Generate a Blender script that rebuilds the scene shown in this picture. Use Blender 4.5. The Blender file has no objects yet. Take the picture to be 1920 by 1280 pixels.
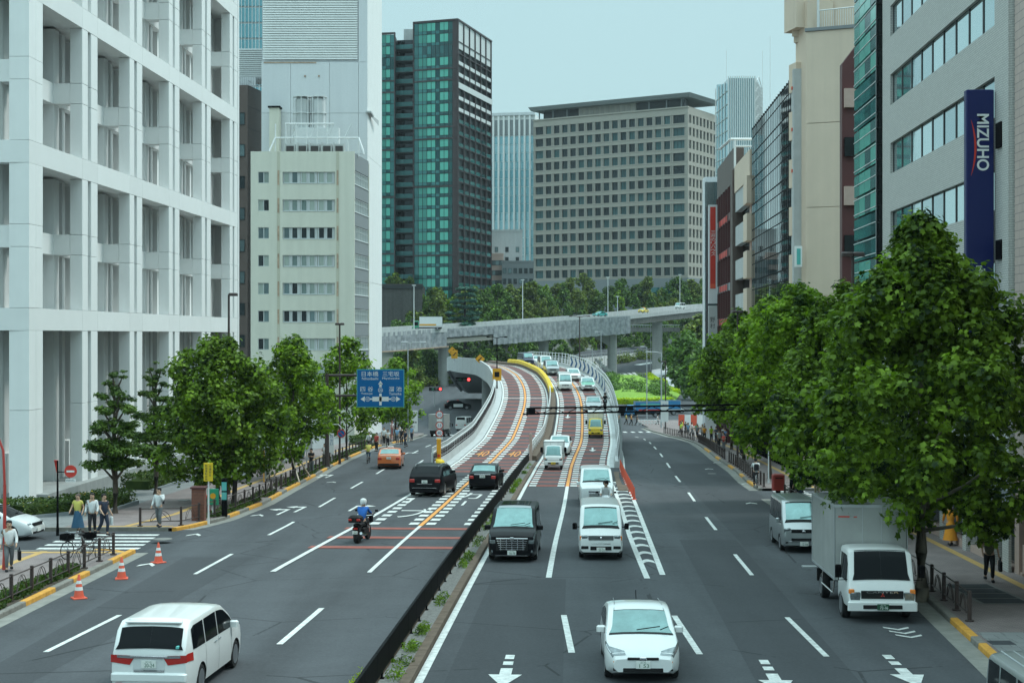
import bpy, bmesh, math, random
import numpy as np
from mathutils import Vector, Matrix
random.seed(7)
RNG = np.random.default_rng(11)
scene = bpy.context.scene
COL = scene.collection
PI = math.pi
# ---------------------------------------------------------------- camera, sky, sun, exposure
F, CX, CY, H = 2830.0, 960.0, 628.0, 7.2
cam_d = bpy.data.cameras.new('camera'); cam = bpy.data.objects.new('camera', cam_d); COL.objects.link(cam)
cam_d.sensor_width = 36.0; cam_d.lens = 36.0 * F / 1920.0
cam_d.shift_y = (CY - 640.0) / 1920.0
cam_d.clip_start = 0.5; cam_d.clip_end = 6000
cam.location = (0, 0, H); cam.rotation_euler = (PI / 2, 0, 0)
scene.camera = cam
SUN_EL, SUN_AZ = math.radians(58), math.radians(75)      # azimuth measured from +Y towards +X
world = bpy.data.worlds.new('World'); scene.world = world; world.use_nodes = True
wn, wl = world.node_tree.nodes, world.node_tree.links
wn.clear()
wo = wn.new('ShaderNodeOutputWorld'); bg = wn.new('ShaderNodeBackground'); bg2 = wn.new('ShaderNodeBackground'); ad = wn.new('ShaderNodeAddShader')
sky = wn.new('ShaderNodeTexSky'); sky.sky_type = 'NISHITA'; sky.sun_disc = False
sky.sun_elevation = SUN_EL; sky.sun_rotation = SUN_AZ
wl.new(sky.outputs[0], bg.inputs[0]); bg.inputs[1].default_value = 0.008
tc = wn.new('ShaderNodeTexCoord'); sx = wn.new('ShaderNodeSeparateXYZ'); ramp = wn.new('ShaderNodeValToRGB')
wl.new(tc.outputs['Generated'], sx.inputs[0]); wl.new(sx.outputs[2], ramp.inputs[0])
ramp.color_ramp.elements[0].position = 0.0; ramp.color_ramp.elements[0].color = (0.345, 0.515, 0.53, 1)
ramp.color_ramp.elements[1].position = 1.0; ramp.color_ramp.elements[1].color = (1.30, 1.80, 1.88, 1)
e = ramp.color_ramp.elements.new(0.3); e.color = (0.38, 0.57, 0.60, 1)
wl.new(ramp.outputs[0], bg2.inputs[0]); bg2.inputs[1].default_value = 1.0
wl.new(bg.outputs[0], ad.inputs[0]); wl.new(bg2.outputs[0], ad.inputs[1]); wl.new(ad.outputs[0], wo.inputs[0])
sun_d = bpy.data.lights.new('sun', 'SUN'); sun_d.energy = 1.5; sun_d.angle = math.radians(12); sun_d.color = (0.97, 1.0, 0.95)
sun = bpy.data.objects.new('sun', sun_d); COL.objects.link(sun)
sdir = Vector((math.sin(SUN_AZ) * math.cos(SUN_EL), math.cos(SUN_AZ) * math.cos(SUN_EL), math.sin(SUN_EL)))
sun.rotation_euler = sdir.to_track_quat('Z', 'Y').to_euler()
scene.view_settings.view_transform = 'Standard'; scene.view_settings.look = 'None'
scene.view_settings.exposure = 0.35; scene.view_settings.gamma = 1.0; scene.view_settings.use_curve_mapping = False
scene.render.engine = 'CYCLES'
scene.cycles.max_bounces = 6; scene.cycles.diffuse_bounces = 3; scene.cycles.glossy_bounces = 3
scene.cycles.transmission_bounces = 4; scene.cycles.caustics_reflective = False; scene.cycles.caustics_refractive = False

# ---------------------------------------------------------------- measured ground profiles (metres)
GY = [-60, 0, 60, 90, 104, 119, 134, 149, 164, 179, 194, 215, 240, 330, 450, 500, 560, 900, 4000]
GZ = [1.4, 0, -1.38, -2.1, -2.5, -2.88, -3.3, -3.8, -4.43, -5.1, -5.86, -6.6, -7, -7, -4.2, -.2, 1.5, 3, 3]
RY = [-60, 0, 60, 90, 105, 120, 140, 165, 185, 205, 230, 255, 285, 320, 360]
RZ = [1.4, 0, -1.38, -2.1, -2.5, -2.75, -2.4, -1.0, .45, 1.8, 2.5, 2.5, 1.2, -2.5, -6.9]
def zg(y): return float(np.interp(y, GY, GZ))
def zr(y): return float(np.interp(y, RY, RZ))
_Ys = np.arange(8, 1400, .05); _G = np.interp(_Ys, GY, GZ); _R = np.interp(_Ys, RY, RZ)
def at(px, py, ramp_surface=False, dz=0.0):
    """ground point seen at photo pixel (px,py): world X, Y, Z"""
    S = (_R if ramp_surface else _G) + dz
    i = np.argmax(H - (py - CY) * _Ys / F <= S)
    Y = float(_Ys[i]); return ((px - CX) * Y / F, Y, float(S[i]))
def X_(px, Y): return (px - CX) * Y / F
def Z_(py, Y): return H - (py - CY) * Y / F

# ---------------------------------------------------------------- mesh helpers
class MB:
    def __init__(s): s.v = []; s.f = []; s.m = []
    def box(s, x0, x1, y0, y1, z0, z1, mi=0):
        n = len(s.v)
        s.v += [(x0,y0,z0),(x1,y0,z0),(x1,y1,z0),(x0,y1,z0),(x0,y0,z1),(x1,y0,z1),(x1,y1,z1),(x0,y1,z1)]
        s.f += [(n,n+3,n+2,n+1),(n+4,n+5,n+6,n+7),(n,n+1,n+5,n+4),(n+1,n+2,n+6,n+5),(n+2,n+3,n+7,n+6),(n+3,n,n+4,n+7)]
        s.m += [mi]*6; return s
    def bbox(s, x0, x1, y0, y1, z0, z1, b=.02, mi=0):
        """box with chamfered vertical and top edges"""
        n = len(s.v); P = [(x0+b,y0),(x1-b,y0),(x1,y0+b),(x1,y1-b),(x1-b,y1),(x0+b,y1),(x0,y1-b),(x0,y0+b)]
        cx, cy = (x0+x1)/2, (y0+y1)/2
        kx = max(0.01, 1-b/max(1e-4, (x1-x0)/2)); ky = max(0.01, 1-b/max(1e-4, (y1-y0)/2))
        for zz, k in ((z0,0),(z1-b,0),(z1,1)):
            s.v += [((cx+(x-cx)*kx) if k else x, (cy+(y-cy)*ky) if k else y, zz) for x, y in P]
        for r in range(2):
            for i in range(8):
                j = (i+1) % 8; s.f.append((n+r*8+i, n+r*8+j, n+r*8+8+j, n+r*8+8+i)); s.m.append(mi)
        s.f += [tuple(n+16+i for i in range(8)), tuple(n+7-i for i in range(8))]; s.m += [mi]*2; return s
    def obox(s, c, d, hx, hy, z0, z1, mi=0):
        """box centred at c (x,y), long axis along unit d, half sizes hx (along d), hy"""
        px, py = -d[1], d[0]; n = len(s.v)
        P = [(c[0]+a*d[0]*hx+b*px*hy, c[1]+a*d[1]*hx+b*py*hy) for a, b in ((-1,-1),(1,-1),(1,1),(-1,1))]
        s.v += [(x,y,z0) for x,y in P]+[(x,y,z1) for x,y in P]
        s.f += [(n,n+3,n+2,n+1),(n+4,n+5,n+6,n+7),(n,n+1,n+5,n+4),(n+1,n+2,n+6,n+5),(n+2,n+3,n+7,n+6),(n+3,n,n+4,n+7)]
        s.m += [mi]*6; return s
    def tube(s, P, r, n=8, mi=0, cap=True):
        P = [Vector(p) for p in P]; rr = r if isinstance(r, (list, tuple)) else [r]*len(P); base = len(s.v)
        for i, p in enumerate(P):
            t = (P[min(i+1,len(P)-1)]-P[max(i-1,0)]).normalized()
            a = t.cross(Vector((0,0,1)));
            if a.length < 1e-3: a = Vector((1,0,0))
            a.normalize(); b = t.cross(a)
            for k in range(n):
                q = p + (a*math.cos(2*PI*k/n) + b*math.sin(2*PI*k/n))*rr[i]; s.v.append(tuple(q))
        for i in range(len(P)-1):
            for k in range(n):
                j = (k+1) % n; s.f.append((base+i*n+k, base+i*n+n+k, base+i*n+n+j, base+i*n+j)); s.m.append(mi)
        if cap:
            s.f += [tuple(base+k for k in range(n)), tuple(base+(len(P)-1)*n+n-1-k for k in range(n))]; s.m += [mi]*2
        return s
    def quad(s, pts, mi=0):
        n = len(s.v); s.v += [tuple(p) for p in pts]; s.f.append(tuple(range(n, n+len(pts)))); s.m.append(mi); return s
    def lathe(s, prof, c=(0,0,0), n=16, mi=0, axis='z'):
        b = len(s.v)
        for (r, h) in prof:
            for k in range(n):
                a = 2*PI*k/n; u, w = r*math.cos(a), r*math.sin(a)
                s.v.append((c[0]+u, c[1]+w, c[2]+h) if axis == 'z' else ((c[0]+u, c[1]+h, c[2]+w) if axis == 'y' else (c[0]+h, c[1]+u, c[2]+w)))
        for i in range(len(prof)-1):
            for k in range(n):
                j = (k+1) % n; s.f.append((b+i*n+k, b+i*n+j, b+i*n+n+j, b+i*n+n+k)); s.m.append(mi)
        s.f += [tuple(b+n-1-k for k in range(n)), tuple(b+(len(prof)-1)*n+k for k in range(n))]; s.m += [mi]*2
        return s
    def mesh(s, name, mats, smooth=False, off=(0,0,0)):
        me = bpy.data.meshes.new(name)
        v = s.v if off == (0,0,0) else [(a-off[0], b-off[1], c-off[2]) for a, b, c in s.v]
        me.from_pydata(v, [], s.f)
        mats = mats if isinstance(mats, (list, tuple)) else [mats]
        for m in mats: me.materials.append(m)
        if len(mats) > 1: me.polygons.foreach_set('material_index', s.m)
        if smooth:
            me.polygons.foreach_set('use_smooth', [True]*len(me.polygons)); me.set_sharp_from_angle(angle=math.radians(40))
        me.update(); return me
def link(name, me, parent=None, loc=(0,0,0), rz=0.0, kind=None, scale=None):
    o = bpy.data.objects.new(name, me); COL.objects.link(o); o.location = loc; o.rotation_euler = (0,0,rz)
    if scale: o.scale = scale
    if parent: o.parent = parent
    if kind: o['kind'] = kind
    return o
def obj(name, mb, mats, parent=None, smooth=False, kind=None):
    """mesh object from world coordinates, re-based on its unrotated parent's origin"""
    off = tuple(parent.location) if parent else (0,0,0)
    g = parent
    while g is not None and g.parent is not None: g = g.parent; off = tuple(Vector(off)+g.location)
    return link(name, mb.mesh(name, mats, smooth, off), parent, kind=kind)
def loc_obj(name, mb, mats, parent, loc=(0,0,0), rz=0.0, smooth=False):
    return link(name, mb.mesh(name, mats, smooth), parent, loc, rz)
def tag(o, label, cat, group=None):
    o['label'] = label; o['category'] = cat
    if group: o['group'] = group
    return o
def thing(name, label, cat, loc=(0,0,0), rz=0.0, group=None):
    o = bpy.data.objects.new(name, None); COL.objects.link(o); o.location = loc; o.rotation_euler = (0,0,rz)
    return tag(o, label, cat, group)
def dup(root, loc, rz=None, label=None, group=None, scale=None):
    def rec(o, parent):
        c = o.copy(); COL.objects.link(c)
        if parent: c.parent = parent
        for ch in o.children: rec(ch, c)
        return c
    c = rec(root, None); c.location = loc
    if rz is not None: c.rotation_euler = (0,0,rz)
    if scale: c.scale = scale
    if label: c['label'] = label
    if group: c['group'] = group
    return c

# ---------------------------------------------------------------- materials
def mat(name, col, rough=.7, metal=0.0, spec=.4, noise=0.0, nscale=4.0, bump=0.0, bscale=30.0, coat=0.0, emit=None, rand=0.0, stain=0.0):
    m = bpy.data.materials.new(name); m.use_nodes = True; n = m.node_tree.nodes; l = m.node_tree.links; p = n['Principled BSDF']
    p.inputs['Base Color'].default_value = (*col, 1); p.inputs['Roughness'].default_value = rough; p.inputs['Metallic'].default_value = metal
    p.inputs['Specular IOR Level'].default_value = spec; p.inputs['Coat Weight'].default_value = coat; p.inputs['Coat Roughness'].default_value = .05
    t = None
    if noise or bump or stain or rand: t = n.new('ShaderNodeTexCoord')
    last = None
    def mul(fac_socket, lo, hi, prev):
        mr = n.new('ShaderNodeMapRange'); mr.inputs['From Min'].default_value = .25; mr.inputs['From Max'].default_value = .75
        mr.inputs['To Min'].default_value = lo; mr.inputs['To Max'].default_value = hi; l.new(fac_socket, mr.inputs[0])
        mx = n.new('ShaderNodeVectorMath'); mx.operation = 'SCALE'
        if prev is None: mx.inputs[0].default_value = col
        else: l.new(prev, mx.inputs[0])
        l.new(mr.outputs[0], mx.inputs['Scale']); return mx.outputs[0]
    if noise:
        a = n.new('ShaderNodeTexNoise'); a.inputs['Scale'].default_value = nscale; a.inputs['Detail'].default_value = 8; a.inputs['Roughness'].default_value = .65
        l.new(t.outputs['Object'], a.inputs[0]); last = mul(a.outputs[0], 1-noise, 1+noise, last)
    if stain:      # long vertical weather streaks
        mp = n.new('ShaderNodeMapping'); mp.inputs['Scale'].default_value = (1.3, 1.3, .06); l.new(t.outputs['Object'], mp.inputs[0])
        b = n.new('ShaderNodeTexNoise'); b.inputs['Scale'].default_value = 1.1; b.inputs['Detail'].default_value = 6; l.new(mp.outputs[0], b.inputs[0])
        last = mul(b.outputs[0], 1+stain*.4, 1-stain, last)
    if rand:
        oi = n.new('ShaderNodeObjectInfo'); mr = n.new('ShaderNodeMapRange'); mr.inputs['To Min'].default_value = 1-rand; mr.inputs['To Max'].default_value = 1+rand
        l.new(oi.outputs['Random'], mr.inputs[0]); mx = n.new('ShaderNodeVectorMath'); mx.operation = 'SCALE'
        if last is None: mx.inputs[0].default_value = col
        else: l.new(last, mx.inputs[0])
        l.new(mr.outputs[0], mx.inputs['Scale']); last = mx.outputs[0]
    if last is not None: l.new(last, p.inputs['Base Color'])
    if bump:
        c = n.new('ShaderNodeTexNoise'); c.inputs['Scale'].default_value = bscale; c.inputs['Detail'].default_value = 4; l.new(t.outputs['Object'], c.inputs[0])
        bm = n.new('ShaderNodeBump'); bm.inputs['Strength'].default_value = bump; bm.inputs['Distance'].default_value = .02
        l.new(c.outputs[0], bm.inputs['Height']); l.new(bm.outputs[0], p.inputs['Normal'])
    if emit:
        p.inputs['Emission Color'].default_value = (*emit[0], 1); p.inputs['Emission Strength'].default_value = emit[1]
    return m
def glass(name, dark, light, bias=.5, metal=.35, rough=.06, fine=None):
    """window glass: reflective, each pane its own mix of dark room and pale blind behind it"""
    m = bpy.data.materials.new(name); m.use_nodes = True; n = m.node_tree.nodes; l = m.node_tree.links; p = n['Principled BSDF']
    p.inputs['Roughness'].default_value = rough; p.inputs['Metallic'].default_value = metal; p.inputs['Specular IOR Level'].default_value = .8 if metal > .3 else .35
    oi = n.new('ShaderNodeObjectInfo'); r = n.new('ShaderNodeValToRGB')
    r.color_ramp.elements[0].position = bias-.2; r.color_ramp.elements[0].color = (*dark,1)
    r.color_ramp.elements[1].position = min(1, bias+.25); r.color_ramp.elements[1].color = (*light,1)
    if fine:   # extra variation pane by pane inside one large facade
        g = n.new('ShaderNodeNewGeometry'); l.new(g.outputs['Random Per Island'], r.inputs[0])
    else: l.new(oi.outputs['Random'], r.inputs[0])
    l.new(r.outputs[0], p.inputs['Base Color'])
    t = n.new('ShaderNodeTexCoord'); c = n.new('ShaderNodeTexNoise'); c.inputs['Scale'].default_value = .5; l.new(t.outputs['Object'], c.inputs[0])
    bm = n.new('ShaderNodeBump'); bm.inputs['Strength'].default_value = .05; bm.inputs['Distance'].default_value = .05
    l.new(c.outputs[0], bm.inputs['Height']); l.new(bm.outputs[0], p.inputs['Normal'])
    return m
def asphalt(name, base, spread=.36):
    m = bpy.data.materials.new(name); m.use_nodes = True; n = m.node_tree.nodes; l = m.node_tree.links; p = n['Principled BSDF']
    p.inputs['Roughness'].default_value = .88; p.inputs['Specular IOR Level'].default_value = .25
    t = n.new('ShaderNodeTexCoord')
    mp = n.new('ShaderNodeMapping'); mp.inputs['Scale'].default_value = (.55, .035, .1); mp.inputs['Rotation'].default_value = (0,0,.05); l.new(t.outputs['Object'], mp.inputs[0])
    a = n.new('ShaderNodeTexNoise'); a.inputs['Scale'].default_value = 1.2; a.inputs['Detail'].default_value = 5; l.new(mp.outputs[0], a.inputs[0])
    b = n.new('ShaderNodeTexNoise'); b.inputs['Scale'].default_value = .35; b.inputs['Detail'].default_value = 9; b.inputs['Roughness'].default_value = .7; l.new(t.outputs['Object'], b.inputs[0])
    c = n.new('ShaderNodeTexNoise'); c.inputs['Scale'].default_value = 11; c.inputs['Detail'].default_value = 6; c.inputs['Roughness'].default_value = .75; l.new(t.outputs['Object'], c.inputs[0])
    v = n.new('ShaderNodeTexVoronoi'); v.feature = 'DISTANCE_TO_EDGE'; v.inputs['Scale'].default_value = .16; l.new(t.outputs['Object'], v.inputs[0])
    def ma(op, x, y):
        q = n.new('ShaderNodeMath'); q.operation = op
        for i, s in enumerate((x, y)):
            if isinstance(s, (int, float)): q.inputs[i].default_value = s
            else: l.new(s, q.inputs[i])
        return q.outputs[0]
    s = ma('ADD', ma('MULTIPLY', ma('SUBTRACT', a.outputs[0], .5), spread*2.6), ma('MULTIPLY', ma('SUBTRACT', b.outputs[0], .5), spread*1.8))
    s = ma('ADD', s, ma('MULTIPLY', ma('SUBTRACT', c.outputs[0], .5), .95))
    crack = ma('MULTIPLY', ma('LESS_THAN', v.outputs['Distance'], .006), ma('GREATER_THAN', b.outputs[0], .5))
    s = ma('ADD', s, 1.0); s = ma('MULTIPLY', s, ma('SUBTRACT', 1.0, ma('MULTIPLY', crack, .5)))
    mx = n.new('ShaderNodeVectorMath'); mx.operation = 'SCALE'; mx.inputs[0].default_value = base; l.new(s, mx.inputs['Scale']); l.new(mx.outputs[0], p.inputs['Base Color'])
    bm = n.new('ShaderNodeBump'); bm.inputs['Strength'].default_value = .35; bm.inputs['Distance'].default_value = .01; l.new(c.outputs[0], bm.inputs['Height']); l.new(bm.outputs[0], p.inputs['Normal'])
    return m
def paver(name, c1, c2, mortar, w=.2, h=.1, ms=.012, rot=0.05):
    m = bpy.data.materials.new(name); m.use_nodes = True; n = m.node_tree.nodes; l = m.node_tree.links; p = n['Principled BSDF']
    p.inputs['Roughness'].default_value = .85; p.inputs['Specular IOR Level'].default_value = .25
    t = n.new('ShaderNodeTexCoord'); mp = n.new('ShaderNodeMapping'); mp.inputs['Rotation'].default_value = (0,0,rot); l.new(t.outputs['Object'], mp.inputs[0])
    b = n.new('ShaderNodeTexBrick'); b.inputs['Color1'].default_value = (*c1,1); b.inputs['Color2'].default_value = (*c2,1); b.inputs['Mortar'].default_value = (*mortar,1)
    b.inputs['Scale'].default_value = 1; b.inputs['Brick Width'].default_value = w; b.inputs['Row Height'].default_value = h; b.inputs['Mortar Size'].default_value = ms
    l.new(mp.outputs[0], b.inputs[0])
    a = n.new('ShaderNodeTexNoise'); a.inputs['Scale'].default_value = .7; a.inputs['Detail'].default_value = 8; l.new(t.outputs['Object'], a.inputs[0])
    mr = n.new('ShaderNodeMapRange'); mr.inputs['To Min'].default_value = .6; mr.inputs['To Max'].default_value = 1.35; l.new(a.outputs[0], mr.inputs[0])
    mx = n.new('ShaderNodeVectorMath'); mx.operation = 'SCALE'; l.new(b.outputs[0], mx.inputs[0]); l.new(mr.outputs[0], mx.inputs['Scale']); l.new(mx.outputs[0], p.inputs['Base Color'])
    return m
def leaf_mat(name, dark, light, trans=.3, yellow=None):
    m = bpy.data.materials.new(name); m.use_nodes = True; n = m.node_tree.nodes; l = m.node_tree.links; p = n['Principled BSDF']; o = n['Material Output']
    g = n.new('ShaderNodeNewGeometry'); t = n.new('ShaderNodeTexCoord')
    a = n.new('ShaderNodeTexNoise'); a.inputs['Scale'].default_value = 1.1; a.inputs['Detail'].default_value = 4; l.new(t.outputs['Object'], a.inputs[0])
    ma = n.new('ShaderNodeMath'); ma.operation = 'MULTIPLY_ADD'; ma.inputs[1].default_value = .55; l.new(g.outputs['Random Per Island'], ma.inputs[0])
    mb = n.new('ShaderNodeMath'); mb.operation = 'MULTIPLY_ADD'; mb.inputs[1].default_value = 2.0; mb.inputs[2].default_value = -.78; l.new(a.outputs[0], mb.inputs[0]); l.new(mb.outputs[0], ma.inputs[2])  # strong contrast: random leaf tone plus crown shade and highlights put into the colour
    r = n.new('ShaderNodeValToRGB'); r.color_ramp.elements[0].color = (*dark,1); r.color_ramp.elements[1].color = (*light,1); r.color_ramp.elements[0].position = .1; r.color_ramp.elements[1].position = .95
    if yellow: q = r.color_ramp.elements.new(.99); q.color = (*yellow,1)
    l.new(ma.outputs[0], r.inputs[0]); l.new(r.outputs[0], p.inputs['Base Color']); p.inputs['Roughness'].default_value = .55; p.inputs['Specular IOR Level'].default_value = .22
    tr = n.new('ShaderNodeBsdfTranslucent'); mx = n.new('ShaderNodeMixShader'); mx.inputs[0].default_value = trans
    sc = n.new('ShaderNodeVectorMath'); sc.operation = 'MULTIPLY'; sc.inputs[1].default_value = (1.3, 1.5, .6); l.new(r.outputs[0], sc.inputs[0]); l.new(sc.outputs[0], tr.inputs[0])
    l.new(p.outputs[0], mx.inputs[1]); l.new(tr.outputs[0], mx.inputs[2]); l.new(mx.outputs[0], o.inputs[0])
    return m
M = {}
M['asphalt'] = asphalt('asphalt', (.066,.071,.078)); M['asphalt_new'] = asphalt('asphalt_dark', (.053,.057,.063), .18)
M['white_line'] = mat('road_paint_white', (.60,.62,.60), .6, noise=.38, nscale=5)
M['orange_line'] = mat('road_paint_orange', (.72,.30,.06), .6, noise=.15, nscale=9)
M['red_road'] = mat('red_antiskid', (.26,.080,.062), .85, noise=.25, nscale=3)
M['red_road2'] = mat('red_antiskid_worn', (.092,.066,.070), .85, noise=.35, nscale=1.2)
M['gutter'] = mat('gutter_concrete', (.22,.22,.20), .85, noise=.25, nscale=2)
M['kerb'] = mat('kerb_concrete', (.20,.19,.17), .85, noise=.3, nscale=3)
M['kerb_brown'] = mat('kerb_soiled', (.13,.095,.07), .9, noise=.35, nscale=3)
M['kerb_yellow'] = mat('kerb_paint_ochre', (.60,.30,.05), .75, noise=.25, nscale=4)
M['pave_pink'] = paver('paving_pink', (.26,.215,.205), (.22,.18,.175), (.15,.13,.13))
M['pave_grey'] = paver('paving_grey', (.235,.245,.245), (.20,.21,.21), (.14,.145,.145), .6, .6, .012)
M['pave_yellow'] = mat('tactile_paving', (.46,.29,.10), .8, noise=.2, nscale=5)
M['soil'] = mat('soil', (.07,.055,.04), .95, noise=.4, nscale=3)
M['gravel'] = mat('gravel_bed', (.20,.20,.19), .95, noise=.55, nscale=14, bump=.6, bscale=25)
M['ground'] = mat('ground_earth', (.10,.11,.09), .9, noise=.3, nscale=.2)
M['concrete'] = mat('concrete', (.33,.34,.33), .8, noise=.12, nscale=1.2, stain=.18)
M['concrete_light'] = mat('concrete_light', (.48,.50,.50), .8, noise=.1, nscale=1.2, stain=.15)
M['concrete_dark'] = mat('concrete_weathered', (.20,.20,.19), .85, noise=.25, nscale=1.5, stain=.3)
M['facade_white'] = mat('precast_white', (.80,.81,.80), .62, noise=.035, nscale=.7, stain=.05)
M['facade_white2'] = mat('precast_white_b', (.77,.78,.77), .62, noise=.03, nscale=.7, rand=.03)
M['black_metal'] = mat('black_metal', (.005,.005,.006), .6, spec=.05)
M['brown_metal'] = mat('brown_painted_steel', (.055,.038,.035), .5)
M['grey_metal'] = mat('galvanised_steel', (.42,.44,.45), .45, metal=.4)
M['white_metal'] = mat('white_painted_steel', (.66,.68,.68), .5, noise=.08)
M['red_metal'] = mat('red_painted_steel', (.42,.05,.04), .5)
M['rubber'] = mat('tyre_rubber', (.018,.018,.019), .85)
M['chrome'] = mat('chrome', (.7,.7,.72), .12, metal=1)
M['rim'] = mat('alloy_rim', (.35,.36,.38), .3, metal=.8)
M['plastic_dark'] = mat('dark_plastic', (.014,.014,.015), .6, spec=.2)
M['lamp_clear'] = mat('headlamp_lens', (.22,.25,.26), .10, metal=.55, noise=.5, nscale=9)
M['lamp_red'] = mat('tail_lamp_lens', (.42,.025,.02), .15, spec=.7)
M['lamp_orange'] = mat('indicator_lens', (.75,.22,.04), .2)
M['plate'] = mat('number_plate', (.72,.74,.70), .5)
M['plate_green'] = mat('number_plate_green', (.02,.09,.05), .5)
M['plate_yellow'] = mat('number_plate_yellow', (.65,.48,.05), .5)
M['windscreen'] = mat('windscreen_glass', (.17,.29,.285), .06, metal=.6, spec=.8, noise=.25, nscale=2.2)
M['car_glass'] = mat('tinted_car_glass', (.006,.008,.010), .05, spec=.10)
M['text_dark'] = mat('lettering_dark', (.04,.05,.05), .6)
M['text_green'] = mat('lettering_green', (.03,.13,.07), .6)
M['white'] = mat('white_paint', (.76,.77,.76), .55)
M['black'] = mat('black_paint', (.01,.01,.011), .6, spec=.2)
M['red'] = mat('red_paint', (.55,.045,.03), .5)
M['blue_sign'] = mat('sign_blue', (.004,.125,.34), .5, spec=.2)
M['yellow'] = mat('yellow_paint', (.72,.50,.02), .55)
M['amber'] = mat('amber_paint', (.70,.33,.02), .55)
M['cone'] = mat('cone_orange', (.68,.11,.06), .55)
def paint(name, col, metal=0.0): return mat('paint_'+name, col, .30, metal=metal, coat=.06 if name == 'black' else .7, spec=.10 if name == 'black' else .5, noise=.04, nscale=1.5)
PT = {k: paint(k, c, m_) for k, c, m_ in [('white',(.72,.74,.73),0),('pearl',(.66,.69,.69),.1),('black',(.006,.006,.008),0),('silver',(.36,.39,.40),.55),('grey',(.28,.30,.31),.5),
      ('taxi_orange',(.66,.16,.04),0),('yellow',(.72,.52,.02),0),('green',(.03,.30,.17),0),('navy',(.02,.03,.07),.2),('blue',(.02,.20,.42),0),('teal',(.10,.45,.42),0)]}
# ---------------------------------------------------------------- flat lettering
FONT = None
def text_mesh(s, size=1.0, align='CENTER', bold=0.0):
    cu = bpy.data.curves.new('lettering', 'FONT'); cu.body = s; cu.size = size; cu.align_x = align; cu.align_y = 'CENTER'; cu.extrude = 0.0; cu.offset = bold
    o = bpy.data.objects.new('tmp', cu); COL.objects.link(o)
    dg = bpy.context.evaluated_depsgraph_get(); me = bpy.data.meshes.new_from_object(o.evaluated_get(dg)); bpy.data.objects.remove(o)
    return me
def text(name, s, parent, loc, w=None, h=None, m=None, frame='front', rot=0.0, kind=None, bold=0.0):
    """lettering fitted into w x h. frame: 'front' faces -Y, 'back' faces +Y, 'x' faces +X (vehicle front), 'mx' faces -X, 'flat' lies on the ground"""
    me = text_mesh(s, bold=bold); n = len(me.vertices); co = np.empty(n*3); me.vertices.foreach_get('co', co); co = co.reshape(-1,3)
    if n == 0: return None
    mn, mxx = co.min(0), co.max(0); c = (mn+mxx)/2; sz = mxx-mn
    sx_ = (w/sz[0]) if w else (h/sz[1]); sy_ = (h/sz[1]) if h else (w/sz[0])
    a = (co[:,0]-c[0])*sx_; b = (co[:,1]-c[1])*sy_
    if rot: a, b = a*math.cos(rot)-b*math.sin(rot), a*math.sin(rot)+b*math.cos(rot)
    z = np.zeros_like(a)
    out = {'front': (a, z, b), 'back': (-a, z, b), 'x': (z, a, b), 'mx': (z, -a, b), 'flat': (a, b, z)}[frame]
    me.vertices.foreach_set('co', np.stack(out, 1).ravel()); me.materials.clear(); me.materials.append(m); me.update()
    return link(name, me, parent, loc, kind=kind)
# ================================================================ GROUND AND ROADS
def interp(tab):
    ys = [a for a, b in tab]; xs = [b for a, b in tab]
    return lambda y: float(np.interp(y, ys, xs))
KL = interp([(-30,-14.9),(44,-14.8),(59.6,-14.8),(66,-15.6),(69,-14.5),(72.5,-13.8),(81,-13.3),(97,-13.4),(121,-13.6),(145,-13.3),(172,-11.8),(202,-11.8)])
KR = interp([(-30,9.5),(20,11.0),(35,11.6),(47,12.9),(66,13.8),(83,14.4),(97,15.1),(108,16),(125,16.9),(161,19.4),(188,20.3),(207,20.3),(231,19.6)])
def strip(fl, fr, y0, y1, dz=0.0, zf=zg, step=1.0, mb=None, nx=1):
    mb = mb or MB(); ys = sorted(set([y0, y1] + [float(k) for k in range(int(math.ceil(y0)), int(y1)+1, max(1, int(step)))] + [float(k) for k in (GY+RY) if y0 < k < y1]))
    n = len(mb.v)
    for y in ys:
        a, b = fl(y), fr(y)
        for k in range(nx+1): mb.v.append((a+(b-a)*k/nx, y, zf(y)+dz))
    w = nx+1
    for i in range(len(ys)-1):
        for k in range(nx): q = n+i*w+k; mb.f.append((q, q+1, q+w+1, q+w)); mb.m.append(0)
    return mb
def const(v): return lambda y: v
def S(name, mb, m, kind='structure', smooth=False): return obj(name, mb, m, None, smooth, kind)
# terrain sheet reaching the horizon, with the wooded hill behind the expressway
def hill(x, y):
    yb = float(np.interp(x, [-400, -5, 0, 12, 25, 60, 300], [398, 398, 410, 450, 500, 515, 520]))
    t = max(0, min(1, (y-yb)/62.0)); return (15+0.2*math.sin(x*.05))*t*t*(3-2*t)
mb = MB(); xs = [-1500,-600,-300,-200,-150]+list(range(-110,141,10))+[180,260,400,700,1500]
ys = sorted(set([-60.,-20.,0.,30.,60.,90.,104.,119.,134.,149.,164.,179.,194.,215.,240.,285.,330.,400.]+[float(k) for k in range(398,660,8)]+[900.,1300.,2000.,3500.]))
for y in ys:
    for x in xs: mb.v.append((x, y, zg(y)-.05+hill(x, y)))
for i in range(len(ys)-1):
    for k in range(len(xs)-1): q = i*len(xs)+k; mb.f.append((q, q+1, q+len(xs)+1, q+len(xs))); mb.m.append(0)
S('ground', mb, M['ground'], smooth=True)
road = S('road', strip(KL, KR, -28, 205), M['asphalt'])
S('road_junction', strip(const(-48), const(48), 205, 338), M['asphalt'])
S('road_far', strip(const(6), const(110), 338, 545, 0.002), M['asphalt'])
S('road_beyond_bridge', strip(const(-70), const(6), 338, 425, 0.002), M['asphalt'])
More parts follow.
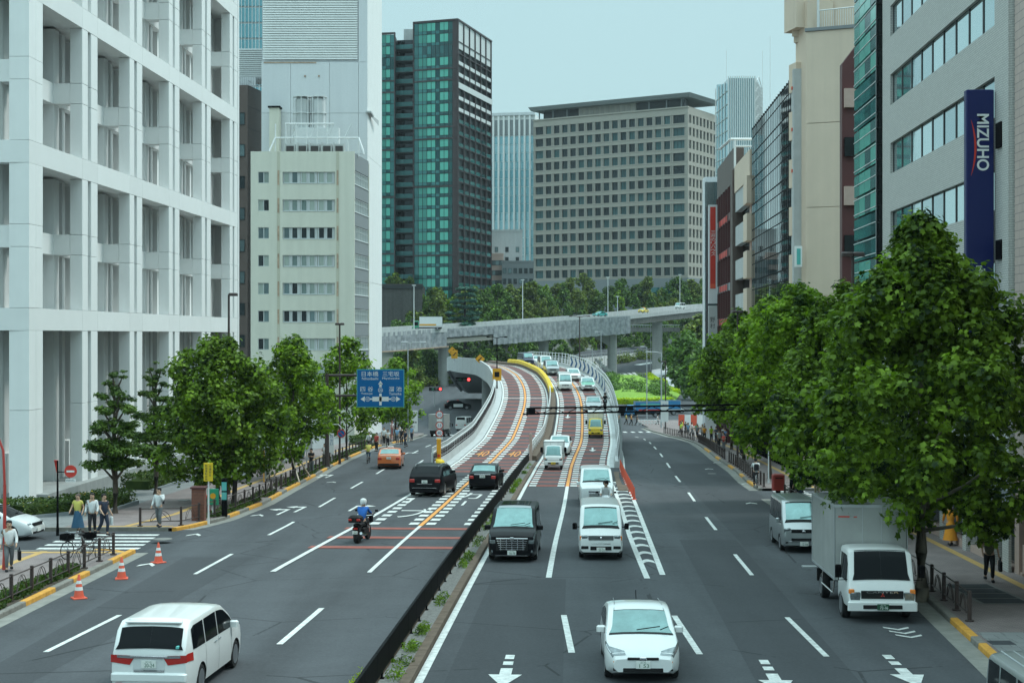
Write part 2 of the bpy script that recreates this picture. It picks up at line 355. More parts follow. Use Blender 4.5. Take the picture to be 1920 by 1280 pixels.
# darker resurfaced patches and long joints in the asphalt
S('road_patch', strip(lambda y: KL(y)+2.2, lambda y: -10.9+.05*(y-38), 24, 58, .004), M['asphalt_new'])
S('road_patch', strip(lambda y: 5.8+.05*(y-38), lambda y: 8.2+.05*(y-38), 20, 64, .004), M['asphalt_new'])
S('road_patch', strip(lambda y: 10.3+.045*(y-80), lambda y: 14.2+.05*(y-84), 62, 118, .004), M['asphalt_new'])
S('road_patch', strip(lambda y: -1.4+.05*(y-38), lambda y: 1.3+.04*(y-38), 26, 52, .004), M['asphalt_new'])
# side streets
S('side_street', strip(const(-60), lambda y: -14.6, 59.4, 67.4, .003), M['asphalt_new'])
S('side_street', strip(lambda y: 14.2, const(60), 84.6, 90.2, .003), M['asphalt'])
# pavements: slabs with a real kerb step
def pavement(name, fl, fr, y0, y1, m, dz=.14, nx=1):
    mb = strip(fl, fr, y0, y1, dz, nx=nx); return S(name, mb, m)
BX = lambda y: -25.8+.045*(y-80)
pavement('pavement', lambda y: -22.2+.03*(y-60), lambda y: KL(y)-.22, -28, 59.0, M['pave_pink'])
pavement('pavement_forecourt', const(-60), lambda y: -22.2+.03*(y-60), -28, 59.0, M['pave_grey'])
pavement('pavement', lambda y: -20.2+.03*(y-67), lambda y: KL(y)-.22, 67.6, 205, M['pave_pink'])
pavement('pavement_forecourt', const(-70), lambda y: -20.2+.03*(y-67), 67.6, 205, M['pave_grey'])
pavement('pavement', lambda y: KR(y)+.2, lambda y: 17.6+.053*(y-51), -28, 84.3, M['pave_pink'])
pavement('pavement', lambda y: KR(y)+.2, lambda y: 19.6+.053*(y-90), 90.5, 226, M['pave_pink'])
pavement('pavement_plaza', lambda y: 20.5, const(60), 226, 250, M['pave_pink'])
# kerb faces along the side streets
for (x0, x1, y0, y1) in ((-60,-16.2,58.78,59.02),(-60,-15.4,67.58,67.8),(15.6,60,84.28,84.5),(15.6,60,90.3,90.52)):
    mb = MB(); mb.box(x0, x1, y0, y1, zg(y0)-.3, zg(y0)+.155); S('kerb', mb, M['kerb'])
# tactile line along both pavements
def taps(f, y0, y1): S('tactile_paving', strip(lambda y: f(y)-.15, lambda y: f(y)+.15, y0, y1, .146), M['pave_yellow'])
taps(lambda y: -18.6+.02*(y-40), 20, 58.8); taps(lambda y: -16.6+.012*(y-68)-.9*max(0, 1-(y-68)/6), 68, 195); taps(lambda y: 16.6+.05*(y-48), 20, 84); taps(lambda y: 18.2+.05*(y-91), 91, 190)
S('tactile_paving', strip(const(-19), const(-14.9), 58.2, 58.6, .147), M['pave_yellow']); S('tactile_paving', strip(const(-19.2), const(-15.3), 68.0, 68.35, .147), M['pave_yellow'])
# utility cover in the right pavement with raised frame
S('pavement_cover', strip(const(14.15), const(15.75), 45.5, 49.8, .150), M['concrete_dark'])
for k in range(4): S('pavement_cover_plate', strip(const(14.27), const(15.63), 45.62+k*1.04, 46.56+k*1.04, .156), M['gutter' if 0 else 'asphalt_new'])
# pale square slabs at the near right corner, one by one
for i in range(7):
    for j in range(6):
        y0 = 36.2+i*.62; x0 = KR(y0)+.35+j*.62
        mbx = MB(); z = zg(y0+.3)+.142; mbx.bbox(x0+.008, x0+.612, y0+.008, y0+.612, z, z+.012+random.random()*.004, .006)
        S('paving_slab', mbx, M['asphalt_new'] if (i, j) in ((3,2),(1,3),(4,0)) else M['pave_grey'])
# kerb stones: real steps, pieces with joints, some painted ochre
def kerb(f, y0, y1, side, painted=()):
    yy = y0; k = 0
    mbk, mby = MB(), MB()
    while yy < y1-.01:
        L = 1.0 if yy < 110 else 4.0; a, b = yy+.01, min(y1, yy+L)-.01
        t = mby if any(p0 <= (a+b)/2 <= p1 for p0, p1 in painted) else mbk; n = len(t.v)
        for y in (a, b):
            x = f(y); z = zg(y); xi = x+side*.22
            t.v += [(x, y, z-.2), (x+side*.015, y, z+.13), (x+side*.04, y, z+.155), (xi, y, z+.155), (xi, y, z-.2)]
        t.f += [(n+i, n+i+1, n+i+6, n+i+5) for i in range(4)]+[(n,n+4,n+3,n+2,n+1),(n+5,n+6,n+7,n+8,n+9)]; t.m += [0]*6
        yy += L
    S('kerb', mbk, M['kerb'])
    if mby.v: S('kerb_painted', mby, M['kerb_yellow'])
pts = [(34,42.5),(46.5,48.5),(51,53),(56,59.6)]
kerb(KL, 20, 59.4, -1, pts)
kerb(KL, 67.6, 203, -1, [(68,71),(74,76),(78,81),(84,88),(90,96),(99,104),(108,112),(116,121),(126,134),(140,150),(160,170)])
kerb(KR, 20, 84.4, 1, [(36,38.6),(40.4,42.6),(70,74),(78,83)])
kerb(KR, 90.4, 226, 1, [(93,97),(101,104),(110,114),(121,126),(135,142)])
# rounded kerb noses at the side street
for cx, cy, r, a0, a1 in ((-16.4, 59.4, 1.6, 0, 90), (15.9, 84.4, 1.4, 90, 180)):
    mbx = MB()
    for k in range(9):
        a = math.radians(a0+(a1-a0)*k/9); b = math.radians(a0+(a1-a0)*(k+1)/9); z = zg(cy)
        P = [(cx+r*math.cos(a), cy+r*math.sin(a)-r+.0), (cx+r*math.cos(b), cy+r*math.sin(b)-r), (cx+(r-.22)*math.cos(b), cy+(r-.22)*math.sin(b)-r), (cx+(r-.22)*math.cos(a), cy+(r-.22)*math.sin(a)-r)]
        n = len(mbx.v); mbx.v += [(x, y, z-.1) for x, y in P]+[(x, y, z+.162) for x, y in P]
        mbx.f += [(n+4,n+5,n+6,n+7),(n,n+1,n+5,n+4),(n+2,n+3,n+7,n+6)]; mbx.m += [0]*3
    S('kerb_corner', mbx, M['kerb_yellow'] if cx < 0 else M['kerb'])
S('gutter', strip(lambda y: KL(y), lambda y: KL(y)+.5, 20, 59.4, .006), M['gutter']); S('gutter', strip(lambda y: KL(y), lambda y: KL(y)+.5, 68, 203, .006), M['gutter'])
S('gutter', strip(lambda y: KR(y)-.55, lambda y: KR(y), 20, 84.4, .006), M['gutter']); S('gutter', strip(lambda y: KR(y)-.55, lambda y: KR(y), 90.4, 226, .006), M['gutter'])
# ---------------------------------------------------------------- the flyover ramp: path, offsets, heights
_P = [(-4.6,0),(-3.0,35),(-1.8,60),(-.7,80),(.3,100),(1.35,118.6),(2.9,138.4),(4.05,161.6),(4.5,177.7),(4.25,193),(3.2,209),(1.5,226),(-1.0,238),(-3.2,250),(-4.6,264),(-5.2,282),(-5.2,305),(-4.6,335)]
def catmull(P, n=16):
    P = [np.array(p, float) for p in P]; out = []
    for i in range(len(P)-1):
        p0, p1, p2, p3 = P[max(0,i-1)], P[i], P[i+1], P[min(len(P)-1,i+2)]
        for k in range(n):
            t = k/n; out.append(.5*((2*p1)+(p2-p0)*t+(2*p0-5*p1+4*p2-p3)*t*t+(3*p1-p0-3*p2+p3)*t**3))
    out.append(P[-1]); return np.array(out)
_C = catmull(_P); _D = np.concatenate([[0], np.cumsum(np.linalg.norm(np.diff(_C, axis=0), axis=1))])
_T = np.gradient(_C, axis=0); _T /= np.linalg.norm(_T, axis=1)[:,None]
for _ in range(6): _T[1:-1] = (_T[:-2]+_T[1:-1]*2+_T[2:])/4
_T /= np.linalg.norm(_T, axis=1)[:,None]
def rp(s, off):
    """point of the ramp: s = distance along the median, off = metres to the right of it"""
    x = np.interp(s, _D, _C[:,0]); y = np.interp(s, _D, _C[:,1]); tx = np.interp(s, _D, _T[:,0]); ty = np.interp(s, _D, _T[:,1])
    yy = y if y < 225 else 225+(s-float(np.interp(225, _C[:,1], _D)))
    return x+ty*off, y-tx*off, zr(float(yy))
def rdir(s):
    tx = np.interp(s, _D, _T[:,0]); ty = np.interp(s, _D, _T[:,1]); return (tx, ty)
SMAX = float(_D[-1]); sY = lambda y: float(np.interp(y, _C[:,1], _D))
def rstrip(o0, o1, s0, s1, dz, mb=None, step=1.5):
    mb = mb or MB(); n = len(mb.v); k = max(1, int((s1-s0)/step))
    for i in range(k+1):
        s = s0+(s1-s0)*i/k
        for o in (o0, o1):
            oo = o(s) if callable(o) else o; x, y, z = rp(s, oo); mb.v.append((x, y, z+dz))
    for i in range(k): q = n+2*i; mb.f.append((q, q+1, q+3, q+2)); mb.m.append(0)
    return mb
def sweep(sec, s0, s1, step=2.0, mb=None, mi=0, ground=False):
    """closed cross-section [(off,dz)...] swept along the ramp"""
    mb = mb or MB(); n = len(mb.v); k = max(1, int((s1-s0)/step)); m = len(sec)
    for i in range(k+1):
        s = s0+(s1-s0)*i/k
        for o, dz in sec:
            x, y, z = rp(s, o); zz = z+dz
            if dz <= -50: zz = zg(y)-.3
            mb.v.append((x, y, zz))
    for i in range(k):
        for j in range(m): a = n+i*m+j; b = n+i*m+(j+1) % m; mb.f.append((a, b, b+m, a+m)); mb.m.append(mi)
    mb.f += [tuple(n+m-1-j for j in range(m)), tuple(n+k*m+j for j in range(m))]; mb.m += [mi]*2
    return mb
LL, LO, LR, RL_, RO_, RR_ = -5.55, -2.95, -.35, .78, 3.45, 6.15       # lane lines as offsets from the median
s105, s94 = sY(105), sY(94)
# carriageway surface and body of the ramp
S('ramp_deck', rstrip(-6.5, 7.0, s105-2, SMAX, .004), M['asphalt'])
S('ramp_girder', sweep([(-6.6,-.02),(-6.6,-.75),(-5.2,-1.5),(5.6,-1.5),(7.1,-.75),(7.1,-.02)], sY(168), SMAX), M['concrete_light'], smooth=False)
S('ramp_embankment_wall', sweep([(-6.6,-.02),(-6.6,-99),(7.1,-99),(7.1,-.02)], s105+3, sY(168)), M['concrete_light'])
S('ramp_antiskid_surface', rstrip(LL+.1, LR, sY(107), SMAX, .010), M['red_road2']); S('ramp_antiskid_surface', rstrip(RL_, RR_, s94+1.5, SMAX, .010), M['red_road2'])
mb = MB(); s = s94
while s < SMAX-2:
    rstrip(RL_+.05, RR_-.05, s, s+1.0, .015, mb, .9); s += 3.45
S('antiskid_bars', mb, M['red_road'], 'stuff')
mb = MB(); s = sY(107)
while s < SMAX-2:
    rstrip(LL+.1, LR-.05, s, s+1.0, .015, mb, .9); s += 3.45
S('antiskid_bars', mb, M['red_road'], 'stuff')
for k, yy in enumerate((60.6, 64.2, 67.9)):
    S('antiskid_bar', rstrip(lambda s: -6.6+.035*(s-58), -.5, sY(yy), sY(yy)+.8, .012), M['red_road'])
# edge and centre lines
OL = lambda s: float(np.interp(s, [54,69,88,102,112,500], [-6.4,-5.9,-5.55,-5.5,LL,LL]))
W = M['white_line']
S('road_line', rstrip(lambda s: OL(s)-.1, lambda s: OL(s)+.1, 53.5, SMAX, .018), W)
S('road_line', rstrip(LR-.1, LR+.08, 22, SMAX, .018), W)
S('road_line', rstrip(LO-.08, LO+.08, 53.5, 69.5, .018), W); S('road_line_orange', rstrip(LO-.1, LO+.1, 69.5, SMAX, .020), M['orange_line'])
S('road_line', rstrip(lambda s: RL_-.02-.02*min(0,s-94)*.0, RL_+.18, 22, SMAX, .018), W)
S('road_line', rstrip(RO_-.1, RO_+.1, 52.5, s94, .018), W); S('road_line_orange', rstrip(RO_-.1, RO_+.1, s94, SMAX, .020), M['orange_line'])
RRn = lambda s: float(np.interp(s, [50,66,102,500], [6.9,6.6,6.2,RR_]))
S('road_line', rstrip(lambda s: RRn(s)-.1, lambda s: RRn(s)+.1, 52.5, SMAX, .018), W)
def ladder(rows, s0, s1):
    mb = MB(); s = s0
    while s < s1:
        for (o0, o1) in rows: rstrip(o0, o1, s, s+1.0, .019, mb, 1)
        s += 1.95
    return mb
S('ramp_edge_strip', rstrip(-6.42, -5.72, sY(111), SMAX, .02), M['concrete_light']); S('ramp_edge_strip', rstrip(6.3, 6.66, sY(112), SMAX, .02), M['concrete_light'])
S('lane_edge_bars', ladder([(LL+.14, LL+.58), (LO-.62, LO-.18), (LO+.18, LO+.62), (LR-.64, LR-.2)], sY(70), SMAX-1), W, 'stuff')
S('lane_edge_bars', ladder([(RL_+.28, RL_+.72), (RO_-.62, RO_-.18), (RO_+.18, RO_+.62), (RR_-.64, RR_-.2)], s94, SMAX-1), W, 'stuff')
S('road_line', rstrip(LL, LR, sY(176), sY(176)+.35, .02), W)
# gore on the right where the ramp lifts off: two solid lines, curved bars
EL = interp([(38,4.75),(53.3,5.3),(77,6.45),(102,7.6),(125,9.2),(161,11.35),(190,12.6)])
S('road_line', strip(lambda y: EL(y)-.1, lambda y: EL(y)+.1, 53, 198, .016), W)
for k in range(15):
    s = sY(56.5+k*2.55); mb = MB(); n = 6
    for i in range(n+1):
        x0, y0, z0 = rp(s, RRn(s)+.1); x1 = EL(y0)-.1; t = i/n; x = x0+(x1-x0)*t; yy = y0+.45*math.sin(t*PI)
        mb.v += [(x, yy, zg(yy)+.014), (x, yy+.75, zg(yy+.75)+.014)]
    for i in range(n): mb.f.append((2*i, 2*i+2, 2*i+3, 2*i+1)); mb.m.append(0)
    if x1-x0 > .25: S('gore_bar', mb, W)
# dashed lane lines
def dash(f, y0, y1, w=.15): return S('lane_dash', strip(lambda y: f(y)-w/2, lambda y: f(y)+w/2, y0, y1, .014), W)
LR1 = interp([(20,7.1),(37.9,7.9),(44,8.0),(58,8.65),(74,9.5),(89,10.4),(103,11.2),(119,12.2),(135,13.2),(149,14),(163,14.85),(181,15.7),(202,15.9)])
for k in range(-1, 11): dash(LR1, 37.9+15*k, 43.9+15*k)
dash(const(4.75), 38.2, 44.2, .17); dash(const(4.5), 23, 29, .17); dash(const(1.52), 38.4, 44.3, .17); dash(const(1.3), 23, 29, .17)
LL1 = interp([(20,-12.6),(38.5,-11.9),(44.5,-11.5),(59,-10.95),(70,-10.4),(85,-10),(98,-9.7),(117,-9.3),(150,-8.4),(190,-7.3)])
for a in (24, 38.5, 53.2, 65.8, 79.4, 92.2, 106, 120, 134, 148, 162): dash(LL1, a, a+5.8)
LL2 = interp([(20,-7.1),(39.6,-6.1),(45.5,-5.75)]); dash(LL2, 39.6, 45.6, .17); dash(LL2, 24.6, 30.6, .17)
LL3 = interp([(100,-7.7),(125,-7.2),(150,-6),(190,-4.6)])
for a in (118, 131, 144, 157): dash(LL3, a, a+5)
# painted arrows and characters
def decal(name, P, cx, cy, m=W, sx=1., sy=1., rot=-.05, dz=.016, zf=None):
    mb = MB(); c, s_ = math.cos(rot), math.sin(rot); vs = []
    for poly in P:
        v = [(cx+(x*sx)*c-(y*sy)*s_, cy+(x*sx)*s_+(y*sy)*c) for x, y in poly]; mb.quad([(x, y, (zf or zg)(y)+dz) for x, y in v])
    return S(name, mb, m)
AR_UP = [[(-.07,0),(.07,0),(.07,2.2),(-.07,2.2)], [(-.3,2.2),(.3,2.2),(0,3.6)]]
AR_L = [[(-.07,0),(.07,0),(.07,2.6),(-.07,2.6)], [(.07,2.6),(.07,3.1),(-.45,3.1),(-.45,2.6)], [(-.45,2.3),(-.45,3.4),(-.95,2.85)]]
AR_R = [[(-x,y) for x, y in reversed(p)] for p in AR_L]
def neg(P): return [[(-x,-y) for x, y in p] for p in P]
for px, py, kind in ((528,960,'L'),(660,953,'R'),(718,867,'R'),(600,893,'U'),(760,850,'R'),(560,955,'L'),(615,893,'L')):
    x, y, z = at(px, py)
    decal('lane_arrow', {'L': AR_L, 'R': AR_R, 'U': AR_UP}[kind], x, y-1.5, sx=1.05)
for px, py in ((948,1262),(1452,1272),(1697,1262)):
    x, y, z = at(px, py)
    decal('lane_arrow', [[(-.12,1.7),(.12,1.7),(.12,2.25),(-.12,2.25)], [(-.13,.95),(.13,.95),(.13,1.4),(-.13,1.4)], [(-.42,-.2),(-.15,-.2),(-.15,.55),(.15,.55),(.15,-.2),(.42,-.2),(0,-1.6)]], x, y, sx=.95)
for k in range(3):
    x, y, z = at(1705-k*12, 1192-k*7); decal('cycle_lane_chevron', [[(-.35,0),(0,-.35),(0,-.15),(-.35,.2)], [(0,-.35),(.35,0),(.35,.2),(0,-.15)]], x, y)
for px, py in ((270,1062),(360,1005),(480,968),(620,905),(1400,908),(1410,945),(1330,880),(1345,868)):
    x, y, z = at(px, py); decal('cycle_lane_chevron', [[(-.3,0),(0,.6),(0,1.0),(-.3,.4)], [(0,.6),(.3,0),(.3,.4),(0,1.0)]], x, y)
for off, s in ((-4.3, sY(125)), (-1.65, sY(125))):       # orange 40 on both lanes going up
    x, y, z = rp(s, off); t = text('speed_marking', '40', None, (x, y, z+.03), .95, 4.6, M['orange_line'], 'flat', kind='structure'); t.rotation_euler = (math.atan(.015), 0, -.09)
def kchar(ch, x, y, w, h):
    t = text('road_lettering', ch, None, (x, y, zg(y)+.03), w, h, W, 'flat', kind='structure'); t.rotation_euler = (math.atan(-.024), 0, -.05)
kchar('ブ', *at(775,962)[:2], 1.5, 4.6); kchar('ブ', *at(948,962)[:2], 1.5, 4.6)
kchar('|', *at(768,940)[:2], .14, 2.6); kchar('|', *at(870,944)[:2], .14, 2.6)
kchar('カ', *at(880,930)[:2], 1.4, 4.0); kchar('カ', *at(795,926)[:2], 1.4, 4.0)
for px, py in ((1066,781),(1116,781),(1113,843),(1066,843)):
    x, y, z = at(px, py, True); decal('lane_arrow', neg(AR_UP), x, y+1.8, sx=1.1, dz=.03, zf=zr)
# zebra across the left side street, stop bars and junction markings
for k in range(5): S('zebra_stripe', strip(const(-19.1-.05*k), const(-15.0-.1*k), 60.5+k*1.25, 61.05+k*1.25, .018), W)
S('stop_line', strip(const(-23), const(-19.8), 59.9, 60.15, .018), W)
for k in range(5): S('zebra_stripe', strip(const(15.3+k*.05), const(17.4), 85.2+k*1.05, 85.7+k*1.05, .018), W)
for k in range(9): S('zebra_stripe', strip(const(-10.6+k*1.15), const(-10.1+k*1.15), 199, 202.5, .018), W)
for k in range(8): S('zebra_stripe', strip(const(12.5+k*1.1), const(13.0+k*1.1), 212, 216, .018), W)
S('stop_line', strip(const(-11), const(-5.5), 186, 186.6, .018), W)
for k in range(6):
    x, y, z = at(690+k*14, 795-k*5); decal('junction_marking', [[(-.15,0),(.15,0),(.15,3),(-.15,3)]], x, y, rot=-.9)
for k in range(9):      # hatched gore of the far curving road
    x0, y0, z0 = at(1112+k*9, 706-k*1.0); x1, y1, z1 = at(1152+k*5, 714-k*1.2)
    mbx = MB(); mbx.quad([(x0,y0,zg(y0)+.03),(x0+.9,y0,zg(y0)+.03),(x1+.9,y1,zg(y1)+.03),(x1,y1,zg(y1)+.03)]); S('gore_bar', mbx, W)
for k in range(5):
    x, y, z = at(1195+k*13, 684-k*2); decal('junction_marking', [[(-1.2,0),(1.2,0),(1.2,6),(-1.2,6)]], x, y, rot=-.6)
# median strip with gravel and soiled kerb (Y 20..118), merging into a low wall
S('median_gravel', rstrip(-.05, .5, 20, sY(119), .06), M['gravel'])
mb = MB(); s = 20.0
while s < sY(116):
    for o0, o1, h in ((.5, .74, .17), (-.2, -.05, .12)):
        n = len(mb.v)
        for ss in (s+.015, s+1.985):
            for o, z_ in ((o0,-.1),(o0,h),(o1,h),(o1,-.1)): x, y, z = rp(ss, o); mb.v.append((x, y, zg(y)+z_))
        mb.f += [(n+i, n+i+1, n+i+5, n+i+4) for i in range(3)]+[(n+3,n+2,n+1,n),(n+4,n+5,n+6,n+7)]; mb.m += [0]*5
    s += 2.0
S('median_kerb', mb, M['kerb_brown'])
S('median_wall', sweep([(-.2,.0),(-.2,.38),(.1,.42),(.55,.42),(.6,0)], sY(119), SMAX), M['kerb_brown'])
# manhole covers
for px, py, w in ((1700,905,.35),(305,1011,.4),(345,938,.35),(1335,888,.3)):
    x, y, z = at(px, py, dz=(.14 if px < 350 or px > 1600 else 0)); mb = MB(); mb.lathe([(w,0),(w,.02),(w-.04,.022)], (x, y, z+.006), 20); S('manhole_cover', mb, M['concrete_dark'])
# ================================================================ BUILDINGS
def brickmat(name, c1, c2, mortar, w, h, ms):
    m = bpy.data.materials.new(name); m.use_nodes = True; n = m.node_tree.nodes; l = m.node_tree.links; p = n['Principled BSDF']; p.inputs['Roughness'].default_value = .75
    t = n.new('ShaderNodeTexCoord'); s = n.new('ShaderNodeSeparateXYZ'); c = n.new('ShaderNodeCombineXYZ'); l.new(t.outputs['Object'], s.inputs[0])
    a = n.new('ShaderNodeMath'); a.operation = 'ADD'; l.new(s.outputs[0], a.inputs[0]); l.new(s.outputs[1], a.inputs[1]); l.new(a.outputs[0], c.inputs[0]); l.new(s.outputs[2], c.inputs[1])
    b = n.new('ShaderNodeTexBrick'); l.new(c.outputs[0], b.inputs[0]); b.inputs['Color1'].default_value = (*c1,1); b.inputs['Color2'].default_value = (*c2,1); b.inputs['Mortar'].default_value = (*mortar,1)
    b.inputs['Scale'].default_value = 1; b.inputs['Brick Width'].default_value = w; b.inputs['Row Height'].default_value = h; b.inputs['Mortar Size'].default_value = ms
    l.new(b.outputs[0], p.inputs['Base Color']); bm = n.new('ShaderNodeBump'); bm.inputs['Strength'].default_value = .6; bm.inputs['Distance'].default_value = .01; bm.invert = True
    l.new(b.outputs['Fac'], bm.inputs['Height']); l.new(bm.outputs[0], p.inputs['Normal']); return m
M['brick_white'] = brickmat('pale_brick', (.56,.56,.53), (.50,.50,.475), (.33,.33,.32), .24, .085, .012)
M['tile_pink'] = brickmat('pink_tile', (.50,.40,.36), (.46,.37,.335), (.24,.20,.19), .6, .3, .012)
M['cream'] = mat('cream_render', (.66,.65,.56), .75, noise=.03, nscale=.6, stain=.08)
M['cream2'] = mat('cream_render_b', (.55,.53,.43), .75, noise=.05, stain=.15)
M['cladding'] = mat('pale_cladding', (.66,.68,.70), .6, noise=.03, stain=.06)
M['rust'] = mat('rust_stained_metal', (.42,.30,.22), .8, noise=.4, nscale=2)
M['brown_panel'] = mat('brown_panel', (.115,.085,.075), .55, noise=.1, nscale=.6)
M['brown_dark'] = mat('brown_facade_dark', (.045,.04,.04), .5)
M['beige'] = mat('beige_panel', (.66,.54,.43), .7, noise=.05, nscale=.5, stain=.08)
M['beige_grey'] = mat('grey_beige_stone', (.37,.345,.305), .75, noise=.06, nscale=.4)
M['beige_grey2'] = mat('grey_beige_stone_b', (.32,.30,.27), .75, noise=.06, nscale=.4)
M['stone_grey'] = mat('grey_stone', (.22,.24,.25), .7, noise=.06)
M['pinkish'] = mat('pinkish_render', (.48,.35,.30), .8, noise=.08)
M['maroon'] = mat('maroon_panel', (.10,.035,.035), .45)
M['frame_brown'] = mat('brown_frame', (.05,.035,.038), .5)
M['frame_dark'] = mat('dark_frame', (.02,.024,.026), .45)
M['frame_pale'] = mat('pale_frame', (.58,.61,.61), .45)
M['g_dark'] = glass('glass_dark', (.02,.028,.032), (.16,.23,.24), .62, .3)
M['g_office'] = glass('glass_office', (.010,.022,.028), (.045,.12,.13), .58, .0, rough=.15)
M['g_teal'] = glass('glass_teal', (.012,.07,.075), (.12,.47,.38), .52, .18, rough=.12, fine=True)
M['g_teal_d'] = glass('glass_teal_dark', (.012,.07,.075), (.04,.19,.19), .5, .35, fine=True)
M['g_blue'] = glass('glass_blue', (.14,.36,.42), (.30,.52,.58), .5, .5, fine=True)
M['g_sky'] = glass('glass_reflecting_sky', (.30,.42,.45), (.52,.66,.68), .35, .85, rough=.03)
M['g_black'] = glass('glass_black', (.022,.028,.032), (.10,.13,.14), .72, .75, rough=.04, fine=True)
M['g_curtain'] = glass('glass_with_curtain', (.16,.22,.21), (.36,.42,.38), .35, .15, rough=.15)
class Fac:
    """a facade: x along the wall from A to B, outward is on the right of A->B. parts are children of root"""
    def __init__(s, root, A, B):
        s.root = root; s.A = A; d = math.hypot(B[0]-A[0], B[1]-A[1]); s.L = d; s.d = ((B[0]-A[0])/d, (B[1]-A[1])/d); s.rz = math.atan2(s.d[1], s.d[0])
        s.off = (A[0]-root.location[0], A[1]-root.location[1], -root.location[2])
    def part(s, name, mb, m, kind=None, smooth=False, me=None, u=0, z=0):
        me = me or mb.mesh(name, m, smooth)
        return link(name, me, s.root, (s.off[0]+s.d[0]*u, s.off[1]+s.d[1]*u, s.off[2]+z), s.rz, kind)
def fb(mb, u0, u1, v0, v1, z0, z1, mi=0): return mb.box(u0, u1, -v1, -v0, z0, z1, mi)
def bld(name, label, x, y, cat='building', group=None): return thing(name, label, cat, (x, y, zg(y)), 0, group)

# ---- 1. white gridded office block on the left
t = bld('office_block', 'white concrete grid office block with deep recessed bays, filling the left edge', -25.6, 80)
f = Fac(t, (-25.6, 80), (-25.6+.045*52, 132)); FW = M['facade_white']; FW2 = M['facade_white2']
L0 = [7.45, 16.35, 25.2, 34.05]; segs = [(-3.5, 3.2), (3.22, 7.44)]
for a, b in zip(L0, L0[1:]+[42.9]): m_ = (a+1.2+b)/2; segs += [(a+1.21, m_-.62), (m_-.6, m_+.58), (m_+.6, b-.01)]
cols = {}
def colm(w, d, z0, z1, key):
    if key not in cols: mb = MB(); mb.bbox(0, w, 0, d, 0, z1-z0, .025); cols[key] = mb.mesh('column', FW)
    return cols[key]
def facade_grid(f, pairs, corner=None, length=50, rib=True):
    for (w, du, dep) in ((1.0, 0, .75), (1.2, 1.6, .75)):
        for u0 in pairs:
            for (z0, z1) in segs: f.part('column', None, None, me=colm(w, dep, z0, z1, (w, round(z1-z0, 2))), u=u0+du, z=z0)
    for a in L0:            # storey beams in lengths, joints open
        us = sorted([0]+[p for p in pairs]+[p+2.8 for p in pairs]); 
        for u0, u1 in zip(us, us[1:]+([length] if us[-1] < length-.5 else [])):
            if u1-u0 < .3: continue
            mb = MB(); fb(mb, u0+.008, u1-.008, -1.0, .004, a, a+1.19); f.part('beam', mb, FW2)
    mb = MB()
    for a in L0: fb(mb, 1.0, length, -5, -1.0, a+.15, a+1.15)          # floor slabs / soffits
    f.part('floor_slabs', mb, FW)
    for a, b in zip([-3.5]+L0, L0+[42.9]):
        m_ = (a+1.2+b)/2
        mb = MB()
        if a > 0:
            fb(mb, 2.0, length-.4, -2.3, -1.74, m_-.6, m_+.6)
            for u0 in pairs: fb(mb, u0, u0+1.0, -1.735, -.752, m_-.6, m_+.6)
            f.part('mid_beam', mb, FW2)
        z0, z1 = (a+1.2 if a > 0 else a), b
        for u0 in [-1.2]+list(pairs):     # inner fins of each bay
            for du, v0, v1, w in ((.15, -3.3, -1.76, .9), (2.0, -3.3, -1.9, .5), (4.4, -3.2, -2.1, .45), (6.9, -3.3, -1.8, .5)):
                if u0+du < .5 or u0+du+w > length: continue
                mb = MB(); fb(mb, u0+du, u0+du+w, v0, v1, z0, z1); f.part('inner_fin', mb, FW2)
        mb = MB(); fb(mb, 1.2, length-.3, -3.6, -3.5, z0, z1); f.part('window_wall', mb, M['g_dark'])
        if a < 0:
            for u0 in [-1.5]+list(pairs): mb = MB(); fb(mb, max(.3,u0+2.9), min(length, u0+5.6), -2.6, -1.8, a, .8); f.part('low_wall', mb, FW2)
            mb = MB(); fb(mb, 1.1, length, -6, .6, a, -1.35); f.part('plinth', mb, M['concrete'])
prs = [8.6+9.35*i for i in range(5)]
facade_grid(f, prs, length=49)
for (z0, z1) in segs:
    mb = MB(); fb(mb, -.0, 1.0, -1.07, .003, z0, z1); f.part('corner_column', mb, FW)
    mb = MB(); fb(mb, 1.03, 2.05, -.9, 0, z0, z1); f.part('corner_column', mb, FW)
f2 = Fac(t, (-25.6-16, 80.0), (-25.6, 80.0))
for a in L0: mb = MB(); fb(mb, 0, 15.99, -1.0, .002, a, a+1.19); f2.part('beam', mb, FW2)
for a, b in zip(L0, L0[1:]+[42.9]):
    m_ = (a+1.2+b)/2; mb = MB(); fb(mb, 0, 14.9, -2.3, -.9, m_-.6, m_+.6); f2.part('mid_beam', mb, FW2)
for u0 in (4.6,): 
    for (z0, z1) in segs: f2.part('column', None, None, me=colm(1.2, .75, z0, z1, (1.2, round(z1-z0, 2))), u=u0, z=z0)
for k in range(6): mb = MB(); fb(mb, 2+k*2.3, 2.6+k*2.3, -2.6, -1.6, -3, 43); f2.part('inner_fin', mb, FW2)
mb = MB(); fb(mb, .2, 15.5, -3.2, -3.1, -3, 43); f2.part('window_wall', mb, M['g_dark'])
mb = MB(); mb.box(-45, -29.3, 83.4, 130, -3, 43.2); mb.box(-45,-25.3, 80.8,129.4, 42.9, 43.5); obj('core', mb, FW2, t)
mb = MB(); mb.box(-23.3-6, -23.42, 129.02, 129.6, -3, 43); obj('end_wall', mb, FW, t)

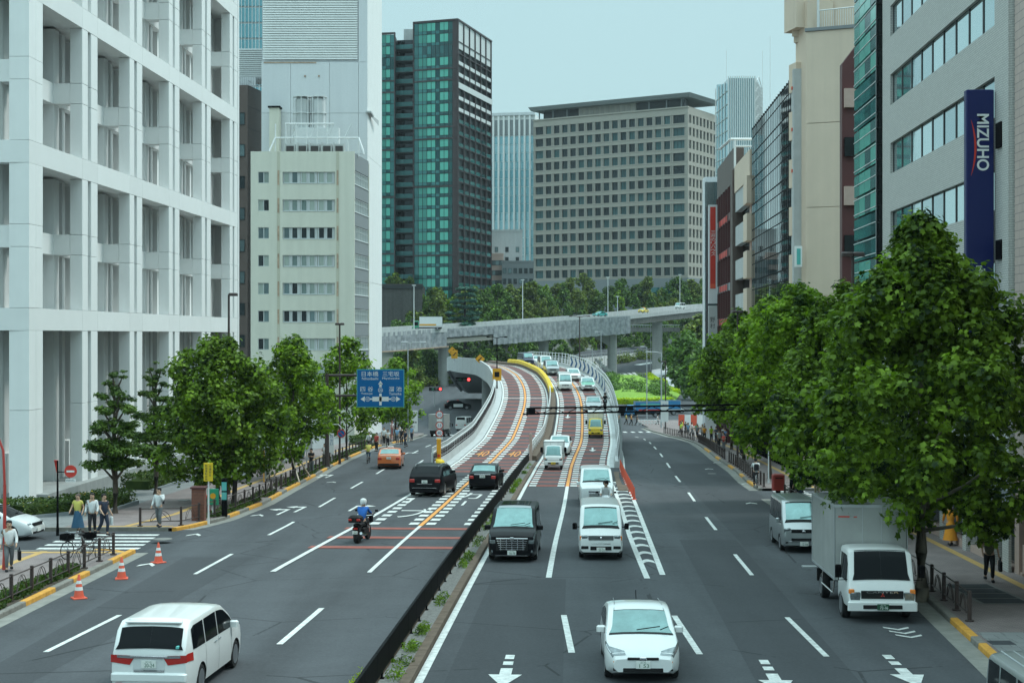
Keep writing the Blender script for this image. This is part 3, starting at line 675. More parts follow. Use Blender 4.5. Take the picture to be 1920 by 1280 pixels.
# ---- generic pieces
def window_mesh(w, h, frame=.06, depth=.08, mull=1, mf=None, mg=None, rail=False):
    """frame with panes; x 0..w, z 0..h, glass at y 0, frame proud towards -y"""
    mb = MB(); mb.quad([(0,0,0),(w,0,0),(w,0,h),(0,0,h)], 1)
    mb.box(-frame, 0, -depth, 0, -frame, h+frame); mb.box(w, w+frame, -depth, 0, -frame, h+frame); mb.box(0, w, -depth, 0, -frame, 0); mb.box(0, w, -depth, 0, h, h+frame)
    for k in range(1, mull+1): x = w*k/(mull+1); mb.box(x-frame*.4, x+frame*.4, -depth*.7, 0, 0, h)
    if rail: mb.box(0, w, -depth*.6, -.001, h*.62, h*.62+frame*.7)
    return mb.mesh('window', [mf, mg])
# ---- 2. cream building with strip windows
t = bld('apartment_building', 'cream nine-storey building with strip windows and rooftop tanks, left of the white tower', X_(470,180), 180)
xL, xR = X_(470,180), X_(664,180); f = Fac(t, (xL,180), (xR,180)); PXM = 180/F
zt = Z_(284,180); rows = [Z_(y,180) for y in (333,385,437,489,541,593,645,697,749)]
mb = MB(); zz = [zt]
Lw = xR-xL
def U(px): return (px-470)*PXM
zprev = zt
for r in rows:
    fb(mb, 0, Lw, -.35, 0, r+.68, zprev)      # spandrel
    for a, b in ((0,U(484)),(U(504),U(530)),(U(628),Lw)): fb(mb, a, b, -.35, 0, r-.68, r+.68)
    zprev = r-.68
fb(mb, 0, Lw, -.35, 0, -6, zprev); f.part('wall', mb, M['cream'])
mb = MB(); mb.box(xL+.02, xR-.02, 180.36, 188.3, -6, zt-.5); mb.box(xL, xR, 180.36, 180.6, zt-.5, zt-.01); obj('core', mb, M['cream2'], t)
wm = window_mesh(.58, 1.22, .05, .1, 0, M['frame_pale'], M['g_curtain']); wm2 = window_mesh(.6, 1.24, .05, .1, 0, M['frame_pale'], M['g_dark']); wb = window_mesh(U(627)-U(530)-.1, 1.3, .05, .06, 0, M['frame_pale'], M['frame_pale'])
for i, r in enumerate(rows):
    for k in range(2): f.part('window', None, None, me=[wm2,wm][(i+k)%3 == 1], u=U(484)+.05+k*.62, z=r-.61).location.y += .2
    for k in range(3):
        for q in range(2):
            dark = (i in (2,)) or (i == 0 and k == 0 and q == 1) or (i == 4 and k == 0) or (i == 5 and k < 2)
            f.part('window', None, None, me=wm2 if dark else wm, u=U(531)+.12+k*2.12*.98+q*.97-.02, z=r-.6).location.y += .2
    for k in range(3):
        mbb = MB(); fb(mbb, U(530)+k*2.07+.02, U(530)+k*2.07+2.03, -.3, -.22, r-.66, r+.66); f.part('window_frame', mbb, M['frame_pale'])
        mbb = MB(); fb(mbb, U(530)+k*2.07+.0, U(530)+k*2.07+2.05, -.2, .06, r-.72, r-.66); f.part('sill', mbb, M['frame_pale'])
for px in (522,633):   # rust-stained joints and drain pipes
    mb = MB(); fb(mb, U(px)-.16, U(px)+.16, .001, .05, -5, zt-.02); f.part('pilaster_strip', mb, M['cream2'])
    for r in rows[:-1]: mb = MB(); fb(mb, U(px)-.1, U(px)+.1, .05, .075, r-.9, r+.85); f.part('drain_gap', mb, M['rust'])
f = Fac(t, (xR,180), (X_(692,189),189.2)); mb = MB(); fb(mb, .36, f.L, -.3, 0, -6, -1); zprev = Z_(290,182)
fb(mb, .0, .22, -.35, .03, -6, zt)
fb(mb, f.L-.3, f.L, -.4, .02, -6, zprev-.3); f.part('wall', mb, M['cream'])
ws = window_mesh(.92, 1.45, .05, .1, 1, M['frame_pale'], M['g_curtain'], True)
for i, r in enumerate(rows):
    mb = MB(); fb(mb, .25, f.L-.3, -.3, -.02, r+.95, zprev-.02); f.part('spandrel', mb, M['stone_grey'])
    for k in range(8): f.part('window', None, None, me=ws, u=.35+k*1.05, z=r-.65).location.x -= .14
    zprev = r-.75
    mb = MB(); fb(mb, .25, f.L-.3, -.3, .05, r-.78, r-.7); f.part('sill', mb, M['frame_pale'])
# rooftop plant
g = thing('rooftop_plant', 'row of cooling boxes and twin tanks in white pipe frames on the cream roof', 'rooftop equipment', (X_(560,183), 183, zt-.5))
for k in range(5):
    mb = MB(); x = X_(535+k*23, 182); mb.box(x, x+1.15, 182, 183, zt-.6, zt+1.15); mb.box(x-.1,x,181.9,183.1,zt-.6,zt+1.3); obj('cooling_unit', mb, M['concrete_light'], g)
    mb = MB(); mb.box(x+.12, x+1.02, 181.94, 181.99, zt-.2, zt+.9); obj('cooling_grille', mb, M['brown_dark'], g)
for px, r in ((561,.95),(592,.85)):
    mb = MB(); mb.lathe([(r,0),(r,3.4),(r*.7,3.7)], (X_(px+6,185), 185, zt+3.4), 14); obj('tank', mb, M['concrete_light'], g, True)
    mb = MB()
    for a in range(8): an = a*PI/4; mb.tube([(X_(px+6,185)+1.15*r*math.cos(an), 185+1.15*r*math.sin(an), zt+.5), (X_(px+6,185)+1.15*r*math.cos(an), 185+1.15*r*math.sin(an), zt+7.3)], .05, 5)
    for h in (3.2, 5.2, 7.2): mb.lathe([(1.2*r,0),(1.2*r,.08)], (X_(px+6,185), 185, zt+h), 12)
    obj('tank_cage', mb, M['white_metal'], g)
mb = MB(); zz = zt+1.9; x0, x1 = X_(516,182), X_(672,182)
for h in (0, 1.7): mb.tube([(x0+1.2*(h>0), 182.2, zz+h), (x1-(3 if h else 0), 182.2, zz+h)], .11, 6)
for k in range(9): x = x0+(x1-x0)*k/8; mb.tube([(x, 182.2, zt-.4), (x, 182.2, zz+(1.7 if k < 6 else 0))], .09, 6)
for k in range(4): x = x0+2+k*2.1; mb.tube([(x, 182.2, zz), (x+.9, 182.2, zz+1.7)], .07, 5)
for x, s_ in ((x0, -1), (x1, 1)): mb.tube([(x, 182.2, zz), (x+s_*.6, 181.6, zt+.3), (x+s_*.7, 181.5, zt-.2)], .12, 6)
mb.box(x0+2.2, x0+7.5, 183.4, 184.6, zt-.4, zt+3.3)
obj('pipe_frame', mb, M['white_metal'], g)
mb = MB(); mb.tube([(X_(618,186),186,zt+4),(X_(618,186),186,zt+9)], .05, 5); obj('antenna', mb, M['grey_metal'], g)

# ---- 3. brown building with louvred roof plant
t = bld('brown_building', 'narrow brown panelled building wedged between the white grid block and cream building', X_(443,200), 200)
zb = Z_(160,200)
mb = MB(); mb.box(-37.5, X_(465,200), 200, 210, -6, zb-.01); obj('wall', mb, M['brown_dark'], t)
f = Fac(t, (X_(465,200),199.9), (X_(505,208),208)); mb = MB(); fb(mb, -.1, f.L, -8, 0, -6, zb); f.part('wall', mb, M['brown_panel'])
for k in range(14): mb = MB(); fb(mb, -.12, f.L+.02, .0, .025, zb-2.8-k*2.9, zb-2.74-k*2.9); f.part('panel_joint', mb, M['brown_dark'])
f = Fac(t, (-37.4,199.9), (X_(465,200),199.9)); wz = window_mesh(1.3, 1.5, .06, .08, 1, M['frame_dark'], M['g_dark'])
for k in range(11): f.part('window', None, None, me=wz, u=f.L-1.75, z=zb-5.2-k*4.2).location.y -= .02
g = thing('roof_plant', 'white louvred plant enclosure with railing on top of the brown building', 'rooftop equipment', (-36, 201, zb))
for k in range(14): mb = MB(); mb.box(X_(436,200), X_(489,200), 201, 201.1+.14, zb+1.3+k*.27, zb+1.46+k*.27); obj('louvre', mb, M['white_metal'], g)
mb = MB(); mb.box(X_(436,200), X_(489,200), 201.3, 206, zb+1.1, zb+5.1); mb.box(X_(436,200), X_(478,200), 200.8,201.2, zb+.05, zb+1.2); obj('enclosure', mb, M['cladding'], g)
mb = MB()
for k in range(16): x = X_(442,200)+k*.29; mb.tube([(x,200.05,zb),(x,200.05,zb+1.1)], .03, 4)
mb.tube([(X_(442,200),200.05,zb+1.1),(X_(505,207),206,zb+1.1)], .05, 5); mb.tube([(X_(465,200),200.05,zb+.6),(X_(505,207),206,zb+.6)], .04, 4); obj('railing', mb, M['grey_metal'], g)
# ---- 4. blank white tower
t = bld('white_tower', 'tall blank white tower with a big louvred panel and rust streaks', X_(490,192), 192)
xa, xb, y0 = X_(490,192), X_(689,192), 192; f = Fac(t, (xa,y0), (xb,y0))
jx = [xa, X_(545,192), X_(618,192), X_(672,192), xb]
zs = [-6, 6.8, 14.6, 22.4, 30.2, 35.4, 41.9, 50, 60]
for i in range(4):
    for z0, z1 in zip(zs, zs[1:]):
        if i < 3 and z0 >= 41.9: continue
        mb = MB(); fb(mb, jx[i]-xa+.02, jx[i+1]-xa-.02, -.3, 0, z0+.02, z1-.02); f.part('panel', mb, M['cladding'])
for k in range(60): mb = MB(); n = len(mb.v); u1 = jx[3]-xa-.1; z0 = 42.25+k*.3; mb.v += [(.2,.12,z0),(u1,.12,z0),(u1,-.06,z0+.02),(.2,-.06,z0+.02),(.2,.1,z0+.26),(u1,.1,z0+.26)]; mb.f += [(0,1,2,3),(3,2,5,4)]; mb.m += [0,0]; f.part('louvre', mb, M['facade_white'])
mb = MB(); fb(mb, .3, f.L-6.5, .0, .07, 41.75, 41.9); f.part('louvre_frame', mb, M['rust'])
mb = MB(); mb.box(xa+.05, xb-.05, y0+.31, y0+13.5, -6, 60); obj('core', mb, M['cladding'], t)
f = Fac(t, (xb,y0), (X_(716,206),206))
for u0, u1 in ((0.0,f.L*.35),(f.L*.35,f.L)):
    for z0, z1 in zip([-6,14,30,60],[14,30,60]): mb = MB(); fb(mb, u0+.02, u1-.02, -.3, .0, z0+.02, z1-.02); f.part('panel', mb, M['facade_white'])
for px in (572,598): mb = MB(); x = X_(px,192); mb.box(x-.1, x+.1, y0-.12, y0-.001, Z_(143,192)-.1, Z_(143,192)+.1); obj('wall_light', mb, M['rust'], t)
mb = MB(); mb.quad([(xb-.1,y0-.3,Z_(208,192)),(xb+.9,y0+6,Z_(214,192)),(xb+.9,y0+6,Z_(224,192)),(xb+.2,y0-.3,Z_(212,192))]); mb.box(xb-.2,xb+.5,y0-.4,y0+3.5,Z_(212,192),Z_(209,192)); obj('roof_edge_flap', mb, M['concrete_light'], t)
t = bld('chimney_block', 'pale chimney block with black cap beside the rooftop pipes', X_(505,190), 190, 'chimney')
mb = MB(); mb.box(X_(505,190), X_(523,190), 190, 191.8, 5, Z_(202,190)); obj('shaft', mb, M['cream'], t); mb = MB(); mb.box(X_(504,190)-.1, X_(524,190)+.1, 189.8, 191.7, Z_(202,190), Z_(199,190)); obj('cap', mb, M['black_metal'], t)
# ---- 5. blue glass tower far left
t = bld('blue_tower', 'pale blue glass tower rising behind the white grid block', X_(405,380), 380)
xa, xb = X_(400,380), X_(493,380); f = Fac(t, (xa,380), (xb,380))
mb = MB(); mb.box(xa, xb, 380.3, 400, -4, 110); obj('core', mb, M['cladding'], t)
for k in range(12):
    mb = MB(); z0 = 62+k*4.0
    for j in range(14):
        u = j*f.L/14; fb(mb, u+.05, u+f.L/14-.1, -.2, 0, z0, z0+3.5)
    f.part('window_band', mb, M['g_blue'])
for j in range(15): mb = MB(); fb(mb, j*f.L/14-.1, j*f.L/14+.06, -.2, .25, 58, 110); f.part('fin', mb, M['white_metal'])
mb = MB(); fb(mb, 0, f.L, -.2, .1, 40, 62); f.part('lower_wall', mb, M['cladding'])

# ---- 6. dark teal residential tower
t = bld('teal_tower', 'tall dark teal glass tower with brown frame and stacked balconies', X_(858,460.0), 460.0)
FH = 3.565; zT = Z_(36,460.0)
def teal_face(f, u0, u1, n, ztop, nfl, bars=True, side='front'):
    for k in range(nfl):
        z1 = ztop-.5-k*FH; bright, dull = MB(), MB()
        for j in range(n):
            a = u0+(u1-u0)*j/n; b = u0+(u1-u0)*(j+1)/n
            edge = (j == 0 or j == n-1)
            fb(dull if (edge or k in (2,)) else bright, a+.05, b-.05, -.2, -.02, z1-2.5, z1-.1)
            fb(dull, a+.05, b-.05, -.2, -.04, z1-3.45, z1-2.58)
        if bright.v: f.part('window_band', bright, M['g_teal'])
        f.part('spandrel_band', dull, M['g_teal_d'])
    mb = MB()
    for j in range(n+1): a = u0+(u1-u0)*j/n; fb(mb, a-.04, a+.04, -.2, .06, ztop-.5-nfl*FH, ztop-.4)
    f.part('mullions', mb, M['frame_dark'])
    for k in ([4.0, 5.0]+[9,10,14.1,19,20,24]):
        if k < nfl: mb = MB(); fb(mb, u0-.2, u1+.2, -.1, .25, ztop-.4-k*FH-.35, ztop-.4-k*FH+.1); f.part('string_course', mb, M['frame_brown'])
xA = X_(775,465.7); f = Fac(t, (xA,465.2), (X_(858,460.0),460.0)); NF = 27
teal_face(f, .3, f.L-.2, 10, zT, NF)
mb = MB(); fb(mb, 0, .3, -.3, .3, 0, zT); fb(mb, f.L-.2, f.L+.1, -.3, .3, 0, zT); fb(mb, 0, f.L+.1, -.3, .32, zT-.4, zT+.15); f.part('frame', mb, M['frame_brown'])
f3 = Fac(t, (X_(700,469.2),468.0), (X_(741,466.9),466.9)); teal_face(f3, 0, f3.L-.2, 5, Z_(62,466.9), NF-2)
mb = MB(); fb(mb, f3.L-.3, f3.L, -.5, .3, 0, Z_(62,466.9)); fb(mb, 0, f3.L, -.5, .32, Z_(64,466.9), Z_(61,466.9)); f3.part('frame', mb, M['frame_brown'])
f4 = Fac(t, (X_(741,470.3),470.3), (X_(775,469.2),469.2)); zt4 = Z_(72,469.2)
mb = MB(); fb(mb, 0, f4.L, -2.5, -2.4, 0, zt4); f4.part('window_wall', mb, M['g_black'])
for k in range(26):
    mb = MB(); fb(mb, .02, f4.L-.02, -2.3, .7, zt4-3.3-k*FH-.25, zt4-3.3-k*FH); f4.part('balcony_slab', mb, M['frame_dark'])
    mb = MB(); fb(mb, .05, f4.L*.5-.03, .6, .66, zt4-3.3-k*FH, zt4-2.0-k*FH); fb(mb, f4.L*.5+.03, f4.L-.05, .6, .66, zt4-3.3-k*FH, zt4-2.0-k*FH); f4.part('balcony_rail', mb, M['g_teal_d'])
mb = MB(); ex = X_(858,460.0); mb.v += [(xA,466.0,0),(ex-.3,460.5,0),(X_(920,494.5)-.5,494.5,0),(xA+8,501.4,0),(xA,466.0,zT-.3),(ex-.3,460.5,zT-.3),(X_(920,494.5)-.5,494.5,zT-.3),(xA+8,501.4,zT-.3)]; mb.f += [(0,3,2,1),(4,5,6,7),(0,1,5,4),(1,2,6,5),(2,3,7,6),(3,0,4,7)]; mb.m += [0]*6
mb.box(X_(741,473.8), X_(775,473.8), 473.3, 483.0, 0, zt4-.2); mb.box(X_(700,471.5), X_(741,470.3), 469.2, 483.0, 0, Z_(64,468.0)); obj('core', mb, M['frame_dark'], t)
mb = MB(); mb.box(X_(757,473.8), X_(776,473.8), 473.8, 478.4, zt4, Z_(55,473.8)); obj('roof_plant', mb, M['concrete_light'], t)
f = Fac(t, (ex,460.0), (X_(921,494.5),494.5)); nb = 6; bw = (f.L-.5)/nb
for k in range(nb+1): mb = MB(); fb(mb, .2+k*bw-.22, .2+k*bw+.22, -1.6, .25, 0, zT-.1); f.part('post', mb, M['frame_brown'])
for k in range(27):
    z = zT-2.9-(k+1)*FH+FH*.0
    mb = MB(); fb(mb, .0, f.L, -1.5, .1, z-.3, z); f.part('floor_edge', mb, M['frame_brown'])
    if k >= 2:
        mb = MB()
        for j in range(nb): fb(mb, .45+j*bw, .2+(j+1)*bw-.25, .0, .05, z+.02, z+1.1)
        f.part('balcony_rail', mb, M['frame_pale'] if k in (2,3,5,6) else M['g_teal_d'])
mb = MB(); fb(mb, -.1, f.L+.1, -.2, .35, zT-.4, zT+.1); f.part('top_frame', mb, M['frame_brown']); mb = MB(); fb(mb, 0, f.L, .28, .4, zT-21, zT-19.2); f.part('white_band', mb, M['frame_pale'])
mb = MB()
for j in range(nb): fb(mb, .45+j*bw, .2+(j+1)*bw-.25, -.3, -.1, zT-8.7, zT-.5)
f.part('top_screen', mb, M['frame_pale'])
mb = MB(); fb(mb, 0, f.L, -1.7, -1.6, 0, zT-8); f.part('window_wall', mb, M['g_black'])
# ---- 7. pale striped office tower behind
t = bld('striped_tower', 'pale office tower with tall blue glass stripes between white fins', X_(922,640), 640)
f = Fac(t, (X_(915,642),642), (X_(1003,638),638)); zt7 = Z_(216,640)
mb = MB(); fb(mb, 0, f.L, -12, -.4, 0, zt7); f.part('core', mb, M['facade_white2']); mb = MB(); fb(mb, -.2, f.L, -.5, .5, zt7-.2, zt7+1); f.part('cornice', mb, M['cladding'])
pit = f.L/9
for k in range(9):
    mb = MB()
    for q in range(26): fb(mb, k*pit+.55, k*pit+pit*.5-.04, -.3, -.1, zt7-9-q*3.6-3.4, zt7-9-q*3.6); fb(mb, k*pit+pit*.5+.04, k*pit+pit-.35, -.3, -.1, zt7-9-q*3.6-3.4, zt7-9-q*3.6)
    f.part('glass_stripe', mb, M['g_blue'])
    mb = MB(); fb(mb, k*pit-.3, k*pit+.5, -.4, .35, 0, zt7-.3); f.part('fin', mb, M['facade_white'])
    mb = MB(); fb(mb, k*pit+.55, k*pit+pit-.35, -.3, -.05, zt7-8.6, zt7-2); f.part('upper_louvre', mb, M['stone_grey'])
# ---- 8. big grey-beige ministry-like block with square windows
t = bld('grid_office', 'broad grey-beige stone office block with thirteen rows of square windows and overhanging roof', X_(1290,572), 572)
A, B = (X_(1000,609),609), (X_(1290,572),572); f = Fac(t, A, B); Lf = f.L; nW = 18
zc = [89.3-k*4.8125 for k in range(13)]; colw = (Lf-7.6)/17
us = [(1.2,5.4)]+[(5.9+k*colw+.55, 5.9+k*colw+colw-.75) for k in range(15)]
us = [(1.0,4.6)]+[(5.2+k*(Lf-12.2)/15+.62, 5.2+(k+1)*(Lf-12.2)/15-.62) for k in range(15)]+[(Lf-6.3,Lf-1.5)]
zTop = zc[0]+4.6; zB = zc[-1]-2.6
mb = MB(); fb(mb, 0, Lf, -.9, -.02, zc[0]+1.6, zTop); fb(mb, -.15, Lf+.15, -.9, .35, zTop-.5, zTop)
for k in range(12): fb(mb, 0, Lf, -.9, 0, zc[k+1]+1.6, zc[k]-1.6)
fb(mb, 0, Lf, -.9, 0, zB, zc[-1]-1.6); f.part('spandrel_bands', mb, M['beige_grey'])
mb = MB(); e = [0]+[q for p in us for q in p]+[Lf]
for a, b in zip(e[::2], e[1::2]):
    for z in zc: fb(mb, a, b, -.9, -.06, z-1.6, z+1.6)
f.part('piers', mb, M['beige_grey2'], kind='stuff')
mb = MB()      # dentil joints above each row
for z in zc:
    fb(mb, .2, Lf-.2, 0, .12, z-2.05, z-1.9)
    for a, b in us: fb(mb, a-.75, a-.6, -.05, .08, z-1.9, z+1.9); fb(mb, b+.6, b+.75, -.05, .08, z-1.9, z+1.9); fb(mb, a-.2, b+.2, 0, .15, z+1.5, z+1.62)
f.part('ribs', mb, M['beige_grey2'])
mb = MB()
for k in range(16):
    for z in zc: fb(mb, 5.2+k*(Lf-12.2)/15-.03, 5.2+k*(Lf-12.2)/15+.03, .0, .02, z-1.9, z+1.9)
    
f.part('panel_joints', mb, M['concrete_dark'])
wmm = {}
for i, z in enumerate(zc):
    for a, b in us:
        w = round(b-a, 2)
        if w not in wmm: wmm[w] = window_mesh(w, 3.2, .08, .1, 1 if w < 4 else 2, M['frame_dark'], M['g_office'])
        o = f.part('window', None, None, me=wmm[w], u=a, z=z-1.6); o.location.x -= f.d[1]*.7; o.location.y += f.d[0]*.7
mb = MB(); mb.v += [(A[0],A[1]+1,0),(B[0],B[1]+1,0),(B[0]+14,B[1]+25,0),(A[0]+14,A[1]+25,0),(A[0],A[1]+1,zTop-.2),(B[0],B[1]+1,zTop-.2),(B[0]+14,B[1]+25,zTop-.2),(A[0]+14,A[1]+25,zTop-.2)]; mb.f += [(0,3,2,1),(4,5,6,7),(0,1,5,4),(1,2,6,5),(2,3,7,6),(3,0,4,7)]; mb.m += [0]*6; obj('core', mb, M['frame_dark'], t)
mb = MB(); fb(mb, -.3, Lf+.3, -1, .3, 0, zB-.02); f.part('base', mb, M['stone_grey'])
mb = MB(); fb(mb, Lf-22, Lf-6, .3, .4, 12, zB-3.5); f.part('lobby_glass', mb, M['g_teal_d'])
for k in range(4): mb = MB(); fb(mb, Lf-22.3+k*5.3, Lf-21.7+k*5.3, .4, .8, 12, zB-3); f.part('lobby_column', mb, M['stone_grey'])
f5 = Fac(t, B, (X_(1339,595)+1.5,595+2)); L5 = f5.L; n5 = 8; p5 = (L5-1.5)/n5
mb = MB(); fb(mb, 0, L5, -.9, 0, zc[0]+1.6, zTop)
for k in range(12): fb(mb, 0, L5, -.9, 0, zc[k+1]+1.6, zc[k]-1.6)
fb(mb, 0, L5, -.9, 0, zB, zc[-1]-1.6)
for k in range(n5+1):
    for z in zc: fb(mb, max(0,k*p5-.1), k*p5+1.35, -.9, -.05, z-1.6, z+1.6)
f5.part('wall', mb, M['beige_grey'])
mb = MB()
for z in zc: fb(mb, .5, L5-.5, -.82, -.78, z-1.6, z+1.6)
f5.part('window_rows', mb, M['g_office'], kind='stuff'); mb = MB(); fb(mb, 0, L5, -1, .3, 0, zB-.02); f5.part('base', mb, M['stone_grey'])
# flat overhanging roof over a recessed attic
dn = (f.d[1], -f.d[0])
def q(u, v, z): return (A[0]+f.d[0]*u+dn[0]*v, A[1]+f.d[1]*u+dn[1]*v, z)
mb = MB(); P0 = [(-.5,1),(Lf+.8,1),(Lf+.8,-26),(-.5,-26)]; P1 = [(-1.4,1.8),(Lf+1.6,1.8),(Lf+1.6,-28),(-1.4,-28)]
zr0 = zTop+3.4; mb.v += [q(u,v,zr0) for u,v in P0]+[q(u,v,zr0+1.5) for u,v in P1]; mb.f += [(3,2,1,0),(4,5,6,7),(0,1,5,4),(1,2,6,5),(2,3,7,6),(3,0,4,7)]; mb.m += [0]*6; obj('roof', mb, M['stone_grey'], t)
mb = MB(); fb(mb, 3, Lf-3, -6, -3, zTop-.2, zr0); f.part('attic', mb, M['frame_dark']); mb = MB(); fb(mb, Lf*.29, Lf*.66, -3, -2, zTop-.2, zr0); f.part('attic_centre', mb, M['beige_grey'])
mb = MB()
for k in range(10): fb(mb, Lf*.30+k*2.35, Lf*.30+1.3+k*2.35, -2, -1.9, zTop+.3, zr0-.3)
f.part('attic_louvres', mb, M['beige_grey2'])
for u in (2, 8.5, 15, Lf*.75, Lf*.86, Lf*.95): mb = MB(); fb(mb, u-.2, u+.2, -1.6, -1.2, zTop-.1, zr0); f.part('attic_post', mb, M['stone_grey'])
# ---- 9. small blocks below the striped tower
def block(name, label, px0, px1, py, Y, dep, m, win=None, cat='building'):
    t = bld(name, label, X_(px0,Y), Y, cat); z = Z_(py, Y); mb = MB(); mb.box(X_(px0,Y), X_(px1,Y), Y, Y+dep, zg(Y)-1, z); mb.box(X_(px0,Y)-.1, X_(px1,Y)+.1, Y-.12, Y+.3, z, z+.6); obj('wall', mb, m, t)
    if win:
        n, r, w, h, zs_ = win; f = Fac(t, (X_(px0,Y),Y), (X_(px1,Y),Y)); me = window_mesh(w, h, .08, .1, 0, M['frame_dark'], M['g_dark'])
        for i in range(r):
            for k in range(n): f.part('window', None, None, me=me, u=(k+.5)*f.L/n-w/2, z=z-zs_-i*(h+1.9)).location.y -= .02
    return t, z
block('white_annexe', 'plain white annexe block below the striped tower', 921, 980, 434, 520, 12, M['concrete_light'], (3,2,1.0,1.6,7))
block('pink_apartments', 'narrow pinkish apartment block beside the teal tower', 921, 944, 478, 512, 12, M['pinkish'], (3,5,1.4,1.5,3.4))
block('grey_house', 'low grey house with a roof terrace in front of the striped tower', 941, 1001, 492, 505, 12, M['stone_grey'], (6,3,1.0,1.6,3.6))
t, zt = block('podium_building', 'low dark podium with slatted front and planted roof below the teal tower', 700, 792, 536, 440, 14, M['brown_dark'])
mb = MB()
for k in range(46): x = X_(700,440)+k*.31; mb.box(x, x+.11, 439.7, 439.95, zg(440), zt-.8)
obj('slats', mb, M['concrete_dark'], t, kind='stuff')
mb = MB(); mb.box(X_(700,440), X_(792,440)+.3, 439.4, 440, zt-.8, zt+.2); obj('parapet', mb, M['frame_dark'], t)
# ---- 11. pale lattice tower on the right, far
t = bld('lattice_tower', 'pale glass tower with white lattice crown behind the right-hand row', X_(1365,420), 420)
f = Fac(t, (X_(1366,420),420), (X_(1415,420),420)); z1 = Z_(143,420)
mb = MB(); fb(mb, 0, f.L, -14, -.3, 0, z1-.5); f.part('core', mb, M['g_sky'])
for k in range(13): mb = MB(); fb(mb, k*f.L/12-.13, k*f.L/12+.13, -.3, .2, 0, z1); f.part('fin', mb, M['white_metal'])
f = Fac(t, (X_(1338,440),436), (X_(1366,420),420)); mb = MB(); n = 0
mb.v += [(-0.5,0,0),(f.L,0,0),(f.L,0,z1-2),(1.5,0,z1)]; mb.f.append((0,1,2,3)); mb.m.append(0); f.part('slanted_glass', mb, M['g_blue'])
mb = MB()
for k in range(20): mb.tube([(.2, -.1, 8+k*3.5), (f.L, -.1, 5+k*3.7)], .12, 4)
for k in range(5): mb.tube([(k*f.L/4, -.1, 0), (k*f.L/4+.6*(1-k/4), -.1, z1-1)], .15, 4)
f.part('lattice', mb, M['white_metal'])
f = Fac(t, (X_(1415,420),420), (X_(1440,420)+.3,432)); mb = MB()
for k in range(8): mb.tube([(k*f.L/7, -.1, 0), (k*f.L/7, -.1, z1-.3*k)], .16, 4)
for k in range(30): mb.tube([(0, -.1, 2+k*2.6), (f.L, -.1, 2+k*2.6)], .1, 4); mb.tube([(0, -.1, 2+k*2.6), (f.L*.5, -.1, 4.6+k*2.6), (f.L, -.1, 2+k*2.6)], .09, 4)
f.part('lattice', mb, M['white_metal']); mb = MB(); fb(mb, .2, f.L, -8, -1.2, 0, z1-4); f.part('core', mb, M['g_sky'])
mb = MB()
for px in (1362, 1430, 1444): mb.tube([(X_(px,425),425,z1-6),(X_(px,425),425,z1+(8 if px != 1444 else 12))], .06, 4)
obj('antennas', mb, M['white_metal'], t)

# ================= the right-hand row: street line x = 14.2 + .053 y
SX = lambda y: 14.2+.053*y
# ---- red banner sign and narrow pale building behind it
t = bld('pale_slim_building', 'slim pale mirrored building end behind the red vertical banner', SX(190), 190)
mb = MB(); mb.box(SX(178)-1.1, SX(178)+.9, 176, 178.5, -6, Z_(335,178)); obj('wall', mb, M['cladding'], t)
mb = MB(); mb.box(SX(178)-1.15, SX(178)+.9, 175.7, 175.99, 1, Z_(345,178)); obj('mirror_glass', mb, M['g_sky'], t)
Ys = 168
t = thing('banner_sign', 'tall red vertical banner with white Japanese lettering, on the slim pale building', 'sign', (X_(1336,Ys), Ys, Z_(600,Ys)))
x0, x1 = X_(1329,Ys), X_(1345,Ys)
mb = MB(); mb.box(x0, x1, Ys, Ys+.5, Z_(569,Ys), Z_(384,Ys)); obj('board', mb, M['cladding'], t)
mb = MB(); mb.box(x0+.15, x1-.2, Ys-.04, Ys, Z_(541,Ys), Z_(388,Ys)); obj('red_panel', mb, M['red'], t)
mb = MB(); mb.box(x0+.16, x1-.21, Ys-.06, Ys-.041, Z_(540,Ys), Z_(532,Ys)); obj('orange_band', mb, M['cone'], t)
s_ = '三井のリハウス'; hh = (Z_(432,Ys)-Z_(480,Ys))/7
for i, ch in enumerate(s_):
    o = text('lettering', ch, t, (0,0,0), .52, hh*.85, M['white'], 'front'); o.location = ((x0+x1)/2-t.location[0], -.06, Z_(432,Ys)-hh*(i+.5)-t.location[2])
t = thing('grey_sign', 'grey vertical sign with dark characters directly under the red banner', 'sign', (X_(1336,Ys), Ys, Z_(625,Ys)))
mb = MB(); mb.box(x0, x1, Ys, Ys+.5, Z_(640,Ys), Z_(573,Ys)); obj('board', mb, M['concrete_light'], t)
for i, ch in enumerate('野村'): o = text('lettering', ch, t, (0,0,0), .55, .55, M['text_dark'], 'front'); o.location = (.0, -.02, Z_(599+i*12,Ys)-t.location[2])
# ---- maroon banded building
t = bld('maroon_building', 'narrow maroon glass building with red banded spandrels and a brown corner pillar', SX(150), 150)
f = Fac(t, (SX(171),171), (SX(151),151)); zt = Z_(278,150)
mb = MB(); mb.box(SX(171)+.9, SX(171)+12, 151, 172, -6, zt); obj('core', mb, M['frame_dark'], t)
mb = MB(); fb(mb, 0, f.L, -1, .02, zt-3.2, zt+.2); f.part('parapet', mb, M['brown_panel'])
for k in range(8):
    z = zt-3.2-k*3.6
    mb = MB()
    for j in range(7): fb(mb, j*f.L/7+.1, (j+1)*f.L/7-.1, -.3, -.1, z-2.7, z-.02)
    f.part('window_band', mb, M['g_black'])
    mb = MB(); fb(mb, 0, f.L, -.3, .06, z-3.55, z-2.75); f.part('spandrel', mb, M['stone_grey'] if k % 3 == 2 else M['maroon'])
    if k < 4: mb = MB(); fb(mb, 4, f.L-7, .07, .1, z-3.45, z-2.85); f.part('red_fascia', mb, M['red'])
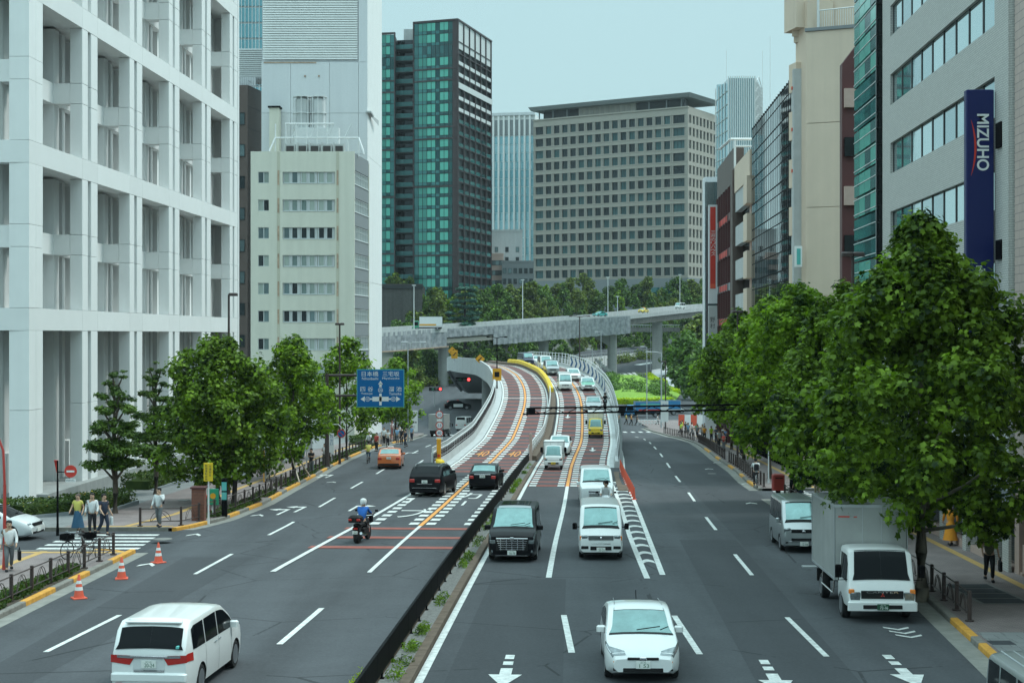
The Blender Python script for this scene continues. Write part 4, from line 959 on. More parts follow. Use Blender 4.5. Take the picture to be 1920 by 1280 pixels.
mb = MB()
for j in range(8): fb(mb, j*f.L/7-.08, j*f.L/7+.08, -.2, .12, -6, zt-3.2)
f.part('mullions', mb, M['maroon'])
mb = MB(); mb.box(SX(150)-.3, SX(150)+.85, 149.6, 151, -6, zt-2.2); obj('corner_pillar', mb, M['brown_panel'], t)
mb = MB()
for x in (0, 2, 4): mb.tube([(SX(150)+x,150,zt-2),(SX(150)+x,150,zt+.9)], .12, 5)
mb.tube([(SX(150)-.4,150,zt+.9),(SX(150)+6,150,zt+.9)], .14, 5); mb.tube([(SX(150)-.4,158,zt+.9),(SX(150)-.4,150,zt+.9)], .14, 5); mb.tube([(SX(150),150,zt+.2),(SX(150)+6,150,zt+.2)], .1, 5); obj('roof_frame', mb, M['white_metal'], t)
# ---- beige balcony building
t = bld('balcony_building', 'beige building with white balcony fronts and projecting corner blocks', SX(148), 148)
f = Fac(t, (SX(149.4),149.4), (SX(135),135)); zt = Z_(277,134)
mb = MB(); mb.box(SX(149)+1.2, SX(149)+12, 135, 149.5, -6, zt); obj('core', mb, M['beige'], t)
for k in range(9):
    z = zt-2.6-k*3.35
    mb = MB(); fb(mb, 0, f.L-3.2, -.6, 0, z-1.9, z-.0); f.part('balcony_front', mb, M['concrete_light'])
    mb = MB()
    for j in range(5): fb(mb, .2+j*2.1, 2.1+j*2.1, -.9, -.7, z-3.34, z-1.95)
    f.part('window_band', mb, M['g_dark'])
    mb = MB(); fb(mb, f.L-3.2, f.L, -.9, .35, z-2.2, z+.25); f.part('corner_block', mb, M['beige'])
    mb = MB(); fb(mb, f.L-3.0, f.L-.4, -.9, -.2, z-3.09, z-2.2); f.part('corner_recess', mb, M['pinkish'])
mb = MB(); fb(mb, 0, f.L, -1, .1, zt-2.6, zt); f.part('parapet', mb, M['beige'])
# ---- dark glass curtain-wall building
t = bld('dark_glass_building', 'dark mirrored curtain-wall building with a fine grid of panes', SX(106.6), 106.6)
f = Fac(t, (SX(134),134), (SX(106.6),106.6)); zt = Z_(140,106.6); nC, nR = 22, 12
mb = MB(); mb.v += [(SX(134)+.4,134,-6),(SX(106.6)+.4,106.6,-6),(SX(106.6)+9,106.6,-6),(SX(134)+9,134,-6)]+[(SX(134)+.4,134,zt-.1),(SX(106.6)+.4,106.6,zt-.1),(SX(106.6)+9,106.6,zt-.1),(SX(134)+9,134,zt-.1)]; mb.f += [(0,3,2,1),(4,5,6,7),(0,1,5,4),(1,2,6,5),(2,3,7,6),(3,0,4,7)]; mb.m += [0]*6; obj('core', mb, M['frame_dark'], t)
rh = (zt+1.2)/nR; pane = {}
gb = glass('glass_mirror_dark', (.10,.125,.135), (.32,.38,.40), .75, .9, rough=.02)
for r in range(nR):
    z = zt-.2-(r+1)*rh
    for c in range(nC):
        for (za, zb_) in ((.05, rh*.62), (rh*.66, rh-.05)):
            key = round(zb_-za, 2)
            if key not in pane: m_ = MB(); m_.quad([(0,0,0),(f.L/nC-.12,0,0),(f.L/nC-.12,0,zb_-za),(0,0,zb_-za)]); pane[key] = m_.mesh('pane', gb)
            if nC*r*2 + c*2 < 290 or za < .1: 
                if r < 6 or za < .1: f.part('pane', None, None, me=pane[key], u=c*f.L/nC+.06, z=z+za)
                else: pass
    if r >= 6:
        m_ = MB()
        for c in range(nC): m_.box(c*f.L/nC+.06, (c+1)*f.L/nC-.06, 0, .01, z+rh*.66, z+rh-.05)
        f.part('lower_panes', m_, gb, kind='stuff')
mb = MB()
for c in range(nC+1): fb(mb, c*f.L/nC-.04, c*f.L/nC+.04, -.2, .015, -5, zt)
for r in range(nR+1): fb(mb, 0, f.L, -.2, .02, zt-.2-r*rh-.05, zt-.2-r*rh+.05); r and fb(mb, 0, f.L, -.2, .018, zt-.2-r*rh+rh*.64-.04, zt-.2-r*rh+rh*.64+.03)
f.part('mullion_grid', mb, M['black_metal'])
mb = MB(); fb(mb, f.L, f.L+1.2, -2, .12, -6, zt+.2); f.part('end_pier', mb, M['concrete_light'])
for k in range(3): mb = MB(); fb(mb, f.L+.5, f.L+.75, .12, .2, 24.4-k*2.9, 24.62-k*2.9); f.part('red_lamp', mb, M['cone'])
t = thing('clinic_sign', 'small white vertical sign with green characters on the beige building corner', 'sign', (X_(1497,104), 104, Z_(480,104)))
mb = MB(); mb.box(X_(1491,104), X_(1504,104), 104, 104.3, Z_(500,104), Z_(461,104)); obj('board', mb, M['white'], t)
mb = MB(); mb.box(X_(1494,104), X_(1501,104), 103.97, 103.999, Z_(496,104), Z_(466,104)); obj('green_panel', mb, PT['teal'], t)
# ---- tall beige building with blank side wall
t = bld('beige_tower', 'tall beige building with a blank seamed side wall and stepped roof', X_(1500,104), 104)
y = 103; xa, xb = X_(1512,104.3), X_(1602,y); zt = Z_(58,104)
f = Fac(t, (xa,104.3), (xb,y)); zs = [-6,3.6,9.9,16,21.8,zt]
for z0, z1 in zip(zs, zs[1:]): mb = MB(); fb(mb, 0, f.L, -.4, 0, z0+.02, z1-.02); f.part('panel', mb, M['beige'])
mb = MB(); mb.box(xa+.3, xb, 104.75, 107, -6, zt-.05); obj('core', mb, M['beige'], t)
mb = MB(); fb(mb, -1.2, f.L, -4, -1.4, zt-.4, zt+5.5); f.part('penthouse', mb, M['beige'])
mb = MB(); fb(mb, -1.3, f.L*.42, -1.4, -1.3, zt, zt+4); f.part('penthouse_front', mb, M['beige'])
mb = MB(); fb(mb, -.1, f.L+.1, -.5, .1, zt, zt+.22); f.part('coping', mb, M['stone_grey'])
mb = MB()
for k in range(16): u = .9+k*.16; mb.tube([(u,.1,zt+.2),(u,.1,zt+1.4)], .02, 4)
mb.tube([(.9,.1,zt+1.4),(3.5,.1,zt+1.45)], .04, 4); mb.tube([(.8,.05,zt+.2),(.8,.05,zt+3)], .09, 6); f.part('roof_railing', mb, M['white_metal'])
f = Fac(t, (X_(1489,106.4),106.4), (xa-.02,104.3)); mb = MB(); fb(mb, 0.05, f.L, -2, -.1, -6, zt+2.2); f.part('corner_wall', mb, M['beige'])
for k in range(8):
    z = zt-2-k*3.35; mb = MB(); fb(mb, -.35, f.L*.45, -1, .25, z-1.9, z+.1); f.part('balcony_block', mb, M['beige'])
    mb = MB(); fb(mb, -.2, f.L*.4, -1, .0, z-3.2, z-1.95); f.part('balcony_recess', mb, M['pinkish'])
mb = MB(); fb(mb, -.6, f.L*.75, -1.2, .5, zt+.4, zt+3.2); f.part('turret', mb, M['beige'])
# ---- dark maroon recess building
t = bld('dark_recess_building', 'dark maroon fronted building with stacked balcony glazing beside the beige wall', X_(1585,96), 96)
x0, x1 = X_(1579,96), X_(1606,96); zt = Z_(120,96)
mb = MB(); mb.v += [(x0,96,-6),(x1,96,-6),(x1,96,zt+1.2),(x0,96,zt),(x0,96.7,-6),(x1,96.7,-6),(x1,96.7,zt+1.2),(x0,96.7,zt)]; mb.f += [(0,1,2,3),(1,5,6,2),(4,0,3,7),(3,2,6,7),(5,4,7,6)]; mb.m += [0]*5; obj('wall', mb, M['maroon'], t)
for k in range(8):
    mb = MB(); mb.box(x0+.1, x1, 95.7, 95.98, zt-1.6-k*3.1-1.2, zt-1.6-k*3.1); obj('balcony_front', mb, M['pinkish'] if k in (0, 2) else M['g_black'], t)
# ---- slim green glass building with white fins
t = bld('green_glass_building', 'slim dark green glass building with slanting white fins on its flank', SX(76.5)-.4, 76.5)
xo = .39; f = Fac(t, (SX(84)+xo,84), (SX(77.5)+xo,77.5)); zt = 30
mb = MB(); mb.box(SX(84)+xo+.15, SX(77)+4, 77.7, 84, -4, zt); obj('core', mb, M['frame_dark'], t)
for k in range(13):
    mb = MB()
    for j in range(4): fb(mb, j*f.L/4+.03, (j+1)*f.L/4-.03, -.1, 0, -3.2+k*2.4+.05, -3.2+k*2.4+1.1); fb(mb, j*f.L/4+.03, (j+1)*f.L/4-.03, -.1, 0, -3.2+k*2.4+1.2, -3.2+k*2.4+2.35)
    f.part('window_band', mb, M['g_teal'] if k % 3 else M['g_teal_d'])
for k in range(40): mb = MB(); fb(mb, 0, f.L, .01, .035, -3+k*.8, -2.96+k*.8); f.part('fin', mb, M['white_metal'])
f = Fac(t, (SX(77.5)+xo,77.5), (SX(77.5)+xo+.9,77.5)); mb = MB(); fb(mb, 0, .95, -.1, .02, -4, zt); f.part('front_glass', mb, M['g_black'])
mb = MB()
for k in range(40): fb(mb, 0, .95, .02, .06, -3+k*.8, -2.97+k*.8)
f.part('front_bars', mb, M['frame_dark'], kind='stuff')
# ---- brick bank building
t = bld('bank_building', 'pale brick bank building with long window bands, behind the blue vertical sign', SX(76)-.0, 76)
xo = .43; f = Fac(t, (SX(76)+xo,76), (SX(52.6)+xo,52.6)); Lb = f.L
rows = [(20.25-.0*k-3.36*k, 18.65-3.36*k) for k in range(-2, 6)]; rows = [(19.95-3.36*k, 18.45-3.36*k) for k in range(-2, 6)]
UA, UB = 2.0, Lb-2.25
mb = MB(); zp = 30
for zt_, zb_ in rows: fb(mb, 0, Lb, -.5, 0, zt_+.001, zp); zp = zb_-.001; fb(mb, 0, UA, -.5, 0, zb_, zt_); fb(mb, UB, Lb, -.5, 0, zb_, zt_)
fb(mb, 0, Lb, -.5, 0, 1.4, zp); f.part('brick_wall', mb, M['brick_white'])
nP = 9; wB = window_mesh((UB-UA)/nP-.14, 1.5, .07, .03, 0, M['frame_dark'], M['g_sky'])
for zt_, zb_ in rows:
    for k in range(nP): o = f.part('window', None, None, me=wB, u=UA+.07+k*(UB-UA)/nP, z=zb_); o.location.x += .16
mb = MB(); mb.v += [(SX(76)+xo+.52,76,-3),(SX(52.6)+xo+.52,52.6,-3),(SX(52.6)+12,52.6,-3),(SX(76)+12,76,-3)]+[(SX(76)+xo+.52,76,30),(SX(52.6)+xo+.52,52.6,30),(SX(52.6)+12,52.6,30),(SX(76)+12,76,30)]; mb.f += [(0,3,2,1),(4,5,6,7),(0,1,5,4),(1,2,6,5),(2,3,7,6),(3,0,4,7)]; mb.m += [0]*6; obj('core', mb, M['brick_white'], t)
mb = MB(); fb(mb, UB+1.4, UB+2.2, .0, .10, -3, 30); f.part('brick_pilaster', mb, M['brick_white'])
for k in range(3): mb = MB(); fb(mb, UB+.45, UB+1.15, .01, .09, [13.9,9.9,7.3][k], [14.8,10.6,8.0][k]); f.part('bracket_box', mb, M['black_metal'])
# street level shopfront
for k in range(6):
    mb = MB(); fb(mb, 1+k*3.9, 1.6+k*3.9, -.5, .05, -2.5, 1.39); f.part('pillar', mb, M['brick_white'])
    mb = MB(); fb(mb, 1.7+k*3.9, 4.8+k*3.9, -.45, -.35, -.9, 1.2); f.part('shop_window', mb, M['g_black'])
    mb = MB(); fb(mb, 1.65+k*3.9, 4.85+k*3.9, -.45, -.1, -2.5, -.95); f.part('low_wall', mb, M['pinkish'])
mb = MB(); fb(mb, -.2, Lb+.2, -.3, .12, 1.36, 1.75); f.part('fascia', mb, M['stone_grey'])
# ---- pinkish building at the far right edge
t = bld('pink_tile_building', 'pinkish tiled building wall at the far right edge', SX(51)+.2, 51)
f = Fac(t, (SX(52.5)+.5,52.5), (SX(30)+.5,30)); mb = MB(); fb(mb, 0, f.L, -3, 0, 2.2, 30); f.part('wall', mb, M['tile_pink'])
for k in range(7): mb = MB(); fb(mb, .6+k*3, 2.9+k*3, -.4, -.2, .0, 2.15); f.part('shop_window', mb, M['g_black']); mb = MB(); fb(mb, .0+k*3, .55+k*3, -.5, .0, -2, 2.19); f.part('pillar', mb, M['pinkish'])
mb = MB(); fb(mb, .6, f.L, -.4, -.1, -2, 0); f.part('low_wall', mb, M['pinkish'])
# ---- blue vertical bank sign
Yb = 54.7
t = thing('bank_sign', 'tall dark blue vertical bank sign with white letters and a red arc', 'sign', (X_(1837,Yb), Yb, 5.0))
x0, x1 = X_(1812,Yb), X_(1864,Yb); zt = Z_(168,Yb); BL = mat('sign_navy', (.006,.013,.095), .4, noise=.03)
mb = MB(); mb.bbox(x0, x1, Yb, Yb+.32, 5.2, zt, .03); obj('board', mb, BL, t)
o = text('lettering', 'MIZUHO', t, (0,0,0), 2.05, .44, M['white'], 'front', bold=.02)
me = o.data
for v in me.vertices: a, b = v.co.x, v.co.z; v.co.x, v.co.z = b, -a; 
o.location = (X_(1843,Yb)-t.location[0], -.012, (Z_(213,Yb)+Z_(321,Yb))/2-5.0)
mb = MB(); n = 12; zc_ = (Z_(225,Yb)+Z_(330,Yb))/2; hz = (Z_(225,Yb)-Z_(330,Yb))/2
for i in range(n+1):
    s_ = -1+2*i/n; xx = X_(1822,Yb)+.16*(1-s_*s_)-.03; w = .035*(1-s_*s_)+.004; mb.v += [(xx-w, Yb-.012, zc_+s_*hz), (xx+w, Yb-.012, zc_+s_*hz)]
for i in range(n): mb.f.append((2*i, 2*i+1, 2*i+3, 2*i+2)); mb.m.append(0)
obj('red_arc', mb, M['red'], t)
for i, ch in enumerate('みずほ'): o = text('lettering', ch, t, (0,0,0), .46, .43, M['white'], 'front', bold=.015); o.location = (X_(1838,Yb)-t.location[0], -.012, Z_(509+i*29,Yb)-5.0)
# ================================================================ EXPRESSWAY, RAMP PARAPETS, RAILINGS
# elevated expressway crossing behind: piers, deck, mesh shroud
EP = [(640,345,8.2),(715,360,8.0),(830,380,9.1),(980,400,10.5),(1180,430,12.9),(1290,470,15.4),(1400,520,18.0)]
EX = [(X_(px,Y), Y, z) for px, Y, z in EP]
def ep(px):
    Y = float(np.interp(px, [p[0] for p in EP], [p[1] for p in EP])); z = float(np.interp(px, [p[0] for p in EP], [p[2] for p in EP])); return X_(px,Y), Y, z
ex = thing('expressway_viaduct', 'raised expressway crossing behind the flyover, partly wrapped in grey mesh sheets', 'bridge', ep(830))
def esweep(name, sec, pa, pb, m, n=None, kind=None):
    n = n or max(2, int((pb-pa)/40)); mb = MB(); k = len(sec)
    for i in range(n+1):
        px = pa+(pb-pa)*i/n; x, y, z = ep(px); x2, y2, _ = ep(px+1); d = math.hypot(x2-x, y2-y); nx, ny = -(y2-y)/d, (x2-x)/d
        for o, dz in sec: mb.v.append((x+nx*o, y+ny*o, z+dz))
    for i in range(n):
        for j in range(k): a = i*k+j; b = i*k+(j+1) % k; mb.f.append((a, b, b+k, a+k)); mb.m.append(0)
    mb.f += [tuple(reversed(range(k))), tuple(range(n*k, n*k+k))]; mb.m += [0, 0]
    return obj(name, mb, m, ex, kind=kind)
mesh_m = bpy.data.materials.new('mesh_sheet'); mesh_m.use_nodes = True; n_ = mesh_m.node_tree.nodes; l_ = mesh_m.node_tree.links; p_ = n_['Principled BSDF']
t_ = n_.new('ShaderNodeTexCoord'); w_ = n_.new('ShaderNodeTexNoise'); w_.inputs['Scale'].default_value = .9; w_.inputs['Detail'].default_value = 8; l_.new(t_.outputs['Object'], w_.inputs[0])
c_ = n_.new('ShaderNodeValToRGB'); c_.color_ramp.elements[0].color = (.17,.185,.20,1); c_.color_ramp.elements[1].color = (.36,.38,.40,1); c_.color_ramp.elements[0].position = .3; c_.color_ramp.elements[1].position = .7
l_.new(w_.outputs[0], c_.inputs[0]); l_.new(c_.outputs[0], p_.inputs['Base Color']); p_.inputs['Roughness'].default_value = .8
esweep('deck', [(-.0,-1.2),(.4,-3.0),(9.5,-3.0),(10,-1.2)], 640, 1400, M['concrete_dark'])
esweep('near_parapet', [(-.25,-1.2),(-.25,0),(0,0),(0,-1.2)], 640, 1400, M['concrete_light']); esweep('far_parapet', [(9.8,-1.2),(9.8,.55),(10.1,.55),(10.1,-1.2)], 640, 1400, M['concrete_light'])
def shroud(pa, pb, z0, z1):
    n = int((pb-pa)/9)
    for i in range(n):       # hung sheets with visible seams, slightly bellied
        a, b = pa+(pb-pa)*i/n, pa+(pb-pa)*(i+1)/n; mb = MB()
        for px, o in ((a+.15,-.42),((a+b)/2,-.52-.1*random.random()),(b-.15,-.42)):
            x, y, z = ep(px)
            for h in (z0, (z0+z1)/2-.2, z1): mb.v.append((x, y+o+(-.08*random.random() if h not in (z1,) else 0), z+h+(random.uniform(-.1,.1) if h == z0 else 0)))
        mb.f += [(0,3,4,1),(1,4,5,2),(3,6,7,4),(4,7,8,5)]; mb.m += [0]*4; obj('mesh_sheet', mb, mesh_m, ex)
shroud(650, 838, -4.9, -.3); shroud(838, 925, -2.6, -.4); shroud(925, 1182, -5.3, -.35)
esweep('edge_beam', [(-.7,-5.0),(-.7,-4.75),(-.45,-4.75),(-.45,-5.0)], 650, 838, M['rust']); esweep('girder', [(.1,-3.0),(.1,-4.0),(.6,-4.0),(.6,-3.0)], 838, 928, M['beige_grey'])
for px in (830, 1020, 1150): 
    x, y, z = ep(px); mb = MB(); mb.lathe([(1.35,zg(y)-1),(1.35,z-5.0),(2.2,z-3.0)], (x, y+5, 0), 16); obj('pier', mb, M['concrete'], ex, True)
x, y, z = ep(1150); mb = MB(); mb.v += [(x-9.5,y+4,z-3.5),(x,y+4,z-3.5),(x,y+4,z-9),(x-9.5,y+6,z-3.5),(x,y+6,z-3.5),(x,y+6,z-9)]; mb.f += [(0,2,1),(3,4,5),(0,1,4,3),(1,2,5,4),(2,0,3,5)]; mb.m += [0]*5; obj('bracket', mb, M['concrete'], ex)
x, y, z = ep(1235); mb = MB(); mb.box(x-1.5, x+1.5, y+4, y+6, zg(y)-2, z-3); obj('pier', mb, M['concrete'], ex)
# second lower bridge under it
br = thing('far_footbridge', 'low grey concrete bridge with railing beyond the expressway pier', 'bridge', (X_(1190,500), 500, Z_(622,500)))
mb = MB(); mb.box(X_(1180,500), X_(1275,500), 500, 506, Z_(622,500), Z_(614,500)); obj('deck', mb, M['concrete_dark'], br)
mb = MB(); 
for k in range(30): x = X_(1182,500)+k*.55; mb.box(x, x+.06, 499.9, 500, Z_(614,500), Z_(609,500))
mb.box(X_(1180,500), X_(1275,500), 499.9, 500, Z_(609.5,500), Z_(608.6,500)); obj('railing', mb, M['frame_pale'], br)
mb = MB(); mb.box(X_(1232,500), X_(1238,500), 501, 504, zg(500)-1, Z_(622,500)); obj('pier', mb, M['concrete'], br)
# stairway under the viaduct
t = thing('stairway', 'concrete stairway rising under the expressway beside the round pier', 'stairs', (X_(1130,425), 425, zg(425)))
for k in range(12): mb = MB(); x = X_(1116,425)+k*.5; mb.box(x, x+.55, 424, 426, zg(425)+5.0-k*.42-.5, zg(425)+5.4-k*.42); obj('step', mb, M['concrete'], t)
# retaining wall of the far underpass and its upper road
t = thing('retaining_wall', 'long pale retaining wall with railing beyond the grass island', 'wall', (X_(1085,450), 450, zg(450)))
NW = 22
for k in range(NW):
    def wp(q): px = 1060+(1262-1060)*q; Y = 440+q*85; return X_(px,Y), Y, Z_(float(np.interp(px,[1060,1080,1240,1262],[674,672,656.6,655])),Y)
    a, b = wp(k/NW), wp((k+1)/NW); mb = MB(); n = 0
    mb.v += [(a[0]+.04,a[1],zg(a[1])-.5),(b[0]-.04,b[1],zg(b[1])-.5),(b[0]-.04,b[1],b[2]),(a[0]+.04,a[1],a[2]),(a[0]+.04,a[1]+.5,zg(a[1])-.5),(b[0]-.04,b[1]+.5,zg(b[1])-.5),(b[0]-.04,b[1]+.5,b[2]),(a[0]+.04,a[1]+.5,a[2])]
    mb.f += [(0,1,2,3),(3,2,6,7),(5,4,7,6),(1,5,6,2),(4,0,3,7)]; mb.m += [0]*5; obj('wall_panel', mb, M['white'], t)
mb = MB()
for k in range(NW*3+1): a = wp(k/(NW*3)); mb.box(a[0]-.06, a[0]+.06, a[1], a[1]+.1, a[2], a[2]+.9)
for k in range(NW): a, b = wp(k/NW), wp((k+1)/NW); mb.tube([(a[0],a[1],a[2]+.9),(b[0],b[1],b[2]+.9)], .06, 4)
obj('railing', mb, M['grey_metal'], t)
mb = MB()
for k in range(NW+1): a = wp(k/NW); mb.v += [(a[0],a[1]+.4,a[2]-.05),(a[0]+6,a[1]+22,a[2]+2.2)]
for k in range(NW): mb.f.append((2*k,2*k+2,2*k+3,2*k+1)); mb.m.append(0)
S('upper_road', mb, M['asphalt'])
# grass island between ramp and curving road
mb = MB(); I0 = [(1136,757),(1180,758),(1264,756),(1275,740),(1264,728),(1230,722),(1200,716),(1170,711),(1140,709)]
IP = [at(*p) for p in I0]; c = (sum(p[0] for p in IP)/9, sum(p[1] for p in IP)/9); n = 9
for k, h in ((1.0,.12),(.93,.5),(.6,1.6),(.25,2.1)): mb.v += [(c[0]+(p[0]-c[0])*k, c[1]+(p[1]-c[1])*k, p[2]+h) for p in IP]
for r in range(3):
    for i in range(n): j = (i+1) % n; mb.f.append((r*n+i, r*n+j, r*n+n+j, r*n+n+i)); mb.m.append(0)
mb.f.append(tuple(range(3*n, 4*n))); mb.m.append(0); M['grass'] = mat('grass_green', (.17,.30,.03), .9, noise=.45, nscale=1.2, bump=.8, bscale=3)
S('grass_island', mb, M['grass'], smooth=True)
mb = MB(); IQ = [at(*p) for p in ((1243,668),(1262,664),(1268,740),(1245,727),(1222,707),(1222,690))]; mb.quad([(x,y,z+.15) for x,y,z in IQ]); S('pale_traffic_island', mb, M['concrete_light'])

# ---- ramp parapets and railings
pr = thing('ramp_left_parapet', 'curved pale concrete parapet with pipe railing on the left side of the flyover', 'railing', rp(sY(112), -6.2))
s0 = sY(110)
k = 0; s = s0
while s < SMAX-2:      # cast panels with joints; solid and taller where the ramp is a bridge
    hi = 1.15 if s > sY(176) else .55; lo = -1.25 if s > sY(168) else -.1; s1 = min(SMAX, s+4.0)
    mb = sweep([(-6.75,lo),(-6.75,hi),(-6.5,hi),(-6.38,lo)], s+.015, s1-.015, 1.3); obj('parapet_panel', mb, M['concrete_light'], pr); s = s1
def pipe_rail(root, off, s0, s1, zs, post, r=.045, mpost=None, mrail=None, ztop=1.2, zb=.5):
    mb = MB(); n = int((s1-s0)/1.6)
    for z in zs: mb.tube([tuple(np.array(rp(s0+(s1-s0)*i/n, off))+np.array((0,0,z))) for i in range(n+1)], r, 6)
    obj('rail', mb, mrail or M['white_metal'], root)
    mb = MB(); s = s0
    while s <= s1: x, y, z = rp(s, off); mb.obox((x, y), rdir(s), .06, .05, z+zb, z+ztop); s += post
    obj('posts', mb, mpost or M['white_metal'], root, kind='stuff')
pipe_rail(pr, -6.6, s0, sY(178), (.75,.95,1.22), 1.6, .05)
pipe_rail(pr, -6.55, s0, sY(178), (.68,), .8, .03, M['frame_brown'], ztop=1.1)
mb = MB(); s = s0
while s < sY(178): x, y, z = rp(s, -6.68); mb.obox((x, y), rdir(s), .018, .018, z+.5, z+1.55); s += .22
obj('fence_pickets', mb, M['white_metal'], pr, kind='stuff')
pipe_rail(pr, -6.68, s0, sY(178), (1.55,), 3.2, .03)
pq = thing('ramp_right_parapet', 'curved concrete parapet with pipe rails along the right side of the flyover', 'railing', rp(sY(112), 6.9))
s = sY(112)
while s < SMAX-2: s1 = min(SMAX, s+4.0); mb = sweep([(6.62,-.05),(6.7,.5),(6.95,.5),(7.12,-1.2 if s > sY(168) else -.3)], s+.015, s1-.015, 1.3); obj('parapet_panel', mb, M['concrete_light'], pq); s = s1
pipe_rail(pq, 6.85, sY(118), SMAX-1, (.8,1.1), 2.0, .05); pipe_rail(pq, 7.0, sY(150), SMAX-1, (1.9,1.4), 2.0, .04, ztop=2.0)
mb = MB(); s = sY(106)
while s < sY(150): x, y, z = rp(s, 7.15); mb.obox((x, y), rdir(s), .03, .03, z-.2, z+1.5); s += 2.0
obj('fence_posts', mb, M['grey_metal'], pq, kind='stuff')
# chevron board on the outer bend
cb = thing('chevron_board', 'long white curved board with blue chevrons on the outside of the flyover bend', 'sign', rp(sY(180), 6.5))
sa, sb = sY(177), sY(222); nch = 10
M['chev_blue'] = mat('chevron_blue', (.005,.10,.26), .6, spec=.1)
for k in range(nch):
    a, b = sa+(sb-sa)*k/nch, sa+(sb-sa)*(k+1)/nch; mb = MB(); mc = MB()
    n = 0
    for q in (a+.03, b-.03):
        x, y, z = rp(q, 6.5); mb.v += [(x, y, z+.4), (x, y, z+1.75)]
    mb.f.append((0,2,3,1)); mb.m.append(0)
    def cp(q, h, o=6.47): x, y, z = rp(a+(b-a)*q, o); return (x, y, z+.4+1.35*h)
    for (h0, h1) in ((.02,.5),(.5,.98)):
        e0 = .15 if h0 < .3 else .5; e1 = .5 if h0 < .3 else .15
        mc.quad([cp(.95-e0,h0), cp(.62-e0,h0), cp(.62-e1,h1), cp(.95-e1,h1)])
    obj('board', mb, M['white'], cb); obj('chevron', mc, M['chev_blue'], cb)
# yellow rubber guard along the median at the crest
yg = thing('yellow_guard', 'yellow ribbed guard strip along the median at the crest of the flyover', 'barrier', rp(sY(180), .2))
s = sY(179)
while s < sY(236): mb = sweep([(-.15,.42),(-.1,.85),(.15,.95),(.4,.85),(.45,.42)], s+.05, s+2.4, 1.2); obj('guard_segment', mb, M['yellow'], yg); s += 2.5
# white pipe rail in the median beyond the black barrier
mr_ = thing('median_railing', 'white pipe railing on the median wall after the black barrier', 'railing', rp(sY(119), -.1))
pipe_rail(mr_, -.05, sY(119), sY(178), (.75,1.0,1.25), 1.8, .045, zb=.4, ztop=1.25)
mb = MB(); s = sY(119)
while s < sY(150): x, y, z = rp(s, -.05); x2, y2, z2 = rp(s+1.0, -.05); mb.tube([(x,y,z+.45),(x2,y2,z2+1.2)], .025, 4); mb.tube([(x,y,z+1.2),(x2,y2,z2+.45)], .025, 4); s += 1.0
obj('mesh_braces', mb, M['white_metal'], mr_, kind='stuff')
mb = MB(); x, y, z = rp(sY(118.8), .1); mb.bbox(x-.1, x+.12, y-.1, y+.1, z-.1, z+2.2, .03); obj('end_post', mb, M['pinkish'], mr_)
# black guard barrier of the near median: boards and posts
bb = thing('black_barrier', 'long black steel guard barrier on the median between the carriageways', 'barrier', rp(35, .0))
s = 20.0; k = 0
while s < sY(117):
    s1 = s+2.0
    for z0, z1, th in ((.24,.80,.025),(.80,.83,.035)):
        mb = MB()
        for q in (s+.01, s1-.01):
            for o in (-th, th): x, y, z = rp(q, o); mb.v += [(x, y, zg(y)+z0), (x, y, zg(y)+z1)]
        mb.f += [(0,1,5,4),(2,6,7,3),(1,3,7,5),(0,4,6,2),(0,2,3,1),(4,5,7,6)]; mb.m += [0]*6
        obj('guard_board' if z1 < .9 else 'top_rail', mb, M['black_metal'], bb)
    x, y, z = rp(s+1, -.01); mb = MB(); mb.obox((x, y), rdir(s), .035, .02, zg(y), zg(y)+.75); mb.obox((x, y), rdir(s), .08, .05, zg(y)+.05, zg(y)+.08); obj('post', mb, M['black_metal'], bb); s = s1
# steel gate of orange delineator cones at the gore tip
cn = MB(); cn.lathe([(.15,0),(.15,.03),(.075,.035),(.03,.68),(.02,.7)], n=10); cone_me = cn.mesh('delineator', M['cone'], True)
first = None
for k in range(16):
    q = k/15; Y = 84+q*27; x = X_(1180-18*min(1, q*1.3)-2*q, Y) if 0 else (rp(sY(Y), 6.75)[0]+.35+.2*(1-q))
    o = link('delineator_cone', cone_me, None, (x, Y, zg(Y)+.02)); tag(o, 'orange delineator cone of the gore row, %s from the near end' % ['first','second','third','fourth','fifth','sixth','seventh','eighth','ninth','tenth','eleventh','twelfth','thirteenth','fourteenth','fifteenth','sixteenth'][k], 'traffic cone', 'orange delineator cones along the gore')
mb = MB()
S('gore_kerb', strip(lambda y: rp(sY(y), 6.55)[0], lambda y: EL(y)-.35 if y > 94 else rp(sY(y), 6.6)[0]+.9, 90, 112, .05), M['kerb_brown'])
